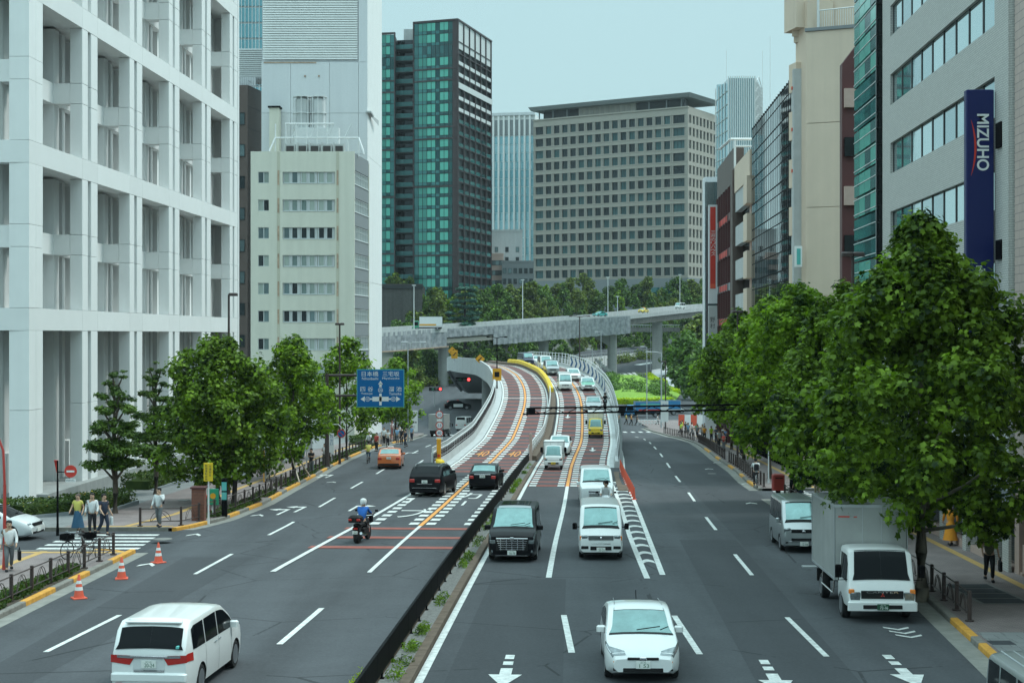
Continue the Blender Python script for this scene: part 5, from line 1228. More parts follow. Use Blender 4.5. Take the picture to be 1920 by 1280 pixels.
# ---- sidewalk guard railings, dark brown with decorative hoops
hoop = MB()
for k in range(10):
    a, b = PI*k/9, PI*(k+1)/9
    if k < 9: hoop.tube([(math.cos(a)*.48+.95, 0, .18+math.sin(a)*.5), (math.cos(b)*.48+.95, 0, .18+math.sin(b)*.5)], .014, 4)
hoop.tube([(.5,0,.2),(.95,0,.66)], .012, 4); hoop.tube([(1.4,0,.2),(.95,0,.66)], .012, 4)
hoop_me = hoop.mesh('hoop', M['brown_metal'])
post = MB(); post.bbox(-.05,.05,-.05,.05,0,.86,.015); post.lathe([(.13,0),(.13,.03)], (0,0,.0), 8); post_me = post.mesh('post', M['brown_metal'])
def guard(name, label, P, detail=True, step=1.9, dz=.15):
    """P: list of world (x,y); rail follows it"""
    P = [np.array(p, float) for p in P]; D = [0]
    for a, b in zip(P, P[1:]): D.append(D[-1]+float(np.linalg.norm(b-a)))
    n = max(1, round(D[-1]/step)); pts = []
    for i in range(n+1): s = D[-1]*i/n; pts.append((float(np.interp(s, D, [p[0] for p in P])), float(np.interp(s, D, [p[1] for p in P]))))
    x, y = pts[0]; t = thing(name, label, 'railing', (x, y, zg(y)+dz), 0, 'brown guard railings along the kerbs')
    for i, (x, y) in enumerate(pts):
        link('post', post_me, t, (x-pts[0][0], y-pts[0][1], zg(y)+dz-t.location[2]))
        if i < n:
            x2, y2 = pts[i+1]; mb = MB()
            for h in (.78,.2): mb.tube([(x,y,zg(y)+dz+h),(x2,y2,zg(y2)+dz+h)], .022, 5)
            obj('rail', mb, M['brown_metal'], t)
            if detail: link('hoop', hoop_me, t, (x-pts[0][0], y-pts[0][1], zg(y)+dz-t.location[2]), math.atan2(y2-y, x2-x), scale=(math.hypot(x2-x,y2-y)/1.9,1,1))
    return t
KLo = lambda y: KL(y)-.42
guard('guard_railing', 'brown hooped railing between the three cones and the parked bicycle', [(KLo(y), y) for y in (40,45,50,54,58.2)]+[(-16.6,58.4)])
guard('guard_railing', 'brown hooped railing behind the yellow sign and round tree on the left kerb', [(-16.8,68.2),(-15.1,68.4)]+[(KLo(y), y) for y in (72,76,80,84,88,92)])
guard('guard_railing', 'brown hooped railing along the left kerb in front of the staked tree', [(KLo(y), y) for y in (94,100,106,112,120)], False, 2.2)
guard('guard_railing', 'brown railing along the left kerb before the crowd at the far crossing', [(KLo(y), y) for y in (122,132,142,152,165)], False, 2.4)
KRo = lambda y: KR(y)+.45
guard('guard_railing', 'short brown hooped railing beside the big plane trunk at the white truck', [(KRo(y), y) for y in (52,48.4,44.6,42.4)])
guard('guard_railing', 'brown railing by the red post box ahead of the silver van', [(KRo(y), y) for y in (66,74,82)]+[(15.9,83.6)])
guard('guard_railing', 'brown railing along the right kerb past the side street', [(KRo(y), y) for y in (91.5,96,102,110,118)], False, 1.8)
guard('guard_railing', 'brown railing in front of the crowd at the far right crossing', [(KRo(y), y) for y in (122,132,142,152,160)], False, 1.9)
guard('guard_railing', 'farthest brown railing on the right, where the yellow vests stand', [(KRo(y), y) for y in (166,176,186,196,206)], False, 2.2)
# ================================================================ TREES, HEDGES, WEEDS
M['leaf_plane'] = leaf_mat('leaf_plane', (.009,.028,.006), (.22,.35,.03), .32)
M['leaf_bright'] = leaf_mat('leaf_bright', (.022,.06,.010), (.29,.45,.035), .38)
M['leaf_dark'] = leaf_mat('leaf_dark', (.018,.042,.010), (.11,.19,.03), .2)
M['leaf_far'] = leaf_mat('leaf_far', (.02,.05,.012), (.17,.30,.05), .25)
M['leaf_far2'] = leaf_mat('leaf_far_olive', (.04,.065,.012), (.21,.27,.04), .25)
M['leaf_cedar'] = leaf_mat('leaf_cedar', (.02,.07,.055), (.08,.20,.15), .15)
M['leaf_hedge'] = leaf_mat('leaf_hedge', (.02,.045,.010), (.09,.14,.022), .2)
M['leaf_yellow'] = leaf_mat('leaf_hedge_yellow', (.22,.30,.01), (.62,.70,.02), .4)
M['bark'] = mat('bark', (.085,.068,.052), .9, noise=.4, nscale=5, bump=.8, bscale=14)
M['bark_pale'] = mat('bark_plane', (.17,.15,.115), .85, noise=.4, nscale=3, bump=.6, bscale=9)
M['bark_dark'] = mat('bark_dark', (.035,.028,.025), .9, noise=.3, nscale=6)
def lobed(n=5):
    P = []
    for k in range(n): a = PI/2+(k-(n-1)/2)*(2*PI*.78/n); P.append((math.cos(a)*(.5 if k == n//2 else .45), math.sin(a)*.5)); 
    out = [(0,-.28)]
    for k in range(n):
        a = -PI*.22+(PI*1.44)*k/(n-1); r = .5 if k in (1,2,3) else .4; out.append((r*math.cos(a), r*math.sin(a)))
        if k < n-1: b = -PI*.22+(PI*1.44)*(k+.5)/(n-1); out.append((.26*math.cos(b), .26*math.sin(b)))
    return np.array(out)
L_LOBED = lobed(); L_OVAL = np.array([(0,-.5),(.28,-.05),(.16,.36),(0,.52),(-.16,.36),(-.28,-.05)]); L_TRI = np.array([(0,-.5),(.42,0),(0,.5),(-.42,0)]); L_LONG = np.array([(0,-.5),(.1,0),(0,.5),(-.1,0)])
def leaf_arrays(C, N, size, shape, rng):
    n = len(C); k = len(shape)
    N = N/np.linalg.norm(N, axis=1)[:,None]; R = rng.normal(size=(n,3)); U = np.cross(N, R); U /= np.linalg.norm(U, axis=1)[:,None]; V = np.cross(N, U)
    s = size*rng.uniform(.65, 1.25, n)
    P = C[:,None,:]+(U[:,None,:]*shape[None,:,0:1]+V[:,None,:]*shape[None,:,1:2])*s[:,None,None]
    curl = -(shape[:,0]**2)*.5-(shape[:,1]**2)*.35; P += N[:,None,:]*curl[None,:,None]*s[:,None,None]
    return P.reshape(-1,3)
def leaf_mesh(name, V, k, m):
    me = bpy.data.meshes.new(name); nv = len(V); nf = nv//k
    me.vertices.add(nv); me.vertices.foreach_set('co', V.astype(np.float32).ravel()); me.loops.add(nv); me.loops.foreach_set('vertex_index', np.arange(nv, dtype=np.int32))
    me.polygons.add(nf); me.polygons.foreach_set('loop_start', np.arange(0, nv, k, dtype=np.int32)); me.update(calc_edges=True); me.materials.append(m); return me
def clump_leaves(cl, per, size, shape, rng, up=.6, flat=1.0):
    Cs, Ns = [], []
    for (c, r) in cl:
        m_ = max(4, int(per*r*r)); d = rng.normal(size=(m_,3)); d /= np.linalg.norm(d, axis=1)[:,None]
        rad = r*rng.uniform(.55, 1.08, m_)[:,None]*(1+.25*rng.normal(size=(m_,1))*.5); q = d*rad; q[:,2] *= flat
        Cs.append(np.array(c)+q); nn = d*.7+rng.normal(size=(m_,3))*.45; nn[:,2] += up; Ns.append(nn)
    C, N = np.concatenate(Cs), np.concatenate(Ns); return leaf_arrays(C, N, size, shape, rng)
def envelope(kind):
    return {'plane': ([0,.08,.3,.55,.8,.93,1],[.6,.88,1,.88,.56,.32,.08]), 'peak': ([0,.08,.3,.5,.7,.85,1],[.62,.9,1,.9,.58,.27,.05]), 'round': ([0,.1,.35,.6,.85,1],[.66,.92,1,.97,.68,.2]), 'cone': ([0,.1,.4,.75,1],[.7,1,.8,.42,.05]),
            'far': ([0,.2,.5,.8,1],[.7,1,.95,.65,.15]), 'column': ([0,.1,.5,.85,1],[.6,.95,1,.6,.1])}[kind]
def make_crown(kind, R, h0, h1, nclump, per, size, shape, seed, cr=(.14,.26), shell=.55):
    rng = np.random.default_rng(seed); ts, rs = envelope(kind); cl = []; Hh = h1-h0
    wob = rng.uniform(.82, 1.14, 9)
    while len(cl) < nclump:
        t = rng.uniform(0, 1)**.9; a = rng.uniform(0, 2*PI); er = float(np.interp(t, ts, rs))*R*float(np.interp((a/(2*PI))*8, range(9), wob))
        rr = er*(rng.uniform(shell, 1) if rng.random() < .8 else rng.uniform(0, shell)); rad = R*rng.uniform(*cr)*(.75 if t > .85 else 1)
        cl.append(((rr*math.cos(a), rr*math.sin(a), h0+t*Hh), rad))
    return cl, clump_leaves(cl, per, size, shape, rng)
def trunk_mb(h0, h1, r, cl, seed, nbr=9, lean=0.0):
    rng = random.Random(seed); mb = MB(); P = [(0,0,-.2),(.02,0,.3),(lean*.3,.03,h0*.6),(lean*.7,-.04,h0+ (h1-h0)*.3),(lean,.05,h0+(h1-h0)*.8)]
    mb.tube(P, [r*1.35, r*1.05, r*.9, r*.6, r*.15], 9)
    for c, rad in sorted(cl, key=lambda q: rng.random())[:nbr]:
        z = h0*.75+(c[2]-h0)*.45; s = (lean*.5, 0, max(h0*.7, min(z, h1*.8))); m_ = (s[0]*.5+c[0]*.5, c[1]*.5, (s[2]+c[2])/2-.15); mb.tube([s, m_, c], [r*.38, r*.24, r*.07], 6)
    return mb
def tree(label, x, y, z, kind, R, h0, h1, nclump, per, size, shape, lm, seed, r=.16, bark='bark', group=None, name='street_tree', cr=(.14,.26), shell=.55, lean=0.0):
    t = thing(name, label, 'tree', (x, y, z), 0, group); cl, V = make_crown(kind, R, h0, h1, nclump, per, size, shape, seed, cr, shell)
    link('crown', leaf_mesh('crown', V, len(shape), lm), t); link('trunk', trunk_mb(h0, h1, r, cl, seed, lean=lean).mesh('trunk', M[bark], True), t); return t
GR = 'plane trees along the right pavement'
def gz(y): return zg(y)+.14
tree('big near plane tree with pale trunk overhanging the white box truck', 12.75, 47, gz(47), 'peak', 4.75, 2.3, 11.7, 420, 300, .26, L_LOBED, M['leaf_plane'], 3, .21, 'bark_pale', GR, cr=(.07,.15), shell=.5)
tree('plane tree crown above the parked silver van, behind the biggest plane tree', 14.3, 65, gz(65), 'plane', 3.6, 2.3, 10.6, 260, 300, .26, L_LOBED, M['leaf_plane'], 5, .17, 'bark_dark', GR, cr=(.08,.17))
tree('plane tree standing right behind the red post box', 15.5, 81, gz(81), 'plane', 3.7, 2.7, 11.6, 260, 230, .30, L_LOBED, M['leaf_bright'], 8, .18, 'bark_dark', GR, cr=(.09,.18))
tree('plane tree next past the side street zebra on the right', 16.9, 99, gz(99), 'plane', 3.6, 3.0, 11.8, 230, 170, .33, L_LOBED, M['leaf_bright'], 13, .16, 'bark', GR, cr=(.09,.19))
tree('plane tree over the middle of the right-hand railings', 18.1, 118, gz(118), 'plane', 3.6, 3.1, 11.6, 120, 130, .38, L_OVAL, M['leaf_plane'], 21, .15, 'bark', GR)
tree('plane tree shading the near end of the waiting crowd', 20.2, 139, gz(139), 'plane', 3.7, 3.2, 11.4, 120, 110, .42, L_OVAL, M['leaf_bright'], 22, .15, 'bark', GR)
tree('plane tree above the thick of the waiting crowd', 22.6, 160, gz(160), 'plane', 3.7, 3.3, 11.4, 110, 100, .45, L_OVAL, M['leaf_plane'], 23, .15, 'bark', GR)
tree('last plane tree of the right-hand row, above the yellow vests', 24.4, 184, gz(184), 'plane', 3.5, 3.2, 10.6, 100, 90, .5, L_OVAL, M['leaf_bright'], 24, .15, 'bark', GR)
GL = 'street trees along the left pavement'
tree('large round dark-leaved tree with two trunks beside the yellow sign', -15.6, 80, gz(80), 'round', 3.3, 1.3, 8.5, 230, 270, .26, L_LOBED, M['leaf_plane'], 31, .14, 'bark_dark', GL, cr=(.13,.24))
mb = MB(); mb.tube([(-14.6,79.2,gz(79)-.1),(-14.55,79.3,gz(79)+1.2),(-14.8,79.6,gz(79)+4)], [.17,.13,.08], 8); o = obj('trunk', mb, M['bark_dark'], bpy.data.objects['street_tree.008'] if 'street_tree.008' in bpy.data.objects else None, True)
tree('upright bright green plane tree held by wooden stakes', -14.35, 99, gz(99), 'plane', 2.8, 1.5, 9.2, 130, 230, .30, L_LOBED, M['leaf_bright'], 33, .15, 'bark', GL, cr=(.14,.26))
tree('plane tree directly under and behind the blue direction sign', -13.6, 124, gz(124), 'plane', 2.8, 2.3, 9.8, 110, 150, .36, L_OVAL, M['leaf_bright'], 34, .12, 'bark', GL)
tree('rounded plane tree at the right edge of the blue direction sign', -12.8, 166, gz(166), 'column', 2.9, 1.9, 8.9, 110, 130, .42, L_OVAL, M['leaf_bright'], 35, .13, 'bark_dark', GL)
tree('green tree rising by the cream building left of the sign post', -19.0, 141, gz(141), 'plane', 2.3, 3.0, 8.6, 60, 110, .40, L_OVAL, M['leaf_plane'], 36, .13, 'bark', GL)
tree('dark tree at the foot of the white tower behind the sign', -17.0, 176, gz(176), 'round', 2.4, 1.8, 6.6, 50, 110, .42, L_OVAL, M['leaf_dark'], 37, .13, 'bark', GL)
# tiered podocarps on the forecourt
def tiered(label, x, y, z, R, h, seed, tiers, lm):
    t = thing('tiered_tree', label, 'tree', (x, y, z), 0, 'clipped tiered trees on the forecourt'); rng = np.random.default_rng(seed); cl = []; pads = []
    for (hh, rr) in tiers:
        nb = 5 if rr > 1 else 3; a0 = rng.uniform(0, 6)
        for k in range(nb):
            a = a0+2*PI*k/nb+rng.uniform(-.3,.3); d = rr*rng.uniform(.55,.8); c = (d*math.cos(a), d*math.sin(a), hh+rng.uniform(-.25,.25)); pads.append(c)
            for q in range(4): cl.append(((c[0]+rng.normal()*rr*.2, c[1]+rng.normal()*rr*.2, c[2]+rng.normal()*.08), rr*.33))
        cl.append(((0,0,hh+.3), rr*.4))
    V = clump_leaves(cl, 900, .17, L_OVAL, rng, up=1.0, flat=.45); link('crown', leaf_mesh('crown', V, len(L_OVAL), lm), t)
    mb = MB(); mb.tube([(0,0,-.2),(.03,0,1),(-.05,.02,h*.6),(0,0,h*.95)], [.2,.14,.1,.03], 8)
    for c in pads: mb.tube([(0,0,max(.8,c[2]-.9)),(c[0]*.5,c[1]*.5,c[2]-.45),c], [.07,.05,.02], 5)
    link('trunk', mb.mesh('trunk', M['bark'], True), t)
TL = leaf_mat('leaf_podocarp', (.02,.05,.008), (.12,.20,.03), .25)
tiered('tiered clipped tree standing behind the three pedestrians', -19.6, 74.5, gz(74), 1.7, 6.6, 41, [(2.3,1.35),(3.2,1.6),(4.2,1.15),(5.1,1.0),(5.9,.8),(6.6,.5)], TL)
tiered('tiered clipped tree half hidden behind the large round tree', -20.3, 86, gz(86), 1.5, 7.2, 42, [(2.4,1.1),(3.4,1.4),(4.6,1.2),(5.6,.9),(6.4,.7),(7.2,.45)], TL)
# wooden stakes round the staked tree and framed tree guard
t = thing('tree_stakes', 'timber stakes and rails propping the bright green plane tree', 'tree stakes', (-14.5, 97.5, gz(98)))
x, y, z = -14.6, 97.6, gz(98)
for a, b in (((-1.3,-1.2),(-.1,.8)),((1.0,-1.1),(.1,.8)),((1.2,2.6),(.2,1.2)),((-1.2,2.4),(.0,1.2))): mb = MB(); mb.tube([(x+a[0],y+a[1],z),(x+b[0],y+b[1],z+2.0)], .05, 6); obj('stake', mb, M['beige'], t)
for k, a in enumerate((-1.6,-.7,.2)): mb = MB(); mb.box(x-1.2+k*.02, x-1.12+k*.02, y+a*1.1, y+a*1.1+.08, z, z+2.1); obj('frame_post', mb, M['kerb_yellow'] if k == 0 else M['brown_panel'], t)
for h in (.7, 1.3, 2.05): mb = MB(); mb.box(x-1.2, x-1.14, y-1.8, y+.3, z+h, z+h+.07); obj('frame_rail', mb, M['beige'], t)
mb = MB(); mb.box(x-1.17, x-1.15, y-1.7, y+.25, z+.2, z+1.95); obj('wire_panel', mb, M['grey_metal'], t)
# ---- background trees beyond the roads: shared crowns, one thing each
protos = []
for i, (kind, R, h0, h1, lm) in enumerate([('far',4.2,1.6,10.5,'leaf_far'),('round',3.8,1.4,8.5,'leaf_dark'),('cone',3.0,1.0,10.5,'leaf_far'),('far',4.6,1.5,11.5,'leaf_far2'),('column',2.2,.8,9.0,'leaf_bright')]):
    cl, V = make_crown(kind, R, h0, h1, 70, 42, .75, L_TRI, 60+i, (.16,.30)); protos.append((leaf_mesh('crown', V, 4, M[lm]), trunk_mb(h0, h1, .25, cl, i, 6).mesh('trunk', M['bark_dark'], True)))
rt = random.Random(5)
def far_tree(px, py_base, Y, kind, sc, label, z=None):
    x = X_(px, Y); zz = zg(Y)+hill(x, Y) if z is None else z
    t = thing('background_tree', label, 'tree', (x, Y, zz-.3), rt.uniform(0, 6), 'trees on the slope beyond the expressway'); t.scale = (sc, sc, sc*rt.uniform(.9,1.12))
    link('crown', protos[kind][0], t); link('trunk', protos[kind][1], t)
KN = ['spreading mid-green tree', 'low round dark tree', 'pointed conical tree', 'broad olive-green tree', 'slender bright green tree']
spots_ = [('teal tower', 735, 925), ('striped tower', 925, 1000), ('grid office', 1000, 1235), ('lattice tower', 1235, 1335)]
NTH = ['first', 'second', 'third', 'fourth', 'fifth', 'sixth', 'seventh', 'eighth', 'ninth', 'tenth', 'eleventh', 'twelfth']
for row, (dy, sc) in enumerate([(58,1.05),(44,.98),(30,.9),(16,.82),(4,.62)]):
    rown = ['crest', 'upper', 'middle', 'lower', 'foot'][row]
    for place, pa, pb in spots_:
        px = pa+rt.uniform(0, 12); i_ = 0
        while px < pb:
            Y = 470.
            for _ in range(6): x = X_(px, Y); Y = float(np.interp(x, [-400, -5, 0, 12, 25, 60, 300], [398, 398, 410, 450, 500, 515, 520]))+dy
            k = rt.choice([0,0,1,1,2,3,3,4] if row < 3 else [0,1,2,3,4,4,0])
            far_tree(px, 0, Y+rt.uniform(-4,4), k, sc*rt.uniform(.85,1.12), '%s in the %s row below the %s, %s from the left' % (KN[k], rown, place, NTH[min(11,i_)])); i_ += 1
            px += rt.uniform(21, 31)
for px, Y, k, sc, lb in [(1300,330,1,1.35,'large dark tree between the expressway end and the plane trees'),(1322,300,0,1.2,'dark tree just left of the grey vertical sign'),(1288,370,0,1.4,'tall green tree hiding the right end of the expressway'),(1268,420,1,1.1,'dark tree by the far pavement wall on the right'),(1310,390,3,1.5,'broad tree behind the red banner building foot'),
        (742,352,1,.75,'round dark tree left of the first expressway pier'),(772,372,3,.8,'olive tree beside the first expressway pier'),(800,390,0,.8,'green tree between blue sign and expressway pier'),(905,392,0,.9,'tree under the viaduct right of the yellow curve signs'),(948,400,1,.8,'dark tree under the viaduct behind the flyover crest'),(986,405,0,.85,'green tree under the viaduct middle span'),(1052,418,1,.8,'dark tree under the viaduct near the round pier'),
        (1090,428,4,.7,'slender bright tree left of the stairway'),(1175,528,4,.9,'bright tree behind the stairway pier'),(1208,532,0,.9,'tree beside the far footbridge'),(735,330,3,.6,'low olive shrub-like tree under the expressway at left'),(862,385,3,.65,'small olive tree behind the viaduct pier')]:
    far_tree(px, 0, Y, k, sc, lb)
for px, Y in ((732,378),(768,379)):   # rooftop bushes of the podium
    far_tree(px, 0, 443, 1, .38, 'clipped round bush on the podium roof, %s of the pair' % ('left' if px < 750 else 'right'), z=Z_(537,440))
# blue-green cedar with flat layered boughs
rng = np.random.default_rng(77); t = thing('cedar_tree', 'blue-green cedar with flat layered boughs in front of the teal tower', 'tree', (X_(872,402), 402, zg(402)+9.0))
cl = []
for lv in range(9):
    h = 3.5+lv*1.55; rr = 6.4*(1-.085*lv)
    for k in range(9-lv//2): a = rng.uniform(0, 2*PI); d = rr*rng.uniform(.3, 1); cl.append(((d*math.cos(a), d*math.sin(a), h+rng.uniform(-.3,.3)-d*.06), 1.25))
V = clump_leaves(cl, 150, .5, L_TRI, rng, up=1.2, flat=.34); link('crown', leaf_mesh('crown', V, 4, M['leaf_cedar']), t); mb = MB(); mb.tube([(0,0,-.3),(0,0,8),(0,0,17)], [.5,.35,.08], 8)
for c, r in cl[::3]: mb.tube([(0,0,c[2]-.5), c], [.14,.05], 4)
link('trunk', mb.mesh('trunk', M['bark_dark'], True), t)
# ---- hedges
def hedge(name, label, P, w, h, lm, per=260, size=.12, base=None, flowers=None, shape=L_OVAL, dz=0.0, planter=True):
    P = [np.array(p, float) for p in P]; rng = np.random.default_rng(len(label)); x0, y0 = P[0]; z0 = base if base is not None else gz(y0)
    t = thing(name, label, 'hedge', (x0, y0, z0)); Cs, Ns = [], []; core = MB(); pl = MB()
    for a, b in zip(P, P[1:]):
        L = float(np.linalg.norm(b-a)); d = (b-a)/L; nrm = np.array((-d[1], d[0])); n = int(per*L*(w+2*h)); s = rng.uniform(0, L, n); q = rng.uniform(0, w+2*h, n)
        oy = np.where(q < h, -w/2, np.where(q > w+h, w/2, q-h-w/2)); oz = np.where(q < h, q, np.where(q > w+h, w+2*h-q, h)); oz = oz*rng.uniform(.9,1.06,n)+.06*np.sin(s*2.1)+.05*np.sin(s*5.3+oy*3)
        c = np.stack([a[0]+d[0]*s+nrm[0]*oy, a[1]+d[1]*s+nrm[1]*oy, np.zeros(n)], 1); c[:,2] = np.array([ (zg(float(yy))+.14 if base is None else base)  for yy in c[:,1]])-z0+oz+dz; c[:,0] -= x0; c[:,1] -= y0
        c += rng.normal(size=(n,3))*.035; Cs.append(c); nn = rng.normal(size=(n,3))*.5; nn[:,2] += .8; nn[:,:2] += nrm[None,:]*(oy/w)[:,None]*1.2; Ns.append(nn)
        m_ = (a+b)/2; za = (zg(float(m_[1]))+.14 if base is None else base); core.obox(m_, d, max(.2, L/2-.3), w/2-.2, za+dz, za+dz+h-.2)
        if planter:
            for o in (-w/2-.1, w/2+.1): pl.obox(m_+nrm*o, d, L/2, .09, za-.4, za+.18)
    V = leaf_arrays(np.concatenate(Cs), np.concatenate(Ns), size, shape, rng); link('foliage', leaf_mesh('foliage', V, len(shape), lm), t); obj('core', core, lm, t)
    if planter: obj('planter_edge', pl, M['stone_grey'], t)
    if flowers:
        C = np.concatenate(Cs); i = rng.choice(len(C), flowers); V = leaf_arrays(C[i]+np.array((0,0,.06)), np.tile((0,0,1.), (flowers,1))+rng.normal(size=(flowers,3))*.3, .085, L_OVAL, rng); link('flowers', leaf_mesh('flowers', V, 6, M['yellow']), t)
hedge('flowering_hedge', 'long low hedge dotted with yellow flowers in front of the white grid block', [(-30.5,70.0),(-24.0,72.5),(-21.2,75.5),(-20.8,79.5)], 2.0, .75, M['leaf_hedge'], 200, .13, flowers=260)
hedge('clipped_hedge', 'shorter rounded hedge behind the tiered trees by the entrance steps', [(-22.2,89),(-21.6,97)], 1.8, .8, M['leaf_hedge'], 160, .15, flowers=60)
hedge('clipped_hedge', 'low green hedge near the cream building behind the sign post', [(-18.6,112),(-18.4,118)], 1.4, .7, M['leaf_hedge'], 120, .16)
hedge('clipped_hedge', 'low hedge at the foot of the white tower by the crossing', [(-15.6,150),(-15.0,162)], 1.2, .8, M['leaf_hedge'], 90, .2)
hedge('yellow_hedge', 'bright yellow-green clipped hedge along the front of the grass island', [at(1142,757)[:2], at(1200,758)[:2], at(1262,757)[:2]], 1.6, 1.2, M['leaf_yellow'], 22, .4, base=-7, planter=False, shape=L_TRI)
hedge('yellow_hedge', 'yellow-green hedge curving along the back of the grass island', [at(1134,716)[:2], at(1165,716)[:2], at(1200,722)[:2], at(1238,730)[:2], at(1266,740)[:2]], 2.4, 1.3, M['leaf_yellow'], 14, .5, base=-6.6, planter=False, shape=L_TRI)
hedge('yellow_hedge', 'curled yellow-green hedge on the small pale traffic island', [at(1240,681)[:2], at(1222,690)[:2], at(1217,702)[:2], at(1226,716)[:2], at(1244,727)[:2]], 2.0, 1.3, M['leaf_yellow'], 12, .55, base=-5.4, planter=False, shape=L_TRI)
# rough shrubs on the island mound
rng = np.random.default_rng(4); cl = []
for k in range(60): q = rng.uniform(0,1,2); x, y, z = at(1150+q[0]*100, 716+q[1]*30+q[0]*6); cl.append(((x, y, z+1.2+rng.uniform(0,1)), rng.uniform(.9,1.8)))
for k in range(14): x, y, z = at(1138+rng.uniform(0,18), 712+rng.uniform(0,8)); cl.append(((x,y,z+1.4), 1.5))
link('island_shrubs', leaf_mesh('shrubs', clump_leaves(cl, 60, .5, L_TRI, rng, up=.8, flat=.7), 4, M['leaf_far']), kind='stuff')
# undergrowth at the far road edges
cl = []
for k in range(240):
    px = rng.uniform(720, 1290); Y = float(np.interp(px, [720,830,1000,1120,1290],[335,392,405,468,515]))+rng.uniform(0,14); x = X_(px,Y); cl.append(((x, Y, zg(Y)+hill(x,Y)+rng.uniform(.4,1.6)), rng.uniform(1.0,2.2)))
link('roadside_undergrowth', leaf_mesh('undergrowth', clump_leaves(cl, 30, .65, L_TRI, rng, up=.8, flat=.8), 4, M['leaf_far2']), kind='stuff')
# weeds in the kerbside beds and the median
def weeds(name, spots, size, lm, h=.25, per=26):
    C, N = [], []
    for (x, y, z, r) in spots:
        n = int(per*r*8); a = rng.uniform(0, 2*PI, n); d = r*np.sqrt(rng.uniform(0,1,n)); C.append(np.stack([x+d*np.cos(a), y+d*np.sin(a)*1.6, z+rng.uniform(.02,h,n)*(1-d/r*.5)], 1)); nn = rng.normal(size=(n,3)); nn[:,2] += .5; N.append(nn)
    link(name, leaf_mesh(name, leaf_arrays(np.concatenate(C), np.concatenate(N), size, L_LONG if size > .12 else L_OVAL, rng), len(L_LONG) if size > .12 else 6, lm), kind='stuff')
S('planting_bed', strip(lambda y: KL(y)-1.25, lambda y: KL(y)-.24, 36, 53.5, .16), M['soil'])
for y0, y1 in ((72.5,82),(84,88),(92,101),(103,112),(115,150)): S('planting_bed', strip(lambda y: KL(y)-1.25, lambda y: KL(y)-.24, y0, y1, .16), M['soil'])
sp = []
for y0, y1 in ((36,53.5),(72.5,82),(84,88),(92,101),(103,112),(115,150)):
    y = y0+.2
    while y < y1: sp.append((KL(y)-.75+rng.uniform(-.2,.2), y, zg(y)+.16, rng.uniform(.35,.5))); y += .42
weeds('kerbside_grass', sp, .11, M['leaf_hedge'], .22, 60)
sp = [(*rp(s, .3)[:2], zg(rp(s, .3)[1])+.06, rng.uniform(.12,.3)) for s in [21,23.5,24.2,26,27,28.4,31,35,36.5,41,46,47,55,56,63,71,72,80,92,93,105]+list(rng.uniform(20,115,30))]
weeds('median_weeds', sp, .14, M['leaf_bright'], .32, 60)
sp = [(*rp(s, -.22)[:2], zg(rp(s, -.22)[1])+.02, .22) for s in (29.5,30,30.5,31,31.6,32.2,32.8,33.3,27.2,26.4)]
weeds('median_weeds', sp, .14, M['leaf_yellow'], .75, 110)
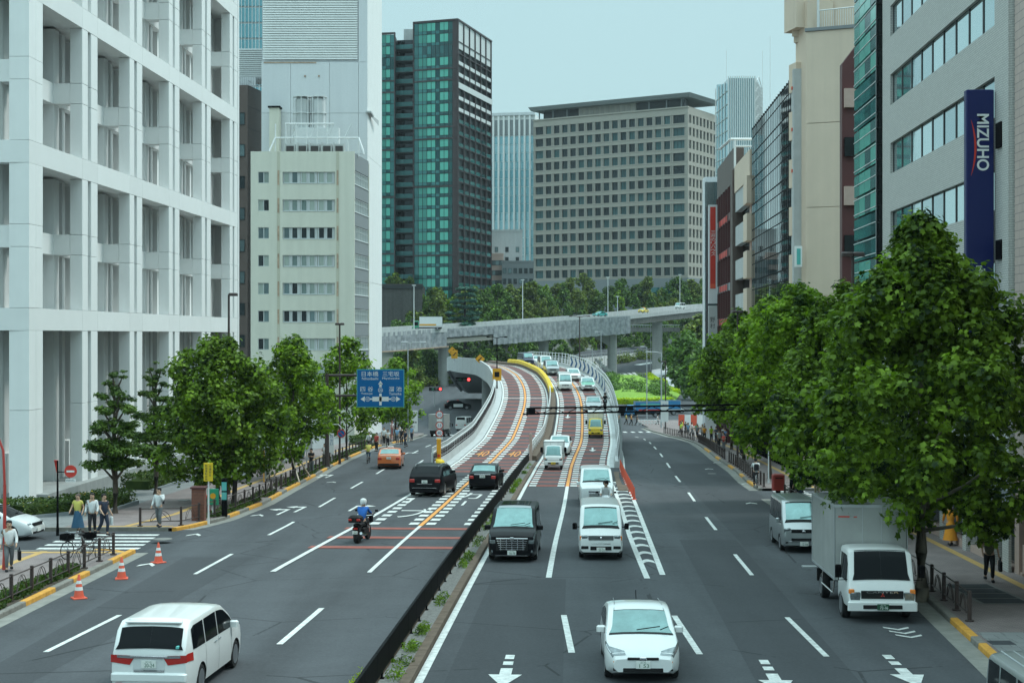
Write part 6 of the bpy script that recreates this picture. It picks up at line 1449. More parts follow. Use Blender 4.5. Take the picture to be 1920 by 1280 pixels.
# ================================================================ VEHICLES (front along local +x)
def smooth_profile(P, xs): return np.interp(xs, [p[0] for p in P], [p[1] for p in P])
class Car:
    def __init__(s, L, W, prof, belt, paint_m, tumble=.22, zb=.2, wheels=(.0,.0), wr=.32, ends=(.10,.08), crown=.03, glassA='windscreen', nose=0.0, roofm=None, kei=False):
        s.L, s.W, s.prof, s.belt, s.pm, s.tum, s.zb, s.wx, s.wr, s.ends, s.crown = L, W, prof, belt, paint_m, tumble, zb, wheels, wr, ends, crown
        xs = []
        for a, b in zip(prof, prof[1:]):
            n = max(1, int(abs(b[0]-a[0])/.16)); xs += [a[0]+(b[0]-a[0])*i/n for i in range(n)]
        xs.append(prof[-1][0]); s.xs = sorted(set(round(x, 4) for x in xs))
    def zt(s, x): return float(np.interp(x, [p[0] for p in s.prof], [p[1] for p in s.prof]))
    def hw(s, x):
        t = abs(x)/(s.L/2); k = s.ends[0] if x > 0 else s.ends[1]
        return s.W/2*(1-k*max(0, (t-.72)/.28)**2.2)
    def sec(s, x):
        w = s.hw(x); zt = s.zt(x); b = min(float(np.interp(x, [-s.L/2, s.L/2], s.belt)), zt-.05); up = max(0, zt-b-.06)
        wr = w*.965-s.tum*up*.55-.02; wr = max(wr, w*.5)
        zb = s.zb+(.10*max(0, (abs(x)/(s.L/2)-.85)/.15) )
        r = min(.09, (zt-b)*.5)
        return [(0,zb),(w*.86,zb),(w*.97,zb+.07),(w*1.0,zb+(b-zb)*.35),(w*1.0,zb+(b-zb)*.72),(w*.975,b),(wr+r*.35,zt-r),(wr-r*.1,zt-r*.35),(wr-r*1.3,zt),(wr*.5,zt+s.crown*.75),(0,zt+s.crown)]
    def S(s, x, t, off=0.0, side=1):
        """point on the skin: t runs 0 (bottom centre) .. 10 (top centre)"""
        P = s.sec(x); i = min(9, int(t)); f = t-i; y = P[i][0]+(P[i+1][0]-P[i][0])*f; z = P[i][1]+(P[i+1][1]-P[i][1])*f
        if off:
            ny, nz = (P[i+1][1]-P[i][1]), -(P[i+1][0]-P[i][0]); l = math.hypot(ny, nz) or 1; y += ny/l*off; z += nz/l*off
            q = s.sec(min(x+.05, s.L/2)); q0 = s.sec(max(x-.05, -s.L/2)); dz = (q[10][1]-q0[10][1])
            if t > 7: x += -dz*off*3 if abs(dz) < .2 else -math.copysign(off*1.2, dz)
        return (x, side*y, z)
    def body(s):
        mb = MB(); n = 20
        for x in s.xs:
            P = s.sec(x); ring = [(x, P[0][0], P[0][1])]+[(x, y, z) for y, z in P[1:10]]+[(x, 0, P[10][1])]+[(x, -y, z) for y, z in reversed(P[1:10])]; mb.v += ring
        for i in range(len(s.xs)-1):
            for j in range(n): a = i*n+j; b = i*n+(j+1) % n; mb.f.append((a, a+n, b+n, b)); mb.m.append(0)
        mb.f += [tuple(range(n)), tuple(reversed(range((len(s.xs)-1)*n, len(s.xs)*n)))]; mb.m += [0, 0]
        me = mb.mesh('body', [s.pm, M['plastic_dark']], True)
        o = bpy.data.objects.new('tmp_body', me); COL.objects.link(o); cut = MB()
        for x in s.wx: cut.lathe([(s.wr*1.16, -s.W), (s.wr*1.16, s.W)], (x, 0, s.wr), 22, axis='y')
        # the cutter is hollowed in the middle: only the outer .28 m of each side is removed
        cut = MB()
        for x in s.wx:
            for sd in (-1, 1):
                y0, y1 = sorted((sd*(s.W/2-.30), sd*(s.W/2+.2))); cut.lathe([(s.wr*1.16, y0), (s.wr*1.16, y1)], (x, 0, s.wr), 22, axis='y')
        cm = cut.mesh('cut', [M['plastic_dark']]); bmm = bmesh.new(); bmm.from_mesh(cm); bmesh.ops.recalc_face_normals(bmm, faces=bmm.faces); bmm.to_mesh(cm); bmm.free()
        bmm = bmesh.new(); bmm.from_mesh(me); bmesh.ops.recalc_face_normals(bmm, faces=bmm.faces); bmm.to_mesh(me); bmm.free()
        c = bpy.data.objects.new('tmp_cut', cm); COL.objects.link(c); md = o.modifiers.new('b', 'BOOLEAN'); md.object = c; md.operation = 'DIFFERENCE'; md.solver = 'EXACT'; md.material_mode = 'TRANSFER' if hasattr(md, 'material_mode') else 'INDEX'
        out = bpy.data.meshes.new_from_object(o.evaluated_get(bpy.context.evaluated_depsgraph_get())); out.name = 'body'; bpy.data.objects.remove(o); bpy.data.objects.remove(c)
        out.polygons.foreach_set('use_smooth', [True]*len(out.polygons)); out.set_sharp_from_angle(angle=math.radians(32)); return out
    def patch(s, x0, x1, t0, t1, off=.008, nx=5, nt=3, side=0, tf=None):
        mb = MB()
        for sd in ((1, -1) if side == 0 else (side,)):
            n = len(mb.v)
            for i in range(nx+1):
                x = x0+(x1-x0)*i/nx; a, b = (tf(x) if tf else (t0, t1))
                for j in range(nt+1): mb.v.append(s.S(x, a+(b-a)*j/nt, off, sd))
            for i in range(nx):
                for j in range(nt): q = n+i*(nt+1)+j; f = (q, q+1, q+nt+2, q+nt+1); mb.f.append(f if sd < 0 else f[::-1]); mb.m.append(0)
        return mb
def wheel_parts(r, w=.2, spokes=8):
    ty = MB(); ty.lathe([(r*.66,-w/2),(r*.95,-w/2),(r,-w*.36),(r,w*.36),(r*.95,w/2),(r*.66,w/2)], n=20, axis='y')
    rm = MB(); rm.lathe([(r*.16,-w*.30),(r*.14,-w*.5),(r*.05,-w*.53)], n=10, axis='y'); rm.lathe([(r*.69,-w*.52),(r*.64,-w*.53),(r*.60,-w*.36),(r*.64,-w*.3)], n=20, axis='y')
    for k in range(spokes):
        a = 2*PI*k/spokes; c, s_ = math.cos(a), math.sin(a); n = len(rm.v); wv = r*.055
        for rr, yy in ((r*.1, -w*.5), (r*.64, -w*.5), (r*.64, -w*.36), (r*.1, -w*.36)):
            for q in (-wv, wv): rm.v.append((rr*c-q*s_, yy, rr*s_+q*c))
        rm.f += [(n,n+1,n+3,n+2),(n+2,n+3,n+5,n+4),(n,n+2,n+4,n+6),(n+1,n+7,n+5,n+3)]; rm.m += [0]*4
    back = MB(); back.lathe([(r*.63,-w*.2),(r*.05,-w*.2)], n=16, axis='y')  # black disc paints in the shade seen between the spokes
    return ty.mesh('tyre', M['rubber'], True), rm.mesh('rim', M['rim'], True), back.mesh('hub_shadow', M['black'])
WCACHE = {}
def add_wheels(t, car, w=.2, spokes=8):
    key = (round(car.wr, 3), w, spokes)
    if key not in WCACHE: WCACHE[key] = wheel_parts(car.wr, w, spokes)
    a, b, c = WCACHE[key]
    for x in car.wx:
        for sd in (1, -1):
            wo = bpy.data.objects.new('wheel', None); COL.objects.link(wo); wo.parent = t; wo.location = (x, sd*(car.W/2-w/2-.015), car.wr); wo.rotation_euler = (0, 0, 0 if sd < 0 else PI)
            for nm, me in (('tyre', a), ('rim', b), ('hub_shade_disc', c)): link(nm, me, wo)  # last part is the black disc standing in for wheel shade
def L_(name, mb, m, t, smooth=False): return link(name, mb.mesh(name, m, smooth), t)
def plate(t, x, z, txt, front=True, m='plate', w=.33, h=.165, tm='text_green', y=0.0):
    mb = MB(); d = 1 if front else -1; x0, x1 = sorted((x, x+d*.02)); mb.bbox(x0, x1, y-w/2, y+w/2, z-h/2, z+h/2, .006); p = L_('number_plate', mb, M[m], t)
    def lt(s_, ww, hh, yy, zz): 
        o = text('lettering', s_, p, (x+d*.0235, y+yy, z+zz), ww, hh, M[tm], 'x' if front else 'mx'); return o
    if txt: lt(txt, w*.66, h*.5, d*.02, -h*.12); lt('品川 300', w*.4, h*.17, 0, h*.33)
def mirror(t, car, x, z, m, sz=(.12,.2,.14), out=.0):
    for sd in (1, -1):
        w = car.hw(x); y0, y1 = sorted((sd*(w*.93+out), sd*(w*.93+out+sz[1]))); mb = MB(); mb.bbox(x-sz[0]/2, x+sz[0]/2, y0, y1, z-sz[2]/2, z+sz[2]/2, .035); mb.tube([(x,sd*(w*.80),z-.04),(x,sd*(w*.95+out),z-.03)], .02, 5); L_('wing_mirror', mb, m, t, True)
def side_windows(t, car, xs, lo=.035, m='car_glass', top=.075, slant=.0):
    """xs: list of (x0,x1) panes between pillars"""
    for x0, x1 in xs:
        for sd in (1, -1):
            mb = MB(); nx = 6; V = []
            for i in range(nx+1):
                x = x0+(x1-x0)*i/nx; P = car.sec(x); bz = P[5][1]; tz = P[6][1]; h = tz-bz
                if h < .08: continue
                f0 = min(.9, lo/h); f1 = max(f0+.02, 1-.03/h); V.append((car.S(x, 5+f0, .008, sd), car.S(x, 5+(f0+f1)/2, .008, sd), car.S(x, 5+f1, .008, sd)))
            for a in V: mb.v += list(a)
            for i in range(len(V)-1):
                for j in range(2): q = i*3+j; f = (q, q+1, q+4, q+3); mb.f.append(f if sd < 0 else f[::-1]); mb.m.append(0)
            if mb.f: L_('side_window', mb, M[m], t, True)
def front_rear(t, car, wsx, rx=None, wt=(8.05,10), rt_=(8.05,10), wm='windscreen', rm='car_glass'):
    mb = car.patch(wsx[0], wsx[1], wt[0], wt[1], .012, 6, 4); L_('windscreen', mb, M[wm], t, True)
    cw = car.patch(wsx[1]+.0, wsx[1]+.09, wt[0], 10, .010, 2, 4); L_('cowl', cw, M['plastic_dark'], t, True)
    if rx is None or True: cr_ = car.patch(wsx[0]-.05, wsx[0]-.005, wt[0], 10, .006, 2, 4); L_('roof_seal', cr_, M['plastic_dark'], t, True)
    mb = MB(); 
    for y in (-.1, .45): a = car.S(wsx[1]-.02, 9.9, .03); mb.tube([(wsx[1]+.0, y, a[2]+.02), (wsx[1]-.06, y+.55 if y < 0 else y+.2, a[2]+.09)], .012, 4)
    L_('wipers', mb, M['black_metal'], t)
    if rx: mb = car.patch(rx[0], rx[1], rt_[0], rt_[1], .012, 6, 4); L_('rear_window', mb, M[rm], t, True)
def fbox(t, name, x, y0, y1, z0, z1, m, d=.03, front=True, b=.012, both=False, sm=True):
    for sd in ((1, -1) if both else (1,)):
        mb = MB(); ya, yb = sorted((sd*y0, sd*y1)); xa, xb = (x-.08, x+d) if front else (x-d, x+.08); mb.bbox(xa, xb, ya, yb, z0, z1, b); L_(name, mb, m, t, sm)
def seam(t, car, xs, m=None):
    mb = MB()
    for x in xs:
        for sd in (1, -1):
            n = len(mb.v)
            for tt in (2.2, 3, 4, 5): a = car.S(x, tt, .0035, sd); mb.v += [(a[0]-.006, a[1], a[2]), (a[0]+.006, a[1], a[2])]
            for i in range(3): mb.f.append((n+2*i, n+2*i+1, n+2*i+3, n+2*i+2)); mb.m.append(0)
    L_('door_seams', mb, M['black'], t)
def vehicle(name, label, cat, x, y, z, heading, car, group=None):
    pit = math.atan2(zg(y+1)-zg(y-1), 2) if z is None else math.atan2(zr(y+2)-zr(y-2), 4)
    t = thing(name, label, cat, (x, y, zg(y)+.012 if z is None else z), heading, group)
    s_ = math.sin(heading); t.rotation_euler = (0, -pit*s_, heading)
    if car: link('body', car.body(), t)
    return t
TOW = lambda dev=0.0: -PI/2-.05+dev     # driving towards the camera
AWY = lambda dev=0.0: PI/2-.05+dev
DARK = M['plastic_dark']
# ---- body types
def minivan(paint_, L=4.9, W=1.83, Hh=1.8): return Car(L, W, [(-L/2,.95),(-L/2+.03,1.15),(-L/2+.28,Hh-.12),(-L/2+.5,Hh),(0,Hh+.02),(.55,Hh-.03),(L/2-1.35,Hh-.28),(L/2-.98,1.12),(L/2-.35,.98),(L/2-.08,.84),(L/2,.68)], (1.05,1.0), paint_, .26, .18, (L/2-.92,-L/2+.95), .33, (.16,.10))
def tallvan(paint_, L=4.9, W=1.85, Hh=1.9): return Car(L, W, [(-L/2,1.0),(-L/2+.02,1.2),(-L/2+.14,Hh-.08),(-L/2+.3,Hh),(.3,Hh+.01),(.75,Hh-.05),(L/2-1.2,Hh-.42),(L/2-.85,1.2),(L/2-.25,1.06),(L/2-.04,.94),(L/2,.75)], (1.1,1.08), paint_, .2, .18, (L/2-.95,-L/2+.95), .34, (.12,.06))
def boxvan(paint_, L=4.7, W=1.69, Hh=1.98): return Car(L, W, [(-L/2,1.2),(-L/2+.02,1.5),(-L/2+.12,Hh-.05),(-L/2+.25,Hh),(L/2-1.15,Hh),(L/2-.92,Hh-.08),(L/2-.38,1.22),(L/2-.16,.98),(L/2-.03,.85),(L/2,.7)], (1.12,1.08), paint_, .13, .2, (L/2-1.0,-L/2+1.05), .31, (.09,.04))
def hatch(paint_, L=4.46, W=1.745, Hh=1.47): return Car(L, W, [(-L/2,.85),(-L/2+.05,1.05),(-L/2+.3,1.18),(-L/2+1.2,Hh-.06),(-.25,Hh),(.1,Hh-.02),(.5,Hh-.12),(1.28,.98),(1.75,.86),(L/2-.12,.68),(L/2,.55)], (.95,.88), paint_, .34, .17, (L/2-.86,-L/2+.9), .31, (.24,.14))
def sedan(paint_, L=4.7, W=1.78, Hh=1.46): return Car(L, W, [(-L/2,.82),(-L/2+.06,.98),(-L/2+.55,1.02),(-L/2+.75,1.04),(-L/2+1.35,Hh-.06),(-.3,Hh),(.05,Hh-.01),(.35,Hh-.08),(1.05,.98),(1.75,.86),(L/2-.12,.72),(L/2,.58)], (.93,.88), paint_, .34, .17, (L/2-.88,-L/2+1.0), .32, (.20,.14))
def suv(paint_, L=5.1, W=1.99, Hh=1.74): return Car(L, W, [(-L/2,.95),(-L/2+.05,1.12),(-L/2+.22,1.25),(-L/2+.85,Hh-.08),(-L/2+1.3,Hh),(.1,Hh),(.5,Hh-.08),(1.25,1.2),(2.0,1.08),(L/2-.1,.9),(L/2,.7)], (1.12,1.08), paint_, .32, .2, (L/2-.9,-L/2+1.05), .38, (.14,.10))

# 1 white minivan in the foreground, seen from behind
c = minivan(PT['white'], 4.85, 1.82, 1.70); t = vehicle('minivan', 'white minivan seen from behind at the bottom left, plate 20-24', 'minivan', X_(352,35.6)-.05, 35.1, None, AWY(-.02), c)
add_wheels(t, c, .21, 10); side_windows(t, c, [(-2.05,-1.15),(-1.08,-.1),(-.03,1.25)]); front_rear(t, c, (.6,1.42), (-2.40,-2.16), rt_=(7.7,10)); seam(t, c, (-1.12,-.05,1.1)); mirror(t, c, 1.12, 1.12, PT['white'], (.13,.22,.16))
L2 = c.L/2
for sd in (1, -1):
    mb = MB(); mb.v += [(-L2-.012,sd*.30,1.00),(-L2-.012,sd*.84,1.02),(-L2-.012,sd*.84,.86),(-L2-.012,sd*.42,.80)]; mb.f.append((0,1,2,3) if sd < 0 else (3,2,1,0)); mb.m.append(0); L_('tail_lamp', mb, M['lamp_red'], t)
    mb = MB(); mb.v += [(-L2-.022,sd*.30,1.00),(-L2-.022,sd*.70,1.01),(-L2-.022,sd*.70,.955),(-L2-.022,sd*.36,.94)]; mb.f.append((0,1,2,3) if sd < 0 else (3,2,1,0)); mb.m.append(0); L_('reversing_lens', mb, M['chrome'], t)
    mb = c.patch(-L2+.02, -L2+.34, 4.2, 4.95, .010, 4, 2, side=sd); L_('tail_lamp', mb, M['lamp_red'], t, True)
    fbox(t, 'reflector', -L2, sd*.58, sd*.74, .36, .41, M['lamp_red'], .03, False)
fbox(t, 'garnish', -L2, -.42, .42, .955, 1.0, M['chrome'], .035, False)
fbox(t, 'plate_recess', -L2, -.36, .36, .70, .93, M['pearl'] if 'pearl' in M else PT['pearl'], .008, False)
plate(t, -L2-.012, .82, '20-24', False)
fbox(t, 'lower_garnish', -L2, -.34, .34, .66, .69, M['chrome'], .02, False); fbox(t, 'bumper', -L2, -.86, .86, .27, .33, PT['white'], .07, False, .03); fbox(t, 'bumper', -L2, -.84, .84, .46, .64, PT['white'], .05, False, .045)
mb = MB(); mb.bbox(-L2+.26,-L2+.6,-.62,.62,1.66,1.705,.02); L_('roof_spoiler', mb, PT['white'], t, True); fbox(t, 'sticker', -L2+.055, -.66, -.60, 1.16, 1.22, PT['teal'], .10, False)
mb = MB()
for sd in (1,-1): mb.bbox(-.05,.12,sd*.905-.012,sd*.905+.012,.96,.985,.005); mb.bbox(-.42,-.22,sd*.905-.012,sd*.905+.012,.95,.975,.005)
L_('door_handles', mb, M['chrome'], t)
# 2 white hatchback, front
c = hatch(PT['white']); t = vehicle('hatchback', 'white hatchback facing the camera at the bottom, plate 1 53', 'car', X_(1198,36.3)+.02, 36.8, None, TOW(.02), c); L2 = c.L/2
add_wheels(t, c, .19, 8); side_windows(t, c, [(-1.75,-.75),(-.68,.25),(.31,1.05)]); front_rear(t, c, (.42,1.27), (-1.9,-1.05)); seam(t, c, (-.72,.28,1.2)); mirror(t, c, .78, 1.02, PT['white'], (.13,.22,.15))
for sd in (1, -1):
    mb = c.patch(1.62, 2.16, 5.0, 8.2, .010, 6, 4, side=sd, tf=lambda x: (5.0, 6.2+2.6*max(0,min(1,(x-1.6)/.45)))); L_('headlamp', mb, M['lamp_clear'], t, True)
    mb = c.patch(1.78, 2.08, 5.6, 6.6, .016, 3, 2, side=sd); L_('lamp_reflector', mb, M['chrome'], t, True)
    fbox(t, 'fog_indicator', L2-.13, sd*.60, sd*.68, .42, .52, M['lamp_orange'], .11); fbox(t, 'fog_recess', L2-.13, sd*.595, sd*.685, .29, .415, DARK, .10)
fbox(t, 'upper_grille', L2, -.36, .36, .545, .60, DARK, .018); fbox(t, 'nose_badge_bar', L2, -.08, .08, .54, .61, M['chrome'], .035)
fbox(t, 'lower_grille', L2, -.46, .46, .27, .36, DARK, .02); plate(t, L2+.025, .44, '1 53')
mb = MB(); mb.tube([(-.95,0,1.46),(-1.1,0,1.66)], .012, 5); L_('aerial', mb, M['black_metal'], t); mb = MB()
for sd in (1,-1): mb.tube([(-1.2,sd*.56,1.445),(-.2,sd*.57,1.488),(.35,sd*.60,1.40)], .008, 4)
L_('roof_seams', mb, M['grey_metal'], t)
# 3 black tall minivan, front, big chrome grille
c = tallvan(PT['black'], 4.93, 1.85, 1.90); t = vehicle('minivan', 'black minivan with a large chrome grille beside the median barrier', 'minivan', X_(967,57), 58.9, None, TOW(-.01), c); L2 = c.L/2
add_wheels(t, c, .21, 10); side_windows(t, c, [(-2.2,-1.1),(-1.03,0.0),(.07,1.35)]); front_rear(t, c, (.72,1.6), (-2.42,-2.33)); seam(t, c, (-1.07,.03,1.2)); mirror(t, c, 1.25, 1.18, PT['black'], (.14,.24,.18), .02)
mb = c.patch(.38, .72, 8.2, 10, .012, 3, 3); L_('front_roof_band', mb, PT['silver'], t, True); mb = c.patch(-1.6, .1, 8.4, 10, .012, 5, 3); L_('glass_roof', mb, M['car_glass'], t, True)
fbox(t, 'grille_back', L2, -.60, .60, .42, .93, DARK, .01)
for k in range(6): wv = .60-.025*k; fbox(t, 'grille_bar', L2, -wv, wv, .86-.078*k, .90-.078*k, M['chrome'], .045)
for y in (-.42,-.21,0,.21,.42): fbox(t, 'grille_rib', L2, y-.012, y+.012, .44, .90, M['chrome'], .035, b=.004)
for sd in (1, -1):
    mb = c.patch(L2-.50, L2-.03, 4.9, 7.5, .012, 5, 3, side=sd, tf=lambda x: (5.0-.9*max(0,(x-L2+.4)/.4)*.3, 6.6)); L_('headlamp', mb, M['lamp_clear'], t, True)
    fbox(t, 'lamp_wing', L2, sd*.62, sd*.84, .70, .82, M['lamp_clear'], .01); fbox(t, 'fog_lamp', L2, sd*.70, sd*.80, .36, .46, M['lamp_clear'], .02, b=.03)
fbox(t, 'badge', L2, -.07, .07, .83, .93, M['chrome'], .06); fbox(t, 'lower_chrome', L2, -.62, .62, .24, .265, M['chrome'], .02); plate(t, L2+.045, .36, '56-78'); 
# 4 white van, front
c = boxvan(PT['white'], 4.7, 1.69, 1.98); t = vehicle('van', 'white van with grey slatted grille facing the camera, behind the white hatchback', 'van', X_(1131,57.2), 59.4, None, TOW(.01), c); L2 = c.L/2
add_wheels(t, c, .19, 6); side_windows(t, c, [(-2.1,-.9),(-.8,.55),(.66,1.75)]); front_rear(t, c, (1.47,1.95)); seam(t, c, (-.85,.6,1.7)); mirror(t, c, 1.72, 1.22, M['black_metal'], (.1,.17,.24), .12)
fbox(t, 'grille', L2-.14, -.48, .48, .74, .93, M['grey_metal'], .13)
for k in range(5): fbox(t, 'grille_bar', L2-.13, -.47, .47, .755+.036*k, .768+.036*k, DARK, .14, b=.003)
for sd in (1, -1):
    fbox(t, 'headlamp', L2-.16, sd*.48, sd*.74, .70, .93, M['lamp_clear'], .14, b=.03); fbox(t, 'indicator', L2-.20, sd*.735, sd*.80, .74, .90, M['lamp_orange'], .15, b=.02); fbox(t, 'bumper_vent', L2-.02, sd*.46, sd*.76, .42, .54, DARK, .03, b=.02)
fbox(t, 'bumper_vent', L2, -.40, .40, .38, .52, DARK, .02); fbox(t, 'bumper_slot', L2-.03, -.38, .38, .60, .64, DARK, .03); fbox(t, 'badge', L2-.12, -.06, .06, .79, .88, M['chrome'], .16, b=.03); plate(t, L2+.025, .40, '33-21'); fbox(t, 'under_bumper', L2-.05, -.7, .7, .22, .31, DARK, .0)
def simple_car(kind, paint_, name, label, cat, x, y, z, head, plate_txt='', rear=False, group=None, wsx=None, **kw):
    c = kind(paint_); t = vehicle(name, label, cat, x, y, z, head, c, group); L2 = c.L/2; add_wheels(t, c, .19, 6)
    W2 = c.W/2
    if kind in (hatch, sedan): side_windows(t, c, [(-1.6,-.75),(-.68,.25),(.31,.95)]); front_rear(t, c, (.38,1.03) if kind is sedan else (.42,1.25), (-L2+.8,-L2+1.32) if kind is sedan else (-L2+.4,-L2+1.15), wm=kw.get('wm','windscreen'), rm=kw.get('rm','windscreen')); hz = .66; mirror(t, c, .75, 1.0, paint_)
    elif kind is suv: side_windows(t, c, [(-1.9,-1.2),(-1.1,-.1),(0,1.1)]); front_rear(t, c, (.5,1.22), (-L2+.25,-L2+.84)); hz = .8; mirror(t, c, .9, 1.25, paint_)
    elif kind is boxvan: side_windows(t, c, [(-2.1,-.9),(-.8,.55),(.66,1.75)]); front_rear(t, c, (1.47,1.95), (-L2+.03,-L2+.13)); hz = .72; mirror(t, c, 1.7, 1.2, DARK)
    else: side_windows(t, c, [(-2.1,-1.1),(-1.03,0.0),(.07,1.2)]); front_rear(t, c, (.7,1.5), (-L2+.06,-L2+.26)); hz = .78; mirror(t, c, 1.2, 1.15, paint_)
    for sd in (1, -1):
        if kind in (hatch, sedan): fbox(t, 'headlamp', L2-.2, sd*(W2*.5), sd*(W2*.82), hz-.09, hz+.06, M['lamp_clear'], .10, b=.03)
        else: fbox(t, 'headlamp', L2-.08, sd*(W2*.52), sd*(W2*.88), hz-.07, hz+.09, M['lamp_clear'], .06, b=.03)
        fbox(t, 'tail_lamp', -L2+.03, sd*(W2*.58), sd*(W2*.9), hz+.03, hz+.2, kw.get('tl', M['lamp_red']), .05, False, .03)
    fbox(t, 'grille', L2-.02, -W2*.48, W2*.48, hz-.08, hz+.06, kw.get('gr', DARK), .02); fbox(t, 'lower_grille', L2, -W2*.6, W2*.6, .27, .36, DARK, .02); fbox(t, 'bumper', -L2, -W2*.86, W2*.86, .28, .42, kw.get('bm', paint_), .05, False, .03)
    (plate(t, -L2-.03, .82 if kind is not suv else .86, plate_txt, False) if rear else plate(t, L2+.025, .42, plate_txt)); return t, c
# 5 pearl minivan behind the motorcyclist
t, c = simple_car(tallvan, PT['pearl'], 'minivan', 'pearl white minivan with chrome front just behind the oncoming motorcyclist', 'minivan', X_(1121,80), 82, None, TOW(.02), '12-60', gr=M['chrome']); L2 = c.L/2
for k in range(3): fbox(t, 'grille_bar', L2, -.42, .42, .56+.07*k, .585+.07*k, M['chrome'], .04)
# ramp vehicles
def rv(s_y, off): x, y, z = rp(sY(s_y), off); d = rdir(sY(s_y)); return x, y, z+.03, math.atan2(d[1], d[0])
def on_ramp(kind, paint_, name, label, cat, Y, off, **kw): x, y, z, h = rv(Y, off); return simple_car(kind, paint_, name, label, cat, x, y, z, h+PI, '', **kw)
on_ramp(sedan, PT['pearl'], 'sedan', 'white estate car half hidden behind the small white box truck', 'car', 126, 2.1)
on_ramp(sedan, PT['silver'], 'sedan', 'silver sedan on the flyover just under the black overhead pipes', 'car', 165, 4.7)
on_ramp(boxvan, PT['white'], 'van', 'white van on the flyover left lane beside the green taxi', 'van', 186, 2.0)
t, c = on_ramp(sedan, PT['pearl'], 'taxi', 'white and green taxi descending the flyover in the outer lane', 'taxi', 186, 4.8)
mb = c.patch(-2.2, 2.3, 3.6, 5.1, .006, 10, 2); L_('green_band', mb, PT['green'], t, True); mb = c.patch(1.1, 2.2, 8, 10, .008, 4, 3); L_('green_bonnet', mb, PT['green'], t, True); mb = MB(); mb.bbox(-.4,-.2,-.25,.25,1.48,1.62,.03); L_('roof_lamp', mb, M['white'], t)
on_ramp(hatch, PT['white'], 'hatchback', 'white hatchback on the flyover behind the green taxi', 'car', 198, 4.0)
on_ramp(tallvan, PT['silver'], 'minivan', 'silver minivan with roof box near the crest of the flyover', 'minivan', 206, 1.9)
on_ramp(boxvan, PT['white'], 'van', 'white van at the crest of the flyover next to the yellow guard', 'van', 219, 2.4)
on_ramp(boxvan, PT['navy'], 'van', 'dark blue van coming over the top of the flyover', 'van', 232, 1.8)
on_ramp(hatch, PT['pearl'], 'hatchback', 'pale car behind the dark blue van at the flyover top', 'car', 236, 4.6)
# 6 black SUV and black sedan going away
t, c = simple_car(suv, PT['black'], 'suv', 'large black SUV seen from behind, approaching the flyover', 'SUV', X_(804,86)+.15, 88.3, None, AWY(-.1), '88-11', True); L2 = c.L/2
fbox(t, 'rear_chrome', -L2, -.7, .7, .50, .53, M['chrome'], .07, False); mb = MB(); 
for sd in (1,-1): mb.tube([(-1.9,sd*.68,1.70),(-1.5,sd*.7,1.80),(.2,sd*.7,1.80),(.6,sd*.68,1.71)], .022, 5)
L_('roof_rails', mb, M['chrome'], t)
fbox(t, 'plate_frame', -L2, -.45, .45, .72, .75, M['chrome'], .05, False)
t, c = simple_car(sedan, PT['black'], 'sedan', 'black sedan seen from behind beside the black median barrier', 'car', X_(908,91)+.1, 93.0, None, AWY(-.04), '10-26', True); fbox(t, 'rear_chrome', -c.L/2, -.5, .5, .93, .955, M['chrome'], .05, False)
# 7 orange taxi
t, c = simple_car(sedan, PT['taxi_orange'], 'taxi', 'orange taxi seen from behind in the left carriageway', 'taxi', X_(730,112), 113.5, None, AWY(.06), '57-03', True, bm=DARK)
mb = MB(); mb.bbox(-.5,-.32,-.22,.22,1.48,1.60,.03); L_('roof_lamp', mb, M['white'], t)
# 8 silver van parked on the right
c = boxvan(PT['silver'], 4.7, 1.69, 1.98); t = vehicle('van', 'silver van with ribbed roof parked behind the white box truck', 'van', X_(1489,59.6)+.45, 61.6, None, TOW(.0), c); L2 = c.L/2
add_wheels(t, c, .19, 6); side_windows(t, c, [(-2.1,-.9),(-.8,.55),(.66,1.75)]); front_rear(t, c, (1.47,1.95)); seam(t, c, (-.85,.6,1.7)); mirror(t, c, 1.72, 1.22, PT['silver'], (.1,.17,.2), .08)
mb = MB()
for y in (-.55,-.33,-.11,.11,.33,.55): mb.tube([(-2.0,y,1.995),(1.1,y,1.995)], .016, 4)
L_('roof_ribs', mb, PT['silver'], t)
fbox(t, 'grille', L2-.14, -.50, .50, .78, .92, DARK, .13); fbox(t, 'badge', L2-.12, -.08, .08, .81, .89, M['chrome'], .15, b=.02)
for sd in (1, -1): fbox(t, 'headlamp', L2-.16, sd*.50, sd*.78, .74, .96, M['lamp_clear'], .13, b=.03); fbox(t, 'fog_lamp', L2-.03, sd*.6, sd*.74, .36, .46, DARK, .03, b=.02)
fbox(t, 'lower_grille', L2-.02, -.5, .5, .48, .58, DARK, .03); fbox(t, 'bumper_chrome', L2, -.6, .6, .44, .465, M['chrome'], .03); plate(t, L2+.025, .36, '12-44')
# 9 silver van roof at the bottom right corner
c = boxvan(PT['silver'], 4.7, 1.69, 2.0); t = vehicle('van', 'silver van cut off by the bottom right corner of the picture', 'van', 9.45, 25.6, None, TOW(.0), c)
add_wheels(t, c, .19, 6); side_windows(t, c, [(-2.15,-1.4),(-1.3,-.35),(-.25,.6),(.7,1.75)]); front_rear(t, c, (1.47,1.95), (-c.L/2+.03,-c.L/2+.13)); mb = MB()
for y in (-.55,-.33,-.11,.11,.33,.55): mb.tube([(-2.1,y,2.015),(1.15,y,2.015)], .016, 4)
L_('roof_ribs', mb, PT['silver'], t)
# 10 white hatchback nosing out at the left edge
t, c = simple_car(hatch, PT['pearl'], 'hatchback', 'white hatchback nosing out of the side street at the left edge', 'car', -22.4, 64.6, None, -.12, '', wm='car_glass')
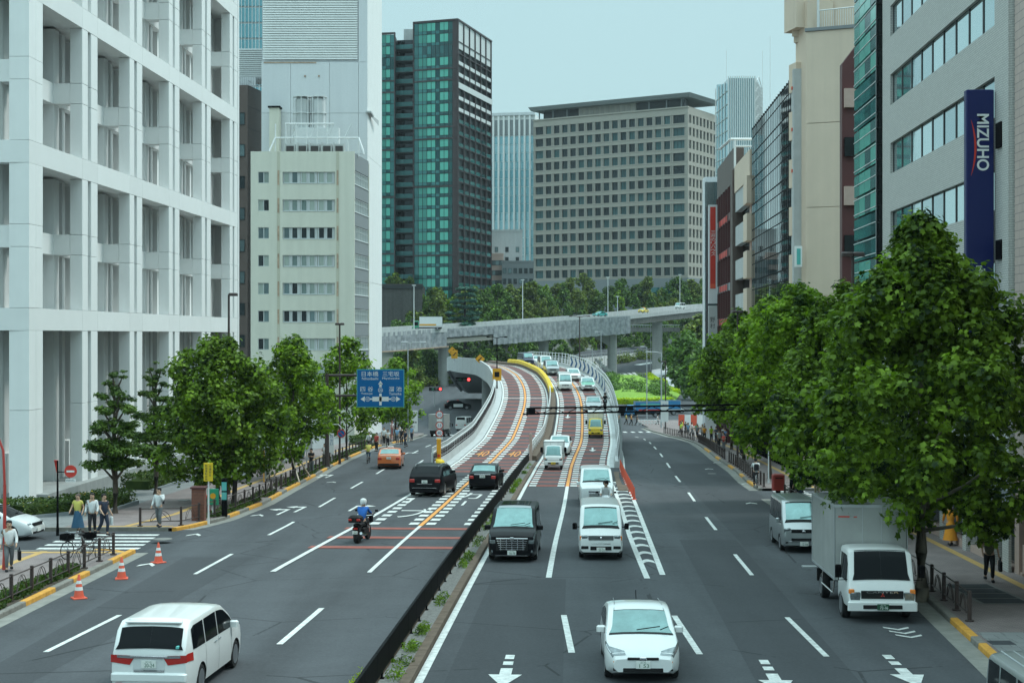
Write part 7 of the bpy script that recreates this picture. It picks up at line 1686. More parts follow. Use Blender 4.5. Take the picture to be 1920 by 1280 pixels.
# 11 police car, white van and small truck at the far left junction
t, c = simple_car(suv, PT['black'], 'police_car', 'black and white police car crossing under the flyover', 'police car', X_(858,288), 288, None, 0.15, '')
mb = c.patch(-.9, .9, 3.0, 5.0, .006, 6, 2); L_('white_doors', mb, M['white'], t, True); mb = MB(); mb.bbox(-.1,.15,-.5,.5,1.76,1.88,.03); L_('light_bar', mb, M['red'], t)
simple_car(boxvan, PT['white'], 'van', 'white van with open rear doors beside two standing people', 'van', X_(870,219), 221, None, AWY(-.15), '', True)
# dark car and blue trucks on the cross street
simple_car(tallvan, PT['black'], 'minivan', 'dark minivan waiting on the cross street beyond the flyover foot', 'minivan', X_(1168,262), 262, None, 0.0, '')
simple_car(sedan, PT['white'], 'sedan', 'white car behind the right-hand trees on the cross street', 'car', X_(1262,275), 275, None, 0.05, '')
def deck_z(px): return ep(px)[2]
def on_deck(kind, paint_, name, label, cat, px, **kw):
    x, y, z = ep(px); x2, y2, _ = ep(px+2); return simple_car(kind, paint_, name, label, cat, x, y+3.0, z+.15, math.atan2(y2-y, x2-x)+PI, '')
t, c = on_deck(sedan, PT['yellow'], 'taxi', 'yellow taxi on the raised expressway above the stairway', 'taxi', 1208); mb = MB(); mb.bbox(-.5,-.2,-.3,.3,1.48,1.66,.03); L_('roof_lamp', mb, PT['taxi_orange'], t)
on_deck(sedan, PT['teal'], 'sedan', 'pale green car on the raised expressway left of the yellow taxi', 'car', 1126)
on_deck(boxvan, PT['white'], 'van', 'white van at the right end of the raised expressway', 'van', 1277)
# ---- trucks
def truck(name, label, x, y, z, head, cabm, boxm, L=5.9, W=2.0, Hc=2.05, Hb=3.0, box=True, kei=False, plate_m='plate_green', ptxt='', ptm='white', group=None):
    """cab-over truck: cab is a lofted body, cargo box and chassis behind it"""
    cl = 1.15 if kei else 1.65
    cab = Car(cl*2, W*.92, [(-cl,Hc),(cl-.62,Hc),(cl-.42,Hc-.06),(cl-.16,1.15 if not kei else .98),(cl-.05,.9),(cl,.62)], (1.15,1.08) if not kei else (1.0,.95), cabm, .14, .38 if not kei else .3, (), .36, (.06,0))
    t = vehicle(name, label, 'truck', x, y, z, head, None, group); off = L/2-cl
    # cab: only the front half of the loft is used
    cab.xs = [q for q in cab.xs if q >= -.0]+[0.0]; cab.xs = sorted(set(cab.xs)); cab.wx = ()
    mb = MB(); n = 20
    for q in cab.xs:
        P = cab.sec(q); mb.v += [(q+off, P[0][0], P[0][1])]+[(q+off, a, b) for a, b in P[1:10]]+[(q+off, 0, P[10][1])]+[(q+off, -a, b) for a, b in reversed(P[1:10])]
    for i in range(len(cab.xs)-1):
        for j in range(n): a = i*n+j; b = i*n+(j+1) % n; mb.f.append((a, a+n, b+n, b)); mb.m.append(0)
    mb.f += [tuple(range(n)), tuple(reversed(range((len(cab.xs)-1)*n, len(cab.xs)*n)))]; mb.m += [0, 0]; L_('cab', mb, cabm, t, True)
    f = L/2
    def shift(mb): mb.v = [(a+off, b, c_) for a, b, c_ in mb.v]; return mb
    x1w = cl-.17; L_('windscreen', shift(cab.patch(cl-.44, x1w, 8.05, 10, .015, 5, 4)), M['car_glass' if not kei else 'windscreen'], t, True)
    for sd in (1, -1):
        mb = MB(); V = []
        for i in range(6):
            q = .18+(cl-.36-.18)*i/5; P = cab.sec(q); V.append((cab.S(q, 5.06, .01, sd), cab.S(q, 5.9, .01, sd)))
        for a in V: mb.v += list(a)
        for i in range(5): fq = (2*i, 2*i+1, 2*i+3, 2*i+2); mb.f.append(fq if sd < 0 else fq[::-1]); mb.m.append(0)
        L_('side_window', shift(mb), M['car_glass'], t, True)
        W2 = W*.46; fbox(t, 'headlamp', f-.03, sd*W2*.62, sd*W2*.93, .66, .88 if not kei else .82, M['lamp_clear'], .03, b=.03); fbox(t, 'indicator', f-.06, sd*W2*.80, sd*W2*.96, .84 if not kei else .80, .96 if not kei else .86, M['lamp_orange'], .05, b=.02)
        yy = sd*(W*.5+.12); mb = MB(); mb.bbox(f-.42, f-.32, min(yy-.09,yy+.09), max(yy-.09,yy+.09), 1.25, 1.62, .03); mb.tube([(f-.3,sd*W*.42,1.2),(f-.33,yy,1.18),(f-.36,yy,1.62)], .015, 5); L_('wing_mirror', mb, M['black_metal'], t)
    fbox(t, 'grille', f-.02, -W*.28, W*.28, .70, .92 if not kei else .80, DARK if not kei else cabm, .03); fbox(t, 'bumper', f, -W*.46, W*.46, .36, .62, cabm, .06, b=.03); fbox(t, 'bumper_slot', f+.05, -W*.26, W*.26, .42, .53, DARK, .025)
    plate(t, f+.09, .48, ptxt, True, plate_m, tm=ptm)
    ch = MB(); ch.box(-L/2+.1, f-.6, -.42, .42, .45, .75 if not kei else .62); ch.box(-L/2+.3, -L/2+.36, -W/2+.1, W/2-.1, .4, .8); L_('chassis', ch, DARK, t)
    z0 = .98 if not kei else .72
    if box:
        mb = MB(); mb.bbox(-L/2, f-cl-.08, -W/2, W/2, z0, Hb, .03); L_('cargo_box', mb, boxm, t)
        tr = MB(); b0, b1 = -L/2, f-cl-.08
        for sd in (1, -1):
            for zz in (z0, Hb-.07): tr.box(b0-.01, b1+.012, min(sd*W/2, sd*(W/2+.015)), max(sd*W/2, sd*(W/2+.015)), zz, zz+.07)
            tr.box(b1-.06, b1+.014, min(sd*W/2, sd*(W/2+.016)), max(sd*W/2, sd*(W/2+.016)), z0, Hb); tr.box(b0-.014, b0+.06, min(sd*W/2, sd*(W/2+.016)), max(sd*W/2, sd*(W/2+.016)), z0, Hb)
        tr.box(b1, b1+.015, -W/2, W/2, Hb-.08, Hb+.003); tr.box(b1, b1+.015, -.25, -.23, z0, Hb); tr.box(b1, b1+.015, .3, .32, z0, Hb)
        L_('box_trim', tr, M['grey_metal'], t)
    rw = .38 if not kei else .28
    key = ('t', rw)
    if key not in WCACHE: WCACHE[key] = wheel_parts(rw, .24 if not kei else .16, 6)
    a, b, c_ = WCACHE[key]
    for xx in (f-cl*.72 if not kei else f-.75, -L/2+1.25 if not kei else -L/2+.7):
        for sd in (1, -1):
            wo = bpy.data.objects.new('wheel', None); COL.objects.link(wo); wo.parent = t; wo.location = (xx, sd*(W*.46-.12), rw); wo.rotation_euler = (0,0,0 if sd < 0 else PI)
            for nm, me in (('tyre', a), ('rim', b), ('hub_shade_disc', c_)): link(nm, me, wo)  # same black disc in place of shade behind the truck spokes
    return t
boxm = mat('cargo_box_grey', (.34,.35,.34), .6, noise=.12, nscale=1.2, stain=.15)
t = truck('box_truck', 'white cab-over box truck with grey cargo box parked at the right, plate 72-16', X_(1640,44.3)+.02, 45.9, None, TOW(.0), PT['white'], boxm, 6.2, 2.12, 2.05, 3.2, ptxt='72-16')
text('lettering', 'CANTER', t, (3.14,0,.885), .9, .055, M['chrome'], 'x')
mb = MB(); 
for k in range(3): a = PI/2+k*2*PI/3; mb.quad([(3.145, .0+q*math.cos(a+dd)*.07, .80+q*math.sin(a+dd)*.07) for q, dd in ((0,0),(.55,-.5),(1,0),(.55,.5))])
L_('emblem', mb, M['red'], t)
mb = MB(); mb.tube([(-1.2,-1.04,.55),(.9,-1.04,.55)], .03, 6); mb.tube([(-1.2,-1.04,.55),(-1.2,-1.0,.98)], .03, 6); mb.tube([(.9,-1.04,.55),(.9,-1.0,.98)], .03, 6); L_('side_guard', mb, M['chrome'], t)
mb = MB(); mb.box(-3.5,-3.1,-1.35,-.9,.75,.79); L_('tail_lift', mb, M['grey_metal'], t); mb = MB(); mb.box(1.373,1.378,-.95,-.62,2.83,2.87); mb.box(1.373,1.378,-.5,-.4,2.83,2.86); L_('box_label', mb, M['red'], t)
x, y, z, h = rv(111, 2.2); truck('kei_truck', 'small white box truck coming down to the foot of the flyover', x, y, z, h+PI, PT['white'], M['white'], 3.4, 1.48, 1.72, 2.0, kei=True, plate_m='plate_yellow', ptm='black', ptxt='41')
x, y, z, h = rv(142, 4.75); truck('kei_truck', 'small yellow box truck with white roof on the flyover', x, y, z, h+PI, PT['yellow'], M['white'], 3.4, 1.48, 1.72, 2.25, kei=True, plate_m='plate_yellow', ptm='black', ptxt='9')
truck('box_truck', 'grey box truck seen from behind at the left junction with a motorbike beside it', X_(824,193), 195.5, None, AWY(-.1), PT['silver'], boxm, 5.4, 2.0, 2.0, 2.9)
t = truck('delivery_truck', 'bright blue delivery truck on the cross street behind the crossing pedestrians', X_(1206,262), 262, None, PI+.03, PT['blue'], PT['blue'], 6.6, 2.2, 2.1, 2.7)
mb = MB(); mb.box(-3.0,.9,1.101,1.11,1.05,1.35); L_('red_stripe', mb, M['red'], t); mb = MB(); mb.box(-2.8,.6,1.101,1.112,1.9,2.35); L_('pale_stripe', mb, PT['teal'], t)
truck('delivery_truck', 'second blue truck partly behind the lamp posts at the cross street', X_(1248,268), 269, None, PI+.03, PT['blue'], PT['blue'], 5.4, 2.1, 2.1, 2.6)
x, y, z = ep(800); t = truck('removal_truck', 'green-cabbed truck with white box on the raised expressway at the left', x, y+3, z-.4, PI+.05, PT['green'], M['white'], 7.5, 2.3, 2.3, 3.4)
mb = MB(); mb.box(-2.2,2.0,1.151,1.16,1.15,1.55); L_('orange_lettering_band', mb, M['amber'], t)
truck('box_truck', 'grey truck parked under the far end of the expressway', X_(1251,520), 521, zg(521)+2.2, PI, PT['grey'], boxm, 7.5, 2.3, 2.3, 3.4)
# ================================================================ STREET FURNITURE, SIGNS, LAMPS
def pole(name, label, cat, x, y, z, h, r=.07, m='brown_metal', group=None):
    t = thing(name, label, cat, (x, y, z), 0, group); mb = MB(); mb.tube([(0,0,-.1),(0,0,.5),(0,0,h)], [r*1.5,r,r*.75], 8); L_('pole', mb, M[m], t, True); return t
def lamp(label, x, y, z, h, arms=((-1,.9),), m='brown_metal', head=.7, r=.08, group='street lamps', hm=None, ang=0.0):
    t = pole('street_lamp', label, 'street lamp', x, y, z, h, r, m, group)
    for sd, L in arms:
        ca, sa = math.cos(ang)*sd, math.sin(ang)*sd
        mb = MB(); mb.tube([(0,0,h-.15),(ca*L*.5,sa*L*.5,h+.02),(ca*L,sa*L,h+.05)], r*.55, 6); L_('arm', mb, M[m], t)
        mb = MB(); mb.bbox(min(sd*L,sd*(L+head)), max(sd*L,sd*(L+head)), -.16, .16, h-.06, h+.12, .05); o = L_('lamp_head', mb, M[hm or m], t, True); o.rotation_euler = (0,0,ang)
    return t
# blue overhead direction sign
Yg = 112; xg = X_(613,Yg)
t = pole('direction_sign', 'large blue overhead direction sign with white Japanese place names on a brown post', 'road sign', xg, Yg, gz(Yg), Z_(700,Yg)-gz(Yg), .17)
x0, x1, z0, z1 = X_(669,Yg)-xg, X_(758,Yg)-xg, Z_(763,Yg)-gz(Yg), Z_(692,Yg)-gz(Yg)
for zz in (z1-.45, z0+.85): mb = MB(); mb.tube([(0,.1,zz),(x1-.3,.1,zz)], .09, 8); L_('arm', mb, M['brown_metal'], t)
mb = MB(); mb.box(x0, x1, -.03, .0, z0, z1); L_('sign_rim', mb, PT['teal'], t); mb = MB(); mb.box(x0+.05, x1-.05, -.045, -.031, z0+.05, z1-.05); L_('sign_board', mb, M['blue_sign'], t)
w_, h_ = x1-x0, z1-z0
def sgn(s, u, v, w, h, m='white'): return text('lettering', s, t, (x0+u*w_, -.05, z0+v*h_), w*w_, h*h_, M[m], 'front')
sgn('日本橋',.28,.88,.35,.13); sgn('三宅坂',.72,.88,.35,.13); sgn('Nihonbashi',.28,.755,.34,.07); sgn('Miyakezaka',.72,.755,.36,.07)
sgn('四 谷',.21,.48,.27,.13); sgn('溜 池',.81,.48,.27,.13); sgn('Yotsuya',.21,.355,.24,.07); sgn('Tameike',.81,.355,.26,.07)
mb = MB()
def sq(u0,u1,v0,v1): mb.quad([(x0+u0*w_,-.051,z0+v0*h_),(x0+u1*w_,-.051,z0+v0*h_),(x0+u1*w_,-.051,z0+v1*h_),(x0+u0*w_,-.051,z0+v1*h_)])
sq(.475,.525,.05,.36); sq(.475,.525,.53,.62); mb.quad([(x0+(.5+a)*w_,-.051,z0+b*h_) for a,b in ((-.05,.6),(.05,.6),(0,.70))])
sq(.33,.67,.155,.275); mb.quad([(x0+a*w_,-.051,z0+b*h_) for a,b in ((.17,.14),(.17,.29),(.08,.215))]); mb.quad([(x0+a*w_,-.051,z0+b*h_) for a,b in ((.83,.29),(.83,.14),(.92,.215))])
sq(.28,.33,.195,.235); sq(.67,.72,.195,.235); L_('arrows', mb, M['white'], t)
for u, v, s in ((.5,.45,'246'),(.23,.215,'405'),(.77,.215,'405')):
    mb = MB(); mb.lathe([(.06*w_,0),(.05*w_,0.001)], (0,0,0), 16, axis='y'); ring = MB()
    for k in range(16): a, b = 2*PI*k/16, 2*PI*(k+1)/16; ring.quad([(x0+u*w_+q*math.cos(c)*w_, -.052, z0+v*h_+q*math.sin(c)*w_) for q, c in ((.05,a),(.05,b),(.042,b),(.042,a))])
    L_('route_shield', ring, M['white'], t); sgn(s, u, v, .06, .06)
sgn('外堀通り',.5,.215,.28,.075,'blue_sign')
# lamps and poles
lamp('brown street lamp rising through the top of the large round tree', X_(429,86), 86, gz(86), Z_(553,86)-gz(86), ((1,.0),), head=.5)
t = lamp('brown street lamp just right of the direction sign post', X_(637,117), 117, gz(117), Z_(608,117)-gz(117), ((-1,.0),(1,.0)), head=.35)
mb = MB(); mb.lathe([(.33,-.03),(.33,.0)], (.15,-.25,Z_(812,117)-gz(117)), 20, axis='y'); L_('no_parking_disc', mb, M['red'], t); mb = MB(); mb.lathe([(.25,-.045),(.25,-.035)], (.15,-.25,Z_(812,117)-gz(117)), 20, axis='y'); L_('disc_centre', mb, M['blue_sign'], t)
mb = MB(); a = math.radians(45); mb.quad([(.15+q[0]*.25*math.cos(a)-q[1]*.03*math.sin(a), -.30, Z_(812,117)-gz(117)-q[0]*.25*math.sin(a)-q[1]*.03*math.cos(a)) for q in ((-1,-1),(1,-1),(1,1),(-1,1))]); L_('disc_bar', mb, M['red'], t)
mb = MB(); mb.tube([(-.55,-.1,Z_(795,117)-gz(117)),(-.1,-.15,Z_(795,117)-gz(117)),(.12,-.2,Z_(800,117)-gz(117)),(.15,-.2,Z_(807,117)-gz(117))], .04, 6); L_('curved_bracket', mb, M['white_metal'], t)
lamp('tall grey street lamp with two arms behind the blue direction sign', X_(765,165), 165, gz(165), Z_(642,165)-gz(165), ((-1,.0),(1,1.2)), 'grey_metal', .8)
lamp('brown lamp post poking above the big plane tree by the green glass building', 13.55, 60, gz(60), Z_(478,60)-gz(60), ((-1,.0),(1,.0)), head=.45)
lamp('small brown lamp head above the mid-row plane trees', X_(1383,112), 112, gz(112), Z_(585,112)-gz(112), ((-1,.0),(1,.0)), head=.4)
def rl(s_y, off): x, y, z = rp(sY(s_y), off); return x, y, z
x, y, z = rl(215, 7.0); lamp('tall brown double-arm lamp on the outer bend of the flyover', x, y, z, Z_(593,y)-z, ((-1,1.1),(1,1.1)), 'brown_metal', .4, .10)
x, y, z = rl(187, -6.3); t = lamp('dark double-arm lamp at the inner side of the flyover with a yellow plate', x, y, z, Z_(632,y)-z, ((-1,.9),(1,.9)), 'black_metal', .4)
mb = MB(); zz = Z_(702,y)-z; mb.bbox(-.55,.55,-.12,-.08,zz-.75,zz+.75,.01); L_('warning_plate', mb, M['amber'], t); mb = MB(); mb.bbox(-.3,.3,-.14,-.125,zz-.3,zz+.35,.01); L_('plate_symbol', mb, M['black'], t)
for px, yt, yb, Y, lb in ((1127,622,712,300,'left of the grass island'),(1111,655,705,320,'by the white wall'),(1220,603,690,460,'beside the pale traffic island')):
    lamp('thin grey lamp post '+lb, X_(px,Y), Y, zg(Y), Z_(yt,Y)-zg(Y), ((-1,.6),), 'grey_metal', .6, .09)
lamp('tall grey lamp at the front hedge of the grass island', X_(1207,262), 256, zg(256), Z_(650,256)-zg(256), ((-1,.5),), 'grey_metal', .6, .1)
lamp('grey lamp with long arm at the right crossing corner', X_(1240,226), 226, zg(226), Z_(660,226)-zg(226), ((-1,1.6),), 'grey_metal', .8, .12)
lamp('brown short lamp at the right crossing corner beside the grey lamp', X_(1248,222), 222, zg(222), Z_(678,222)-zg(222), ((-1,.0),), 'brown_metal', .7, .1)
for px, yt, lb in ((776,535,'far left'),(980,525,'above the middle span'),(1140,520,'left of the yellow taxi'),(1158,556,'short one by the yellow taxi'),(1275,515,'at the right end')):
    x, y, z = ep(px); t = pole('expressway_lamp', 'white expressway lamp pole, '+lb, 'street lamp', x, y+.3, z-.5, Z_(yt,y)-z+.5, .12, 'white_metal', 'lamp poles on the expressway'); mb = MB(); mb.bbox(-.5,.5,-.15,.15,Z_(yt,y)-z+.45,Z_(yt,y)-z+.6,.04); L_('lamp_head', mb, M['white_metal'], t)
# black overhead pipe beam across the inbound lanes
Yt = 81; t = pole('overhead_beam', 'long black lattice beam of two pipes spanning the inbound lanes', 'gantry', KR(Yt)+.7, Yt, gz(Yt), 5.9, .14, 'black_metal'); ox, oz = KR(Yt)+.7, gz(Yt)
P = lambda px, py: (X_(px,Yt)-ox, 0, Z_(py,Yt)-oz)
for (a, b), nm in ((((990,765),(1450,757)),'upper_pipe'), (((980,776),(1450,766)),'lower_pipe')): mb = MB(); mb.tube([P(*a), P(*b)], .055, 6); L_(nm, mb, M['black_metal'], t)
mb = MB()
for k in range(10): px = 992+k*46; mb.tube([P(px, 765-k*.8), P(px+23, 776-k*1.0)], .02, 4); mb.tube([P(px+23, 776-k*1.0), P(px+46, 765-(k+1)*.8)], .02, 4)
L_('braces', mb, M['black_metal'], t)
mb = MB(); a = P(1000,769); mb.bbox(a[0]-.3,a[0]+.1,-.2,.2,a[2]-.22,a[2]+.15,.03); mb.tube([P(988,764),P(988,779)], .04, 5); L_('camera_box', mb, M['black_metal'], t)
# regulatory signs on the flyover nose
x, y, z = at(824,868); t = pole('sign_post', 'white post with three red-ringed round signs at the nose of the flyover', 'road sign', x, y, z, Z_(765,y)-z, .05, 'white_metal')
for py, s in ((777,'50'),(797,'3.8'),(811,'40')):
    zz = Z_(py,y)-z
    for r, d, m in ((.30,.0,'red'),(.235,.012,'white')): mb = MB(); mb.lathe([(r,-.08-d),(r,-.07)], (0,0,zz), 22, axis='y'); L_('sign_ring' if m == 'red' else 'sign_face', mb, M[m], t)
    text('lettering', s, t, (0,-.10,zz), .3, .22, M['blue_sign'], 'front')
for py, w in ((787.5,.32),(821,.42)): mb = MB(); mb.box(-w/2*1.3,w/2*1.3,-.09,-.07,Z_(py,y)-z-.09,Z_(py,y)-z+.09); L_('small_plate', mb, M['white'], t)
x, y, z = at(822,879); t = thing('crash_cushion', 'yellow and black crash cushion with amber post at the flyover nose', 'barrier', (x, y, z)); mb = MB(); mb.lathe([(.5,0),(.52,.25),(.45,.6),(.3,.72)], n=14); L_('drum', mb, M['yellow'], t, True)
mb = MB()
for k in range(5): a = -PI*.9+k*.42; mb.quad([(.53*math.cos(q), .53*math.sin(q), h) for q, h in ((a,.05),(a+.2,.05),(a+.38,.5),(a+.18,.5))])
L_('black_chevrons', mb, M['black'], t); mb = MB(); mb.bbox(-.16,.16,.55,.75,0,2.2,.03); L_('amber_post', mb, M['amber'], t); mb = MB(); mb.lathe([(.11,-.02),(.11,0)], (0,.54,.95), 14, axis='y'); L_('lens', mb, M['red'], t)
# yellow warning signs on the inner bend
for px, py, Y, dia, lb in ((848,658,236,1,'yellow diamond bend sign on the highest part of the inner parapet'),(852,664,234,0,'amber oblong plate just below the topmost yellow diamond'),(900,673,222,1,'yellow diamond bend sign beside the small white plate')):
    x = X_(px,Y); t = pole('warning_sign', lb, 'road sign', x, Y, 3.2, Z_(py,Y)-3.2+.4, .06, 'grey_metal', 'yellow warning signs on the flyover'); zz = Z_(py,Y)-3.2
    mb = MB(); r = .72; mb.quad([(-r,-.1,zz),(0,-.1,zz-r),(r,-.1,zz),(0,-.1,zz+r)] if dia else [(-.5,-.1,zz-.65),(.5,-.1,zz-.65),(.5,-.1,zz+.65),(-.5,-.1,zz+.65)]); L_('plate', mb, M['amber'], t); mb = MB(); mb.tube([(-.25,-.13,zz-.2),(0,-.13,zz-.05),(.05,-.13,zz+.1),(.3,-.13,zz+.25)], .07, 5); L_('curve_symbol', mb, M['black'], t)
# red traffic lights under the flyover
glow = mat('signal_red_lit', (.6,.02,.02), .4, emit=((1,.06,.06), 3.0))
for px, py, Y, lb in ((825,729,300,'traffic light showing red at the left of the junction'),(878,711,262,'traffic light showing red fixed under the flyover bend')):
    t = thing('traffic_light', lb, 'traffic light', (X_(px,Y), Y, Z_(py,Y)-1), 0, 'traffic lights under the flyover'); mb = MB(); mb.bbox(-2.2,.45,-.1,.15,.62,1.35,.08); L_('housing', mb, M['black'], t)
    for k, m in enumerate((glow, M['brown_panel'], M['text_green'])): mb = MB(); mb.lathe([(.26 if k == 0 else .22,-.16),(.26,-.1)], (.08-k*.75,0,.98), 16, axis='y'); L_('lens', mb, m, t)
    mb = MB(); mb.tube([(-2.2,.05,1),(-3.6,.05,1)], .05, 5) if px > 850 else mb.tube([(-1.1,.05,.6),(-1.1,.05,-5)], .08, 6); L_('bracket', mb, M['grey_metal'], t)
# pier columns of the flyover bridge
for i, (s, o, lb) in enumerate(((sY(209),-3,'pale round pier under the flyover bend, nearer one'),(sY(240),-2.5,'pale round pier under the flyover bend, farther one'),(sY(195),3,'pale round pier hidden beneath the flyover deck'))):
    x, y, z = rp(s, o); t = thing('flyover_pier', lb, 'pier', (x, y, zg(y)), 0, 'piers of the flyover'); mb = MB(); mb.lathe([(.95,-.3),(.95,z-1.5-zg(y))], n=18); L_('shaft', mb, M['concrete'], t, True); mb = MB(); mb.lathe([(1.7,0),(1.7,.2)], n=18); L_('kerb_ring', mb, M['kerb'], t)
# left pavement furniture
def sign_board(name, label, cat, px, py, w, h, bm, pole_h, m='white_metal', txt=None, tm='text_dark', Yadj=0, d=.06, z_off=.14, frame=None, group=None):
    x, y, z = at(px, py, dz=z_off); t = pole(name, label, cat, x, y, z, pole_h, .04, m, group); mb = MB(); mb.bbox(-w/2, w/2, -.10, -.10+d, pole_h-h, pole_h, .01); L_('board', mb, bm, t)
    if txt:
        for i, (s, u, v, ww, hh) in enumerate(txt): text('lettering', s, t, (u*w, -.108, pole_h-h+v*h), ww*w, hh*h, M[tm], 'front')
    return t
t = sign_board('notice_sign', 'yellow vertical sign with two columns of black characters on a white post', 'sign', 391, 978, .42, .85, M['yellow'], 2.75, txt=[('飲',-.22,.86,.3,.12),('酒',-.22,.71,.3,.12),('運',-.22,.56,.3,.12),('転',-.22,.41,.3,.12),('追',-.22,.26,.3,.12),('放',-.22,.11,.3,.12),('交',.22,.82,.3,.12),('通',.22,.66,.3,.12),('安',.22,.50,.3,.12),('全',.22,.34,.3,.12)])
t = sign_board('notice_sign', 'small green notice with an orange emblem below the yellow sign', 'sign', 400, 968, .55, .78, PT['green'], 1.35); mb = MB(); mb.lathe([(.14,-.012),(.14,0)], (0,-.10,1.0), 12, axis='y'); L_('emblem', mb, M['amber'], t); text('lettering', '火の用心', t, (0,-.112,.72), .34, .08, M['yellow'], 'front')
x, y, z = at(373,975, dz=.14); t = thing('brick_pillar', 'red-brown tiled pillar with a flat cap by the guard railing', 'pillar', (x, y, z)); mb = MB(); mb.bbox(-.30,.30,-.25,.25,0,1.5,.02); L_('shaft', mb, M['brick_red'] if 'brick_red' in M else mat('brick_red', (.20,.085,.06), .8, noise=.25, nscale=8), t); mb = MB(); mb.bbox(-.36,.36,-.31,.31,1.5,1.6,.03); L_('cap', mb, M['maroon'], t)
for k in range(9): mb = MB(); mb.box(-.303,.303,-.253,.253,.14+k*.15,.15+k*.15); L_('tile_joint', mb, M['brown_dark'], t)
x, y, z = at(386,966, dz=.14); t = thing('hydrant_box', 'small red cabinet between the tiled pillar and white post', 'cabinet', (x, y, z)); mb = MB(); mb.bbox(-.18,.18,-.15,.15,0,1.0,.03); L_('body', mb, M['red_metal'], t); mb = MB(); mb.box(-.12,.12,-.157,-.15,.15,.85); L_('door', mb, M['maroon'], t)
x, y, z = at(421,968, dz=.14); t = thing('info_pillar', 'slim black post with pale blue panels under the round tree', 'post', (x, y, z)); mb = MB(); mb.bbox(-.13,.13,-.1,.1,0,1.85,.03); L_('post', mb, M['black_metal'], t)
for z0_ in (1.25, .82): mb = MB(); mb.box(-.12,.12,-.108,-.1,z0_,z0_+.42 if z0_ > 1 else z0_+.36); L_('panel', mb, PT['teal'], t)
x, y, z = at(108,1003, dz=.02); t = pole('no_entry_sign', 'black pole with a round red no-entry sign behind the three pedestrians', 'road sign', x, y, z, 3.25, .05, 'black_metal')
mb = MB(); mb.tube([(0,0,2.75),(.45,0,2.75)], .025, 5); L_('arm', mb, M['black_metal'], t); mb = MB(); mb.lathe([(.27,-.06),(.27,-.03)], (.58,0,2.78), 22, axis='y'); L_('disc', mb, M['red'], t); mb = MB(); mb.box(.41,.75,-.075,-.062,2.74,2.82); L_('bar', mb, M['white'], t); mb = MB(); mb.box(.36,.80,-.06,-.03,2.32,2.46); L_('plate', mb, M['white'], t)
text('lettering', '自転車を除く', t, (.58,-.065,2.39), .38, .08, M['text_dark'], 'front'); mb = MB(); mb.v += [(-.15,-.02,3.25),(-.02,.18,3.25),(-.06,.05,2.7)]; mb.f.append((0,1,2)); mb.m.append(0); mb.lathe([(.0,0),(.12,.05)], (-.08,.05,3.2), 8); L_('stop_triangle', mb, M['red'], t)
t = pole('red_pole', 'red bent pole at the extreme left edge', 'post', -17.95, 53.4, gz(53.4), 3.0, .07, 'red_metal'); mb = MB(); mb.tube([(0,0,3.0),(-.05,0,4.2),(-.2,0,4.6),(-.6,0,4.8),(-1.2,0,4.8)], .045, 8); L_('bent_top', mb, M['red_metal'], t, True)
sign_board('map_board', 'grey-white standing map board under the tree in front of the dark gate', 'sign', 575, 868, .9, 1.6, M['concrete_light'], 2.5, 'grey_metal')
t = sign_board('shop_sign', 'narrow white sign with blue characters next to the direction sign post', 'sign', 622, 868, .36, 1.6, M['white'], 2.3, 'grey_metal', txt=[('四',0,.85,.6,.13),('谷',0,.68,.6,.13),('口',0,.51,.6,.13)], tm='blue_sign')
t = sign_board('crossing_board', 'white standing board with arrows and dark figures at the far left crossing', 'sign', 776, 818, .95, 2.6, M['white'], 3.2, 'grey_metal', txt=[('P',0,.88,.3,.14),('↑',0,.68,.4,.14),('■ ■ ■',0,.45,.7,.08),('止',0,.25,.4,.12)])
t = pole('banner_pole', 'red pole with a red and white plate above the waiting crowd at left', 'road sign', *at(735,822,dz=.14)[:2], gz(at(735,822)[1]), 4.6, .05, 'red_metal'); mb = MB(); mb.box(-1.0,-.2,-.05,0,3.9,4.5); L_('red_plate', mb, M['red'], t); mb = MB(); mb.box(-1.0,-.2,-.05,0,3.2,3.8); L_('dark_plate', mb, M['black'], t); text('lettering', '止まれ', t, (-.6,-.06,3.5), .7, .3, M['white'], 'front')
# right pavement furniture
x, y, z = at(1459,934, dz=.14); t = thing('post_box', 'dark red post box at the kerb ahead of the silver van', 'post box', (x, y, z)); mb = MB(); mb.bbox(-.32,.32,-.3,.3,.45,1.35,.06); L_('body', mb, M['red_metal'], t, True); mb = MB(); mb.bbox(-.12,.12,-.12,.12,0,.46,.01); L_('foot', mb, M['black_metal'], t); mb = MB(); mb.box(-.2,.2,-.31,-.3,1.12,1.17); L_('slot', mb, M['black'], t)
pole('marker_post', 'thin white marker post beside the red post box', 'post', *at(1441,906,dz=.14)[:2], gz(90), 1.9, .04, 'white_metal')
t = sign_board('crossing_board', 'pale blue standing board at the corner of the right crossing', 'sign', 1246, 806, 1.1, 3.0, PT['pearl'], 4.2, 'grey_metal', txt=[('案内',0,.8,.6,.12)], tm='blue_sign')
# white pipe fence of the right crossing corner
t = thing('corner_fence', 'white low pipe fence at the far right crossing corner', 'fence', (X_(1205,240), 240, -7)); mb = MB()
for px in range(1196, 1250, 6): mb.tube([(X_(px,236),236,-7),(X_(px,236),236,-6.0)], .05, 5)
for h in (-6.1,-6.5): mb.tube([(X_(1196,236),236,h),(X_(1250,236),236,h)], .05, 5)
obj('pipes', mb, M['white_metal'], t)
# hoarding with orange bars near the right crossing
t = thing('hoarding', 'white and orange site hoarding beyond the waiting crowd at right', 'fence', (X_(1300,232), 232, gz(232)))
for k in range(7): mb = MB(); x = X_(1272,232)+k*.95; mb.box(x+.02, x+.93, 232, 232.1, gz(232), gz(232)+1.7); obj('panel', mb, M['white'] if k % 2 else M['cone'], t)
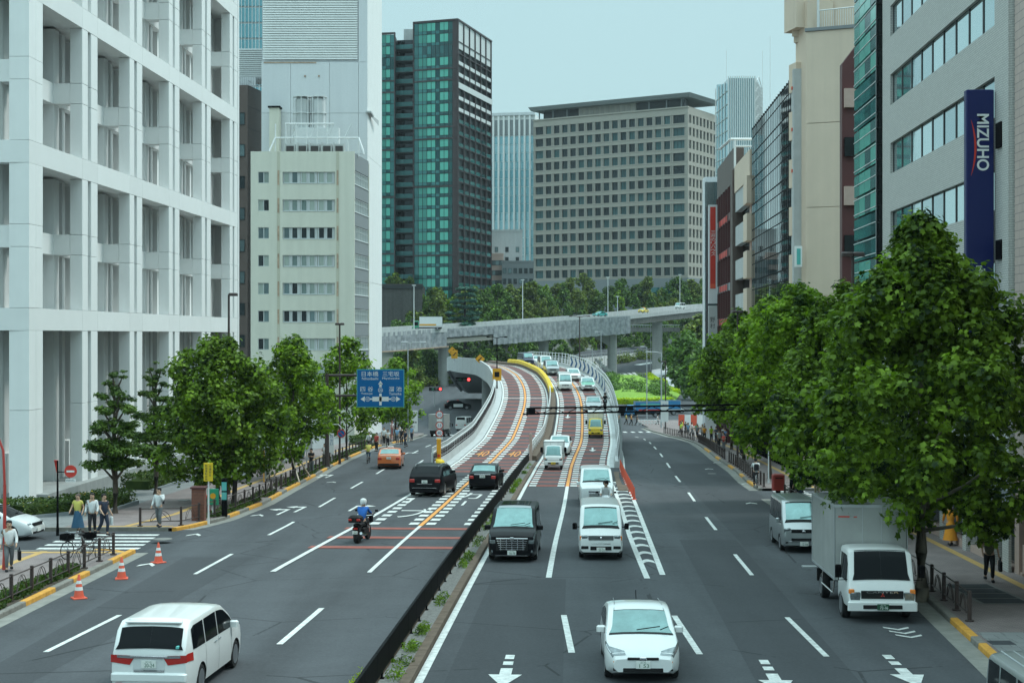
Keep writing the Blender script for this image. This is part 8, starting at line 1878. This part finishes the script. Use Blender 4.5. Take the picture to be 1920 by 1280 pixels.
# traffic cones by the left kerb
cn = MB(); cn.lathe([(.155,.03),(.15,.05),(.03,.68),(.018,.70)], n=16); cb_ = MB(); cb_.bbox(-.2,.2,-.2,.2,0,.035,.01)
s1_, s2_ = MB(), MB(); s1_.lathe([(.118,.24),(.098,.34)], n=16); s2_.lathe([(.082,.43),(.062,.52)], n=16)
cone_parts = [('cone', cn.mesh('cone', M['cone'], True)), ('base', cb_.mesh('base', M['cone'])), ('stripe', s1_.mesh('stripe', M['white'], True)), ('stripe', s2_.mesh('stripe', M['white'], True))]
for px, py, lb in ((148,1122,'nearest'),(228,1085,'middle'),(297,1055,'farthest')):
    x, y, z = at(px, py); t = thing('traffic_cone', 'red and white striped traffic cone, the %s of three at the left kerb' % lb, 'traffic cone', (x, y, z+.01), .3*len(lb), 'striped cones at the left kerb')
    for nm, me in cone_parts: link(nm, me, t, scale=(1.08,1.08,1.08))

# ================================================================ PEOPLE
def skin_mesh(name, V, E, R, root=0, sub=1):
    me = bpy.data.meshes.new(name); me.from_pydata(V, E, []); o = bpy.data.objects.new(name, me); COL.objects.link(o); o.modifiers.new('s', 'SKIN')
    for i, r in enumerate(R):
        d = me.skin_vertices[0].data[i]; d.radius = (r, r) if not isinstance(r, tuple) else r; d.use_root = (i == root)
    sb = o.modifiers.new('u', 'SUBSURF'); sb.levels = sub; sb.render_levels = sub
    out = bpy.data.meshes.new_from_object(o.evaluated_get(bpy.context.evaluated_depsgraph_get())); bpy.data.objects.remove(o)
    out.polygons.foreach_set('use_smooth', [True]*len(out.polygons)); out.materials.clear(); out.materials.append(M['white']); out.name = name; return out
def pose(legL, legR, armL, armR, lean=0.0, hip=.93, hands=True):
    """legs: (knee x, knee z, ankle x, ankle z); arms: (elbow x,y,z, wrist x,y,z) relative to a figure facing +x"""
    k = lean; V, E, R = [], [], []
    def add(p, r, parent=None): V.append(p); R.append(r); i = len(V)-1; (E.append((parent, i)) if parent is not None else None); return i
    pel = add((0,0,hip), .125); wa = add((k*.25,0,hip+.16), .115, pel); ch = add((k*.7,0,hip+.36), (.15), wa); nk = add((k*1.0,0,hip+.53), .055, ch); hd = add((k*1.1+.015,0,hip+.62), .085, nk); ht = add((k*1.15+.01,0,hip+.74), .088, hd)
    add((k*1.1+.115,0,hip+.665), .014, hd)
    for sd in (1,-1): add((k*1.1-.0,sd*.095,hip+.67), .018, hd)
    for sd, a in ((1, armL), (-1, armR)):
        sh = add((k*.9,sd*.17,hip+.46), .06, ch); el = add((a[0],sd*a[1],a[2]), .042, sh); wr = add((a[3],sd*a[4],a[5]), .028, el)
        dx, dy, dz = a[3]-a[0], (a[4]-a[1])*sd, a[5]-a[2]; l = math.sqrt(dx*dx+dy*dy+dz*dz) or 1; dx, dy, dz = dx/l, dy/l, dz/l
        pm = add((a[3]+dx*.07,sd*a[4]+dy*.07,a[5]+dz*.07), .034, wr)
        if hands:
            for q, ln in ((-.03,.07),(-.01,.085),(.012,.08),(.032,.065)): add((a[3]+dx*(.08+ln)+q*1.0,sd*a[4]+dy*(.08+ln)-sd*.015,a[5]+dz*(.08+ln)), .009, pm)
            add((a[3]+dx*.09+.05,sd*a[4]+dy*.09-sd*.01,a[5]+dz*.09), .010, pm)
    for sd, a in ((1, legL), (-1, legR)):
        th = add((0,sd*.085,hip-.08), .095, pel); kn = add((a[0],sd*.09,a[1]), .058, th); an = add((a[2],sd*.09,a[3]), .04, kn); add((a[2]+.14,sd*.10,max(.04,a[3]-.05)), .038, an)
    return V, E, R, k, hip
def make_pose(key, legL, legR, armL, armR, lean=0.0, hip=.93, sleeve=.55):
    V, E, R, k, hip = pose(legL, legR, armL, armR, lean, hip); body = skin_mesh('body', V, E, R)
    TV = [(0,0,hip-.10),(k*.25,0,hip+.16),(k*.7,0,hip+.36),(k*.95,0,hip+.50)]; TE = [(0,1),(1,2),(2,3)]; TR = [.165,.152,.175,.07]
    for sd, a in ((1, armL), (-1, armR)):
        n = len(TV); s0 = (k*.9,sd*.175,hip+.455); el = (a[0],sd*a[1],a[2]); TV += [s0, tuple(s0[i]+(el[i]-s0[i])*(sleeve if sleeve <= 1 else 1) for i in range(3))]; TE += [(2,n),(n,n+1)]; TR += [.078,.060]
        if sleeve > 1: TV.append((a[3],sd*a[4],a[5])); TE.append((n+1,n+2)); TR.append(.045)
    top = skin_mesh('shirt', TV, TE, TR)
    LV = [(0,0,hip+.07)]; LE = []; LR_ = [.140]
    for sd, a in ((1, legL), (-1, legR)):
        n = len(LV); LV += [(0,sd*.085,hip-.1),(a[0],sd*.09,a[1]),(a[2],sd*.09,a[3]+.03)]; LE += [(0,n),(n,n+1),(n+1,n+2)]; LR_ += [.11,.078,.062]
    legs = skin_mesh('trousers', LV, LE, LR_)
    sh = MB()
    for sd, a in ((1, legL), (-1, legR)): z = max(0, a[3]-.09); sh.bbox(a[2]-.07,a[2]+.19,sd*.10-.045,sd*.10+.045,z,z+.09,.03)
    hr = MB(); c = (k*1.13-.03,0,hip+.71); hr.lathe([(.088,-.08),(.102,-.02),(.104,.04),(.08,.09),(.02,.108)], c, 12)
    fc = MB()
    for sd in (1,-1): fc.lathe([(.012,-.006),(.012,.006)], (k*1.1+.098,sd*.034,hip+.685), 6, axis='x')
    fc.box(k*1.1+.094,k*1.1+.104,-.025,.025,hip+.60,hip+.608)
    return dict(body=body, top=top, legs=legs, shoes=sh.mesh('shoes', M['black'], True), hair=hr.mesh('hair', M['black'], True), face=fc.mesh('face', M['black']), k=k, hip=hip, arm=armR)
PO = {'walk': make_pose('walk', (.16,.50,.10,.10), (-.04,.50,-.34,.14), (-.08,.25,1.13,.10,.28,.92), (.10,.25,1.13,.28,.24,.98)),
      'walk2': make_pose('walk2', (-.02,.50,-.28,.13), (.18,.50,.16,.10), (.10,.24,1.13,.26,.22,.96), (-.10,.25,1.13,.02,.28,.90), sleeve=1.6),
      'stand': make_pose('stand', (.02,.50,.0,.09), (.0,.50,-.02,.09), (.0,.24,1.13,.06,.26,.90), (.02,.24,1.13,.1,.25,.90)),
      'phone': make_pose('phone', (.10,.50,.06,.10), (-.03,.50,-.22,.12), (.12,.26,1.18,.22,.12,1.45), (.0,.26,1.13,.16,.26,.95), sleeve=1.6),
      'read': make_pose('read', (.03,.50,.0,.09), (.0,.50,-.05,.09), (.06,.23,1.15,.27,.10,1.18), (.06,.23,1.15,.27,.10,1.18), lean=.06),
      'ride': make_pose('ride', (.36,.62,.18,.20), (.30,.80,.16,.40), (.28,.22,1.20,.52,.24,1.10), (.28,.22,1.20,.52,.24,1.10), lean=.22, hip=.88, sleeve=1.6)}
SK = mat('skin', (.46,.29,.20), .6); 
CL = {k: mat('cloth_'+k, c, .85, noise=.08, nscale=6) for k, c in dict(white=(.62,.64,.64), black=(.02,.02,.024), navy=(.02,.028,.05), grey=(.14,.15,.16), blue=(.10,.22,.42), skyblue=(.22,.38,.56), denim=(.03,.09,.16), yellow=(.55,.50,.12), hivis=(.55,.80,.06), green=(.05,.38,.14), beige=(.42,.36,.27), red=(.45,.06,.05), orange=(.75,.30,.03), khaki=(.12,.12,.08), royal=(.02,.12,.42)).items()}
HAIR = mat('hair_black', (.012,.011,.011), .6)
def setm(o, m): o.material_slots[0].link = 'OBJECT'; o.material_slots[0].material = m
def person(label, x, y, head, ps, top, legs, z=None, group=None, bag=None, skirt=None, h=1.0, hat=None, hair='black', shoes=None):
    t = thing('person', label, 'person', (x, y, (gz(y) if z is None else z)), head, group); t.scale = (h,h,h); D = PO[ps]
    setm(link('body', D['body'], t), SK); setm(link('shirt', D['top'], t), CL[top])
    if not skirt: setm(link('trousers', D['legs'], t), CL[legs])
    else: mb = MB(); mb.lathe([(.30,.22),(.24,.5),(.17,.85),(.13,1.0)], n=14); L_('skirt', mb, CL[skirt], t, True)
    o = link('shoes', D['shoes'], t); setm(o, shoes or CL['black']); o = link('hair' if not hat else 'helmet', D['hair'], t); setm(o, hat or (HAIR if hair == 'black' else M['brown_panel'])); link('face', D['face'], t)
    if hat: o.scale = (1.28,1.28,1.2); o.location = (-D['k']*1.13*.28, 0, -(D['hip']+.70)*.2)
    if bag == 'backpack': mb = MB(); mb.bbox(-.30+D['k']*.5,-.13+D['k']*.6,-.15,.15,D['hip']+.08,D['hip']+.48,.05); L_('backpack', mb, CL['black' if top != 'black' else 'grey'], t, True)
    if bag == 'yellowpack': mb = MB(); mb.bbox(-.30,-.13,-.16,.16,D['hip']+.05,D['hip']+.46,.05); L_('backpack', mb, CL['orange'], t, True)
    if bag == 'shoulder': mb = MB(); mb.bbox(-.10,.18,-.36,-.22,.78,1.05,.05); mb.tube([(.04,-.26,1.05),(.02,-.12,1.42),(.02,.0,1.44)], .012, 4); L_('bag', mb, M['brown_dark'], t, True)
    if bag == 'case': mb = MB(); mb.bbox(-.12,.32,.28,.38,.38,.72,.03); mb.tube([(.02,.33,.72),(.05,.33,.82),(.18,.33,.82),(.2,.33,.72)], .012, 4); L_('briefcase', mb, M['black'], t)
    if bag == 'plastic': mb = MB(); mb.bbox(.0,.2,.24,.34,.42,.78,.04); L_('carrier_bag', mb, CL['white'], t, True)
    return t
DN = -PI/2-.1
def pp(px, py): x, y, z = at(px, py, dz=.14); return x, y
person('woman in yellow-green top and long blue skirt with a brown shoulder bag', *pp(146,997), DN-.1, 'walk', 'yellow', 'denim', skirt='denim', bag='shoulder', h=.96, hair='brown')
person('man in white shirt and black trousers with backpack, between two companions', *pp(173,1001), DN+.3, 'walk2', 'white', 'black', bag='backpack', h=1.02)
person('person in dark navy top and trousers carrying a white carrier bag', *pp(195,1003), DN+.9, 'walk', 'navy', 'navy', bag='plastic', h=1.02)
person('man in white shirt and grey trousers raising a phone to his ear', *pp(298,988), DN-.1, 'phone', 'white', 'grey', bag='backpack', h=1.02)
person('man in white shirt holding a dark jacket at the left edge', *pp(17,1070), DN+.5, 'walk2', 'white', 'grey', bag='case', h=1.02)
person('man in dark suit walking away under the left trees', *pp(490,893), PI/2, 'walk', 'navy', 'grey')
person('person in black top and grey trousers on the left pavement near the railings', *pp(584,887), DN, 'read', 'black', 'grey')
person('woman in white blouse and khaki trousers beside the sign post', *pp(609,872), DN, 'read', 'white', 'khaki', h=.95)
person('person in blue jeans behind the grey map board', *pp(568,860), PI/2, 'walk', 'grey', 'denim')
person('woman in white dress under the large round tree', *pp(455,897), DN, 'walk', 'white', 'white', skirt='white', h=.95)
person('man in black polo and khaki vest carrying a black briefcase on the right pavement', *pp(1855,1090), DN-.1, 'walk', 'khaki', 'black', bag='case', h=1.02)
person('person in mustard yellow clothes half hidden by the big plane tree', *pp(1782,1022), PI/2, 'walk2', 'orange', 'orange', skirt='orange')
person('man in blue shirt and dark trousers standing behind the silver van', *pp(1498,945), PI/2, 'walk', 'skyblue', 'navy', h=1.03)
person('woman in dark clothes in the shade near the blue-shirted man', *pp(1532,930), DN, 'stand', 'black', 'beige')
person('officer in dark uniform standing left of the white van at the junction', X_(861,221), 221, DN, 'stand', 'white', 'navy', z=zg(221))
person('officer in dark uniform standing right of the white van at the junction', X_(882,224), 224, DN, 'stand', 'navy', 'navy', z=zg(224))
CG = 'people waiting at the far left crossing'
tops = [('white','navy','phone',None),('red','black','stand',None),('white','black','stand',None),('white','black','read','backpack'),('skyblue','grey','stand',None),('black','black','stand','yellowpack'),('navy','navy','walk',None),('white','denim','walk2',None),('white','white','stand',None),('grey','black','read',None),('skyblue','navy','stand',None),('beige','black','walk',None),('white','grey','stand','backpack')]
pxs = [(692,843),(706,846),(720,834),(727,838),(745,832),(753,833),(760,838),(750,822),(766,822),(741,820),(772,826),(757,815),(735,815)]
wd = ['with a phone','in red','farthest left of the white shirts','with a dark backpack','in sky blue','with a yellow backpack','in navy walking','in blue jeans','all in white','in grey looking down','in pale blue near the board','in beige walking','with backpack at the back']
for (a, b, c_, bg_), (px, py), w in zip(tops, pxs, wd): person('person %s in the crowd at the far left crossing' % w, *pp(px, py), DN+random.uniform(-.8,.8), c_, a, b, group=CG, bag=bg_, h=random.uniform(.94,1.03))
CG = 'people waiting along the right-hand railing'
cols_ = ['hivis','black','navy','hivis','white','green','skyblue','black','white','grey','beige','orange','hivis','white','navy','blue','black','white','skyblue','red','white','black']
lw = {'hivis':'bright yellow-green vest','black':'black top','navy':'navy top','white':'white shirt','green':'green vest','skyblue':'sky-blue shirt','grey':'grey top','beige':'beige top','orange':'orange top','blue':'blue shirt','red':'red top'}
seen_ = {}
for k, cl in enumerate(cols_):
    f_ = k/21; Y = 206-f_*78; x = KR(Y)+1.0+random.uniform(0,2.2)
    seen_[cl] = seen_.get(cl, 0)+1; w = lw[cl]
    person('person in %s at the right-hand railing, %s such from the far end' % (w, ['first','second','third','fourth','fifth'][seen_[cl]-1]), x, Y, DN+random.uniform(-1.5,1.5), random.choice(['stand','read','walk']), cl, random.choice(['black','navy','grey']), group=CG, h=random.uniform(.94,1.03))
for px, a, w in ((1161,'orange','leftmost, in dark and amber'),(1175,'yellow','second from left, in yellow vest'),(1183,'orange','third, stooping in amber vest'),(1193,'black','fourth, in black with amber sash'),(1231,'white','in white shirt beside the pale board')):
    person('pedestrian at the far crossing under the flyover side, '+w, X_(px,238), 238+random.uniform(-2,2), DN+1.4, 'walk', a, 'black', z=zg(238)+.01, group='people crossing at the far side')
# ---- bicycles and motorbikes
def wheel_mb(r, th=.025, x=0, z=0, spokes=10):
    mb = MB(); n = 20
    mb.tube([(x+r*math.cos(2*PI*k/n), 0, z+r*math.sin(2*PI*k/n)) for k in range(n+1)], th, 6, cap=False)
    for k in range(spokes): a = 2*PI*k/spokes; mb.tube([(x,0,z),(x+r*math.cos(a),0,z+r*math.sin(a))], .004, 3)
    return mb
def bicycle(label, x, y, head, basket=False, z=None, lean=0.0, fm='grey_metal'):
    t = thing('bicycle', label, 'bicycle', (x, y, (gz(y) if z is None else z)), head); t.rotation_euler = (lean, 0, head)
    for xx in (-.53, .53): L_('wheel', wheel_mb(.33, .018, xx, .34), M['rubber'], t)
    mb = MB(); A, B, C, D, E_ = (-.53,0,.34), (-.08,0,.30), (-.2,0,.82), (.38,0,.86), (.53,0,.34)
    for a, b in ((A,B),(A,C),(B,C),(B,(.36,0,.74)),(C,(.37,0,.78)),(D,E_)): mb.tube([a,b], .018, 6)
    L_('frame', mb, M[fm], t); mb = MB(); mb.bbox(-.33,-.08,-.08,.08,.84,.90,.03); L_('saddle', mb, M['black'], t, True)
    mb = MB(); mb.tube([(.38,0,.86),(.36,0,1.0),(.34,.26,1.02),(.22,.28,1.02)], .013, 5); mb.tube([(.36,0,1.0),(.34,-.26,1.02),(.22,-.28,1.02)], .013, 5); L_('handlebar', mb, M['chrome'], t)
    mb = MB(); mb.tube([(-.08,-.12,.22),(-.08,0,.30),(-.08,.12,.38)], .012, 4); L_('pedals', mb, M['black'], t)
    if basket:
        mb = MB()
        for (bx, bz) in ((.52,.70),(-.62,.62)): mb.box(bx-.15,bx+.17,-.18,.18,bz,bz+.01); [mb.tube([(bx-.15+.32*q,-.18,bz),(bx-.17+.36*q,-.2,bz+.26)], .006, 3) for q in (0,.33,.66,1)]; [mb.tube([(bx-.15+.32*q,.18,bz),(bx-.17+.36*q,.2,bz+.26)], .006, 3) for q in (0,.33,.66,1)]; mb.box(bx-.17,bx+.19,-.205,-.195,bz+.05,bz+.25); mb.box(bx-.17,bx+.19,.195,.205,bz+.05,bz+.25); mb.box(bx-.175,bx-.165,-.2,.2,bz+.05,bz+.25); mb.box(bx+.185,bx+.195,-.2,.2,bz+.05,bz+.25)
        L_('baskets', mb, M['black_metal'], t)
    return t
bicycle('parked bicycle with dark front and rear baskets behind the kerb railing', -16.35, 56.8, -PI/2-.5, True)
for px, py, a, b, lb, bg_, hd_, zz in ((691,868,'yellow','denim','cyclist in pale yellow top riding away at the left kerb',None,AWY(),None),(1417,912,'white','black','cyclist in white shirt with a backpack on the right pavement','backpack',PI/2,None)):
    x, y, z = at(px, py, dz=.0 if px < 1000 else .14); bicycle('bicycle ridden by the %s' % lb, x, y, hd_, z=z+.005); person(lb, x-.2*math.cos(hd_), y-.2*math.sin(hd_), hd_, 'ride', a, b, z=z+.05, bag=bg_)
def motorbike(label, x, y, head, z, rear_box=False, col='black', pl=''):
    t = thing('motorcycle', label, 'motorcycle', (x, y, z), head)
    for xx, w in ((-.72,.10),(.72,.07)):
        mb = MB(); mb.lathe([(.19,-w),(.29,-w),(.32,-w*.5),(.32,w*.5),(.29,w),(.19,w)], (xx,0,.32), 20, axis='y'); L_('tyre', mb, M['rubber'], t, True); mb = MB(); mb.lathe([(.2,-w*.5),(.2,w*.5)], (xx,0,.32), 14, axis='y'); L_('rim', mb, M['rim'], t)
    mb = MB(); mb.bbox(-.35,.35,-.16,.16,.30,.62,.06); L_('engine', mb, M['plastic_dark'], t, True); mb = MB(); mb.bbox(-.05,.48,-.17,.17,.62,.98,.10); L_('tank', mb, PT[col], t, True)
    mb = MB(); mb.bbox(-.85,.0,-.16,.16,.70,.84,.05); L_('seat', mb, M['black'], t, True); mb = MB(); mb.bbox(-1.02,-.6,-.14,.14,.58,.72,.04); L_('tail', mb, PT[col], t, True)
    mb = MB(); mb.bbox(-1.05,-1.0,-.10,.10,.62,.70,.02); L_('tail_lamp', mb, M['lamp_red'], t); mb = MB(); mb.bbox(.62,.92,-.22,.22,.72,1.12,.10); L_('fairing', mb, PT[col], t, True); mb = MB(); mb.bbox(.88,.95,-.13,.13,.84,.98,.03); L_('headlamp', mb, M['lamp_clear'], t, True)
    mb = MB(); mb.tube([(.72,.06,.32),(.52,.08,.95)], .03, 6); mb.tube([(.72,-.06,.32),(.52,-.08,.95)], .03, 6); mb.tube([(.45,-.38,1.06),(.52,0,1.02),(.45,.38,1.06)], .018, 6); L_('forks', mb, M['chrome'], t)
    mb = MB()
    for sd in (1,-1): mb.tube([(.5,sd*.3,1.06),(.55,sd*.42,1.22)], .01, 4); mb.bbox(.54,.58,sd*.44-.07,sd*.44+.07,1.19,1.28,.02)
    L_('mirrors', mb, M['black_metal'], t); mb = MB(); mb.tube([(-.1,-.2,.32),(-.5,-.22,.34),(-.95,-.22,.46)], [.04,.05,.06], 8); L_('exhaust', mb, M['chrome'], t)
    if rear_box: mb = MB(); mb.bbox(-1.2,-.72,-.27,.27,.92,1.20,.08); L_('top_box', mb, M['black'], t, True); fbox(t, 'reflector', -1.2, -.25, -.10, 1.0, 1.08, M['lamp_red'], .02, False); fbox(t, 'reflector', -1.2, .10, .25, 1.0, 1.08, M['lamp_red'], .02, False)
    plate(t, -1.06, .50, pl, False, w=.22, h=.13); return t
x, y = X_(680,63.5), 63.5; h_ = AWY(-.15); motorbike('black motorcycle with top box going away in the left carriageway', x, y, h_, zg(y), True, 'black', '24-5')
person('motorcyclist in bright blue jacket and white helmet seen from behind', x-.12*math.cos(h_), y-.12*math.sin(h_), h_, 'ride', 'royal', 'black', z=zg(y)-.03, hat=M['white'], h=1.06)
x, y = X_(1136,74.5), 74.5; h_ = TOW(.0); motorbike('motorcycle with wide mirrors coming between white van and pearl minivan', x, y, h_, zg(y), False, 'silver')
person('oncoming motorcyclist in black and white with a black helmet', x-.12*math.cos(h_), y-.12*math.sin(h_), h_, 'ride', 'white', 'black', z=zg(y)-.03, hat=PT['black'], h=1.06)
x, y = X_(838,208), 208; motorbike('red motorcycle stopped to the right of the grey truck', x, y, AWY(0), zg(y), False, 'taxi_orange'); person('rider in white top sitting on the red motorcycle at the junction', x, y-.1, AWY(0), 'ride', 'white', 'black', z=zg(y)-.03, hat=M['red'], h=1.06)
x, y, z, h_ = rv(166, 6.0); motorbike('dark motorcycle riding beside the silver sedan on the flyover', x, y, h_+PI, z, False, 'black'); person('rider in dark clothes beside the silver sedan on the flyover', x, y, h_+PI, 'ride', 'black', 'black', z=z-.03, hat=PT['black'], h=1.06)
# ================================================================ HAZE
hz = MB(); hz.box(-1600, 1600, -90, 3600, -9, 130)
hm = bpy.data.materials.new('haze'); hm.use_nodes = True; hn = hm.node_tree.nodes; hn.clear(); ho = hn.new('ShaderNodeOutputMaterial'); hv = hn.new('ShaderNodeVolumePrincipled')
hv.inputs['Color'].default_value = (.82,.95,1,1); hv.inputs['Density'].default_value = .00008; hv.inputs['Anisotropy'].default_value = .2; hm.node_tree.links.new(hv.outputs[0], ho.inputs['Volume'])
link('haze', hz.mesh('haze', hm), kind='stuff')
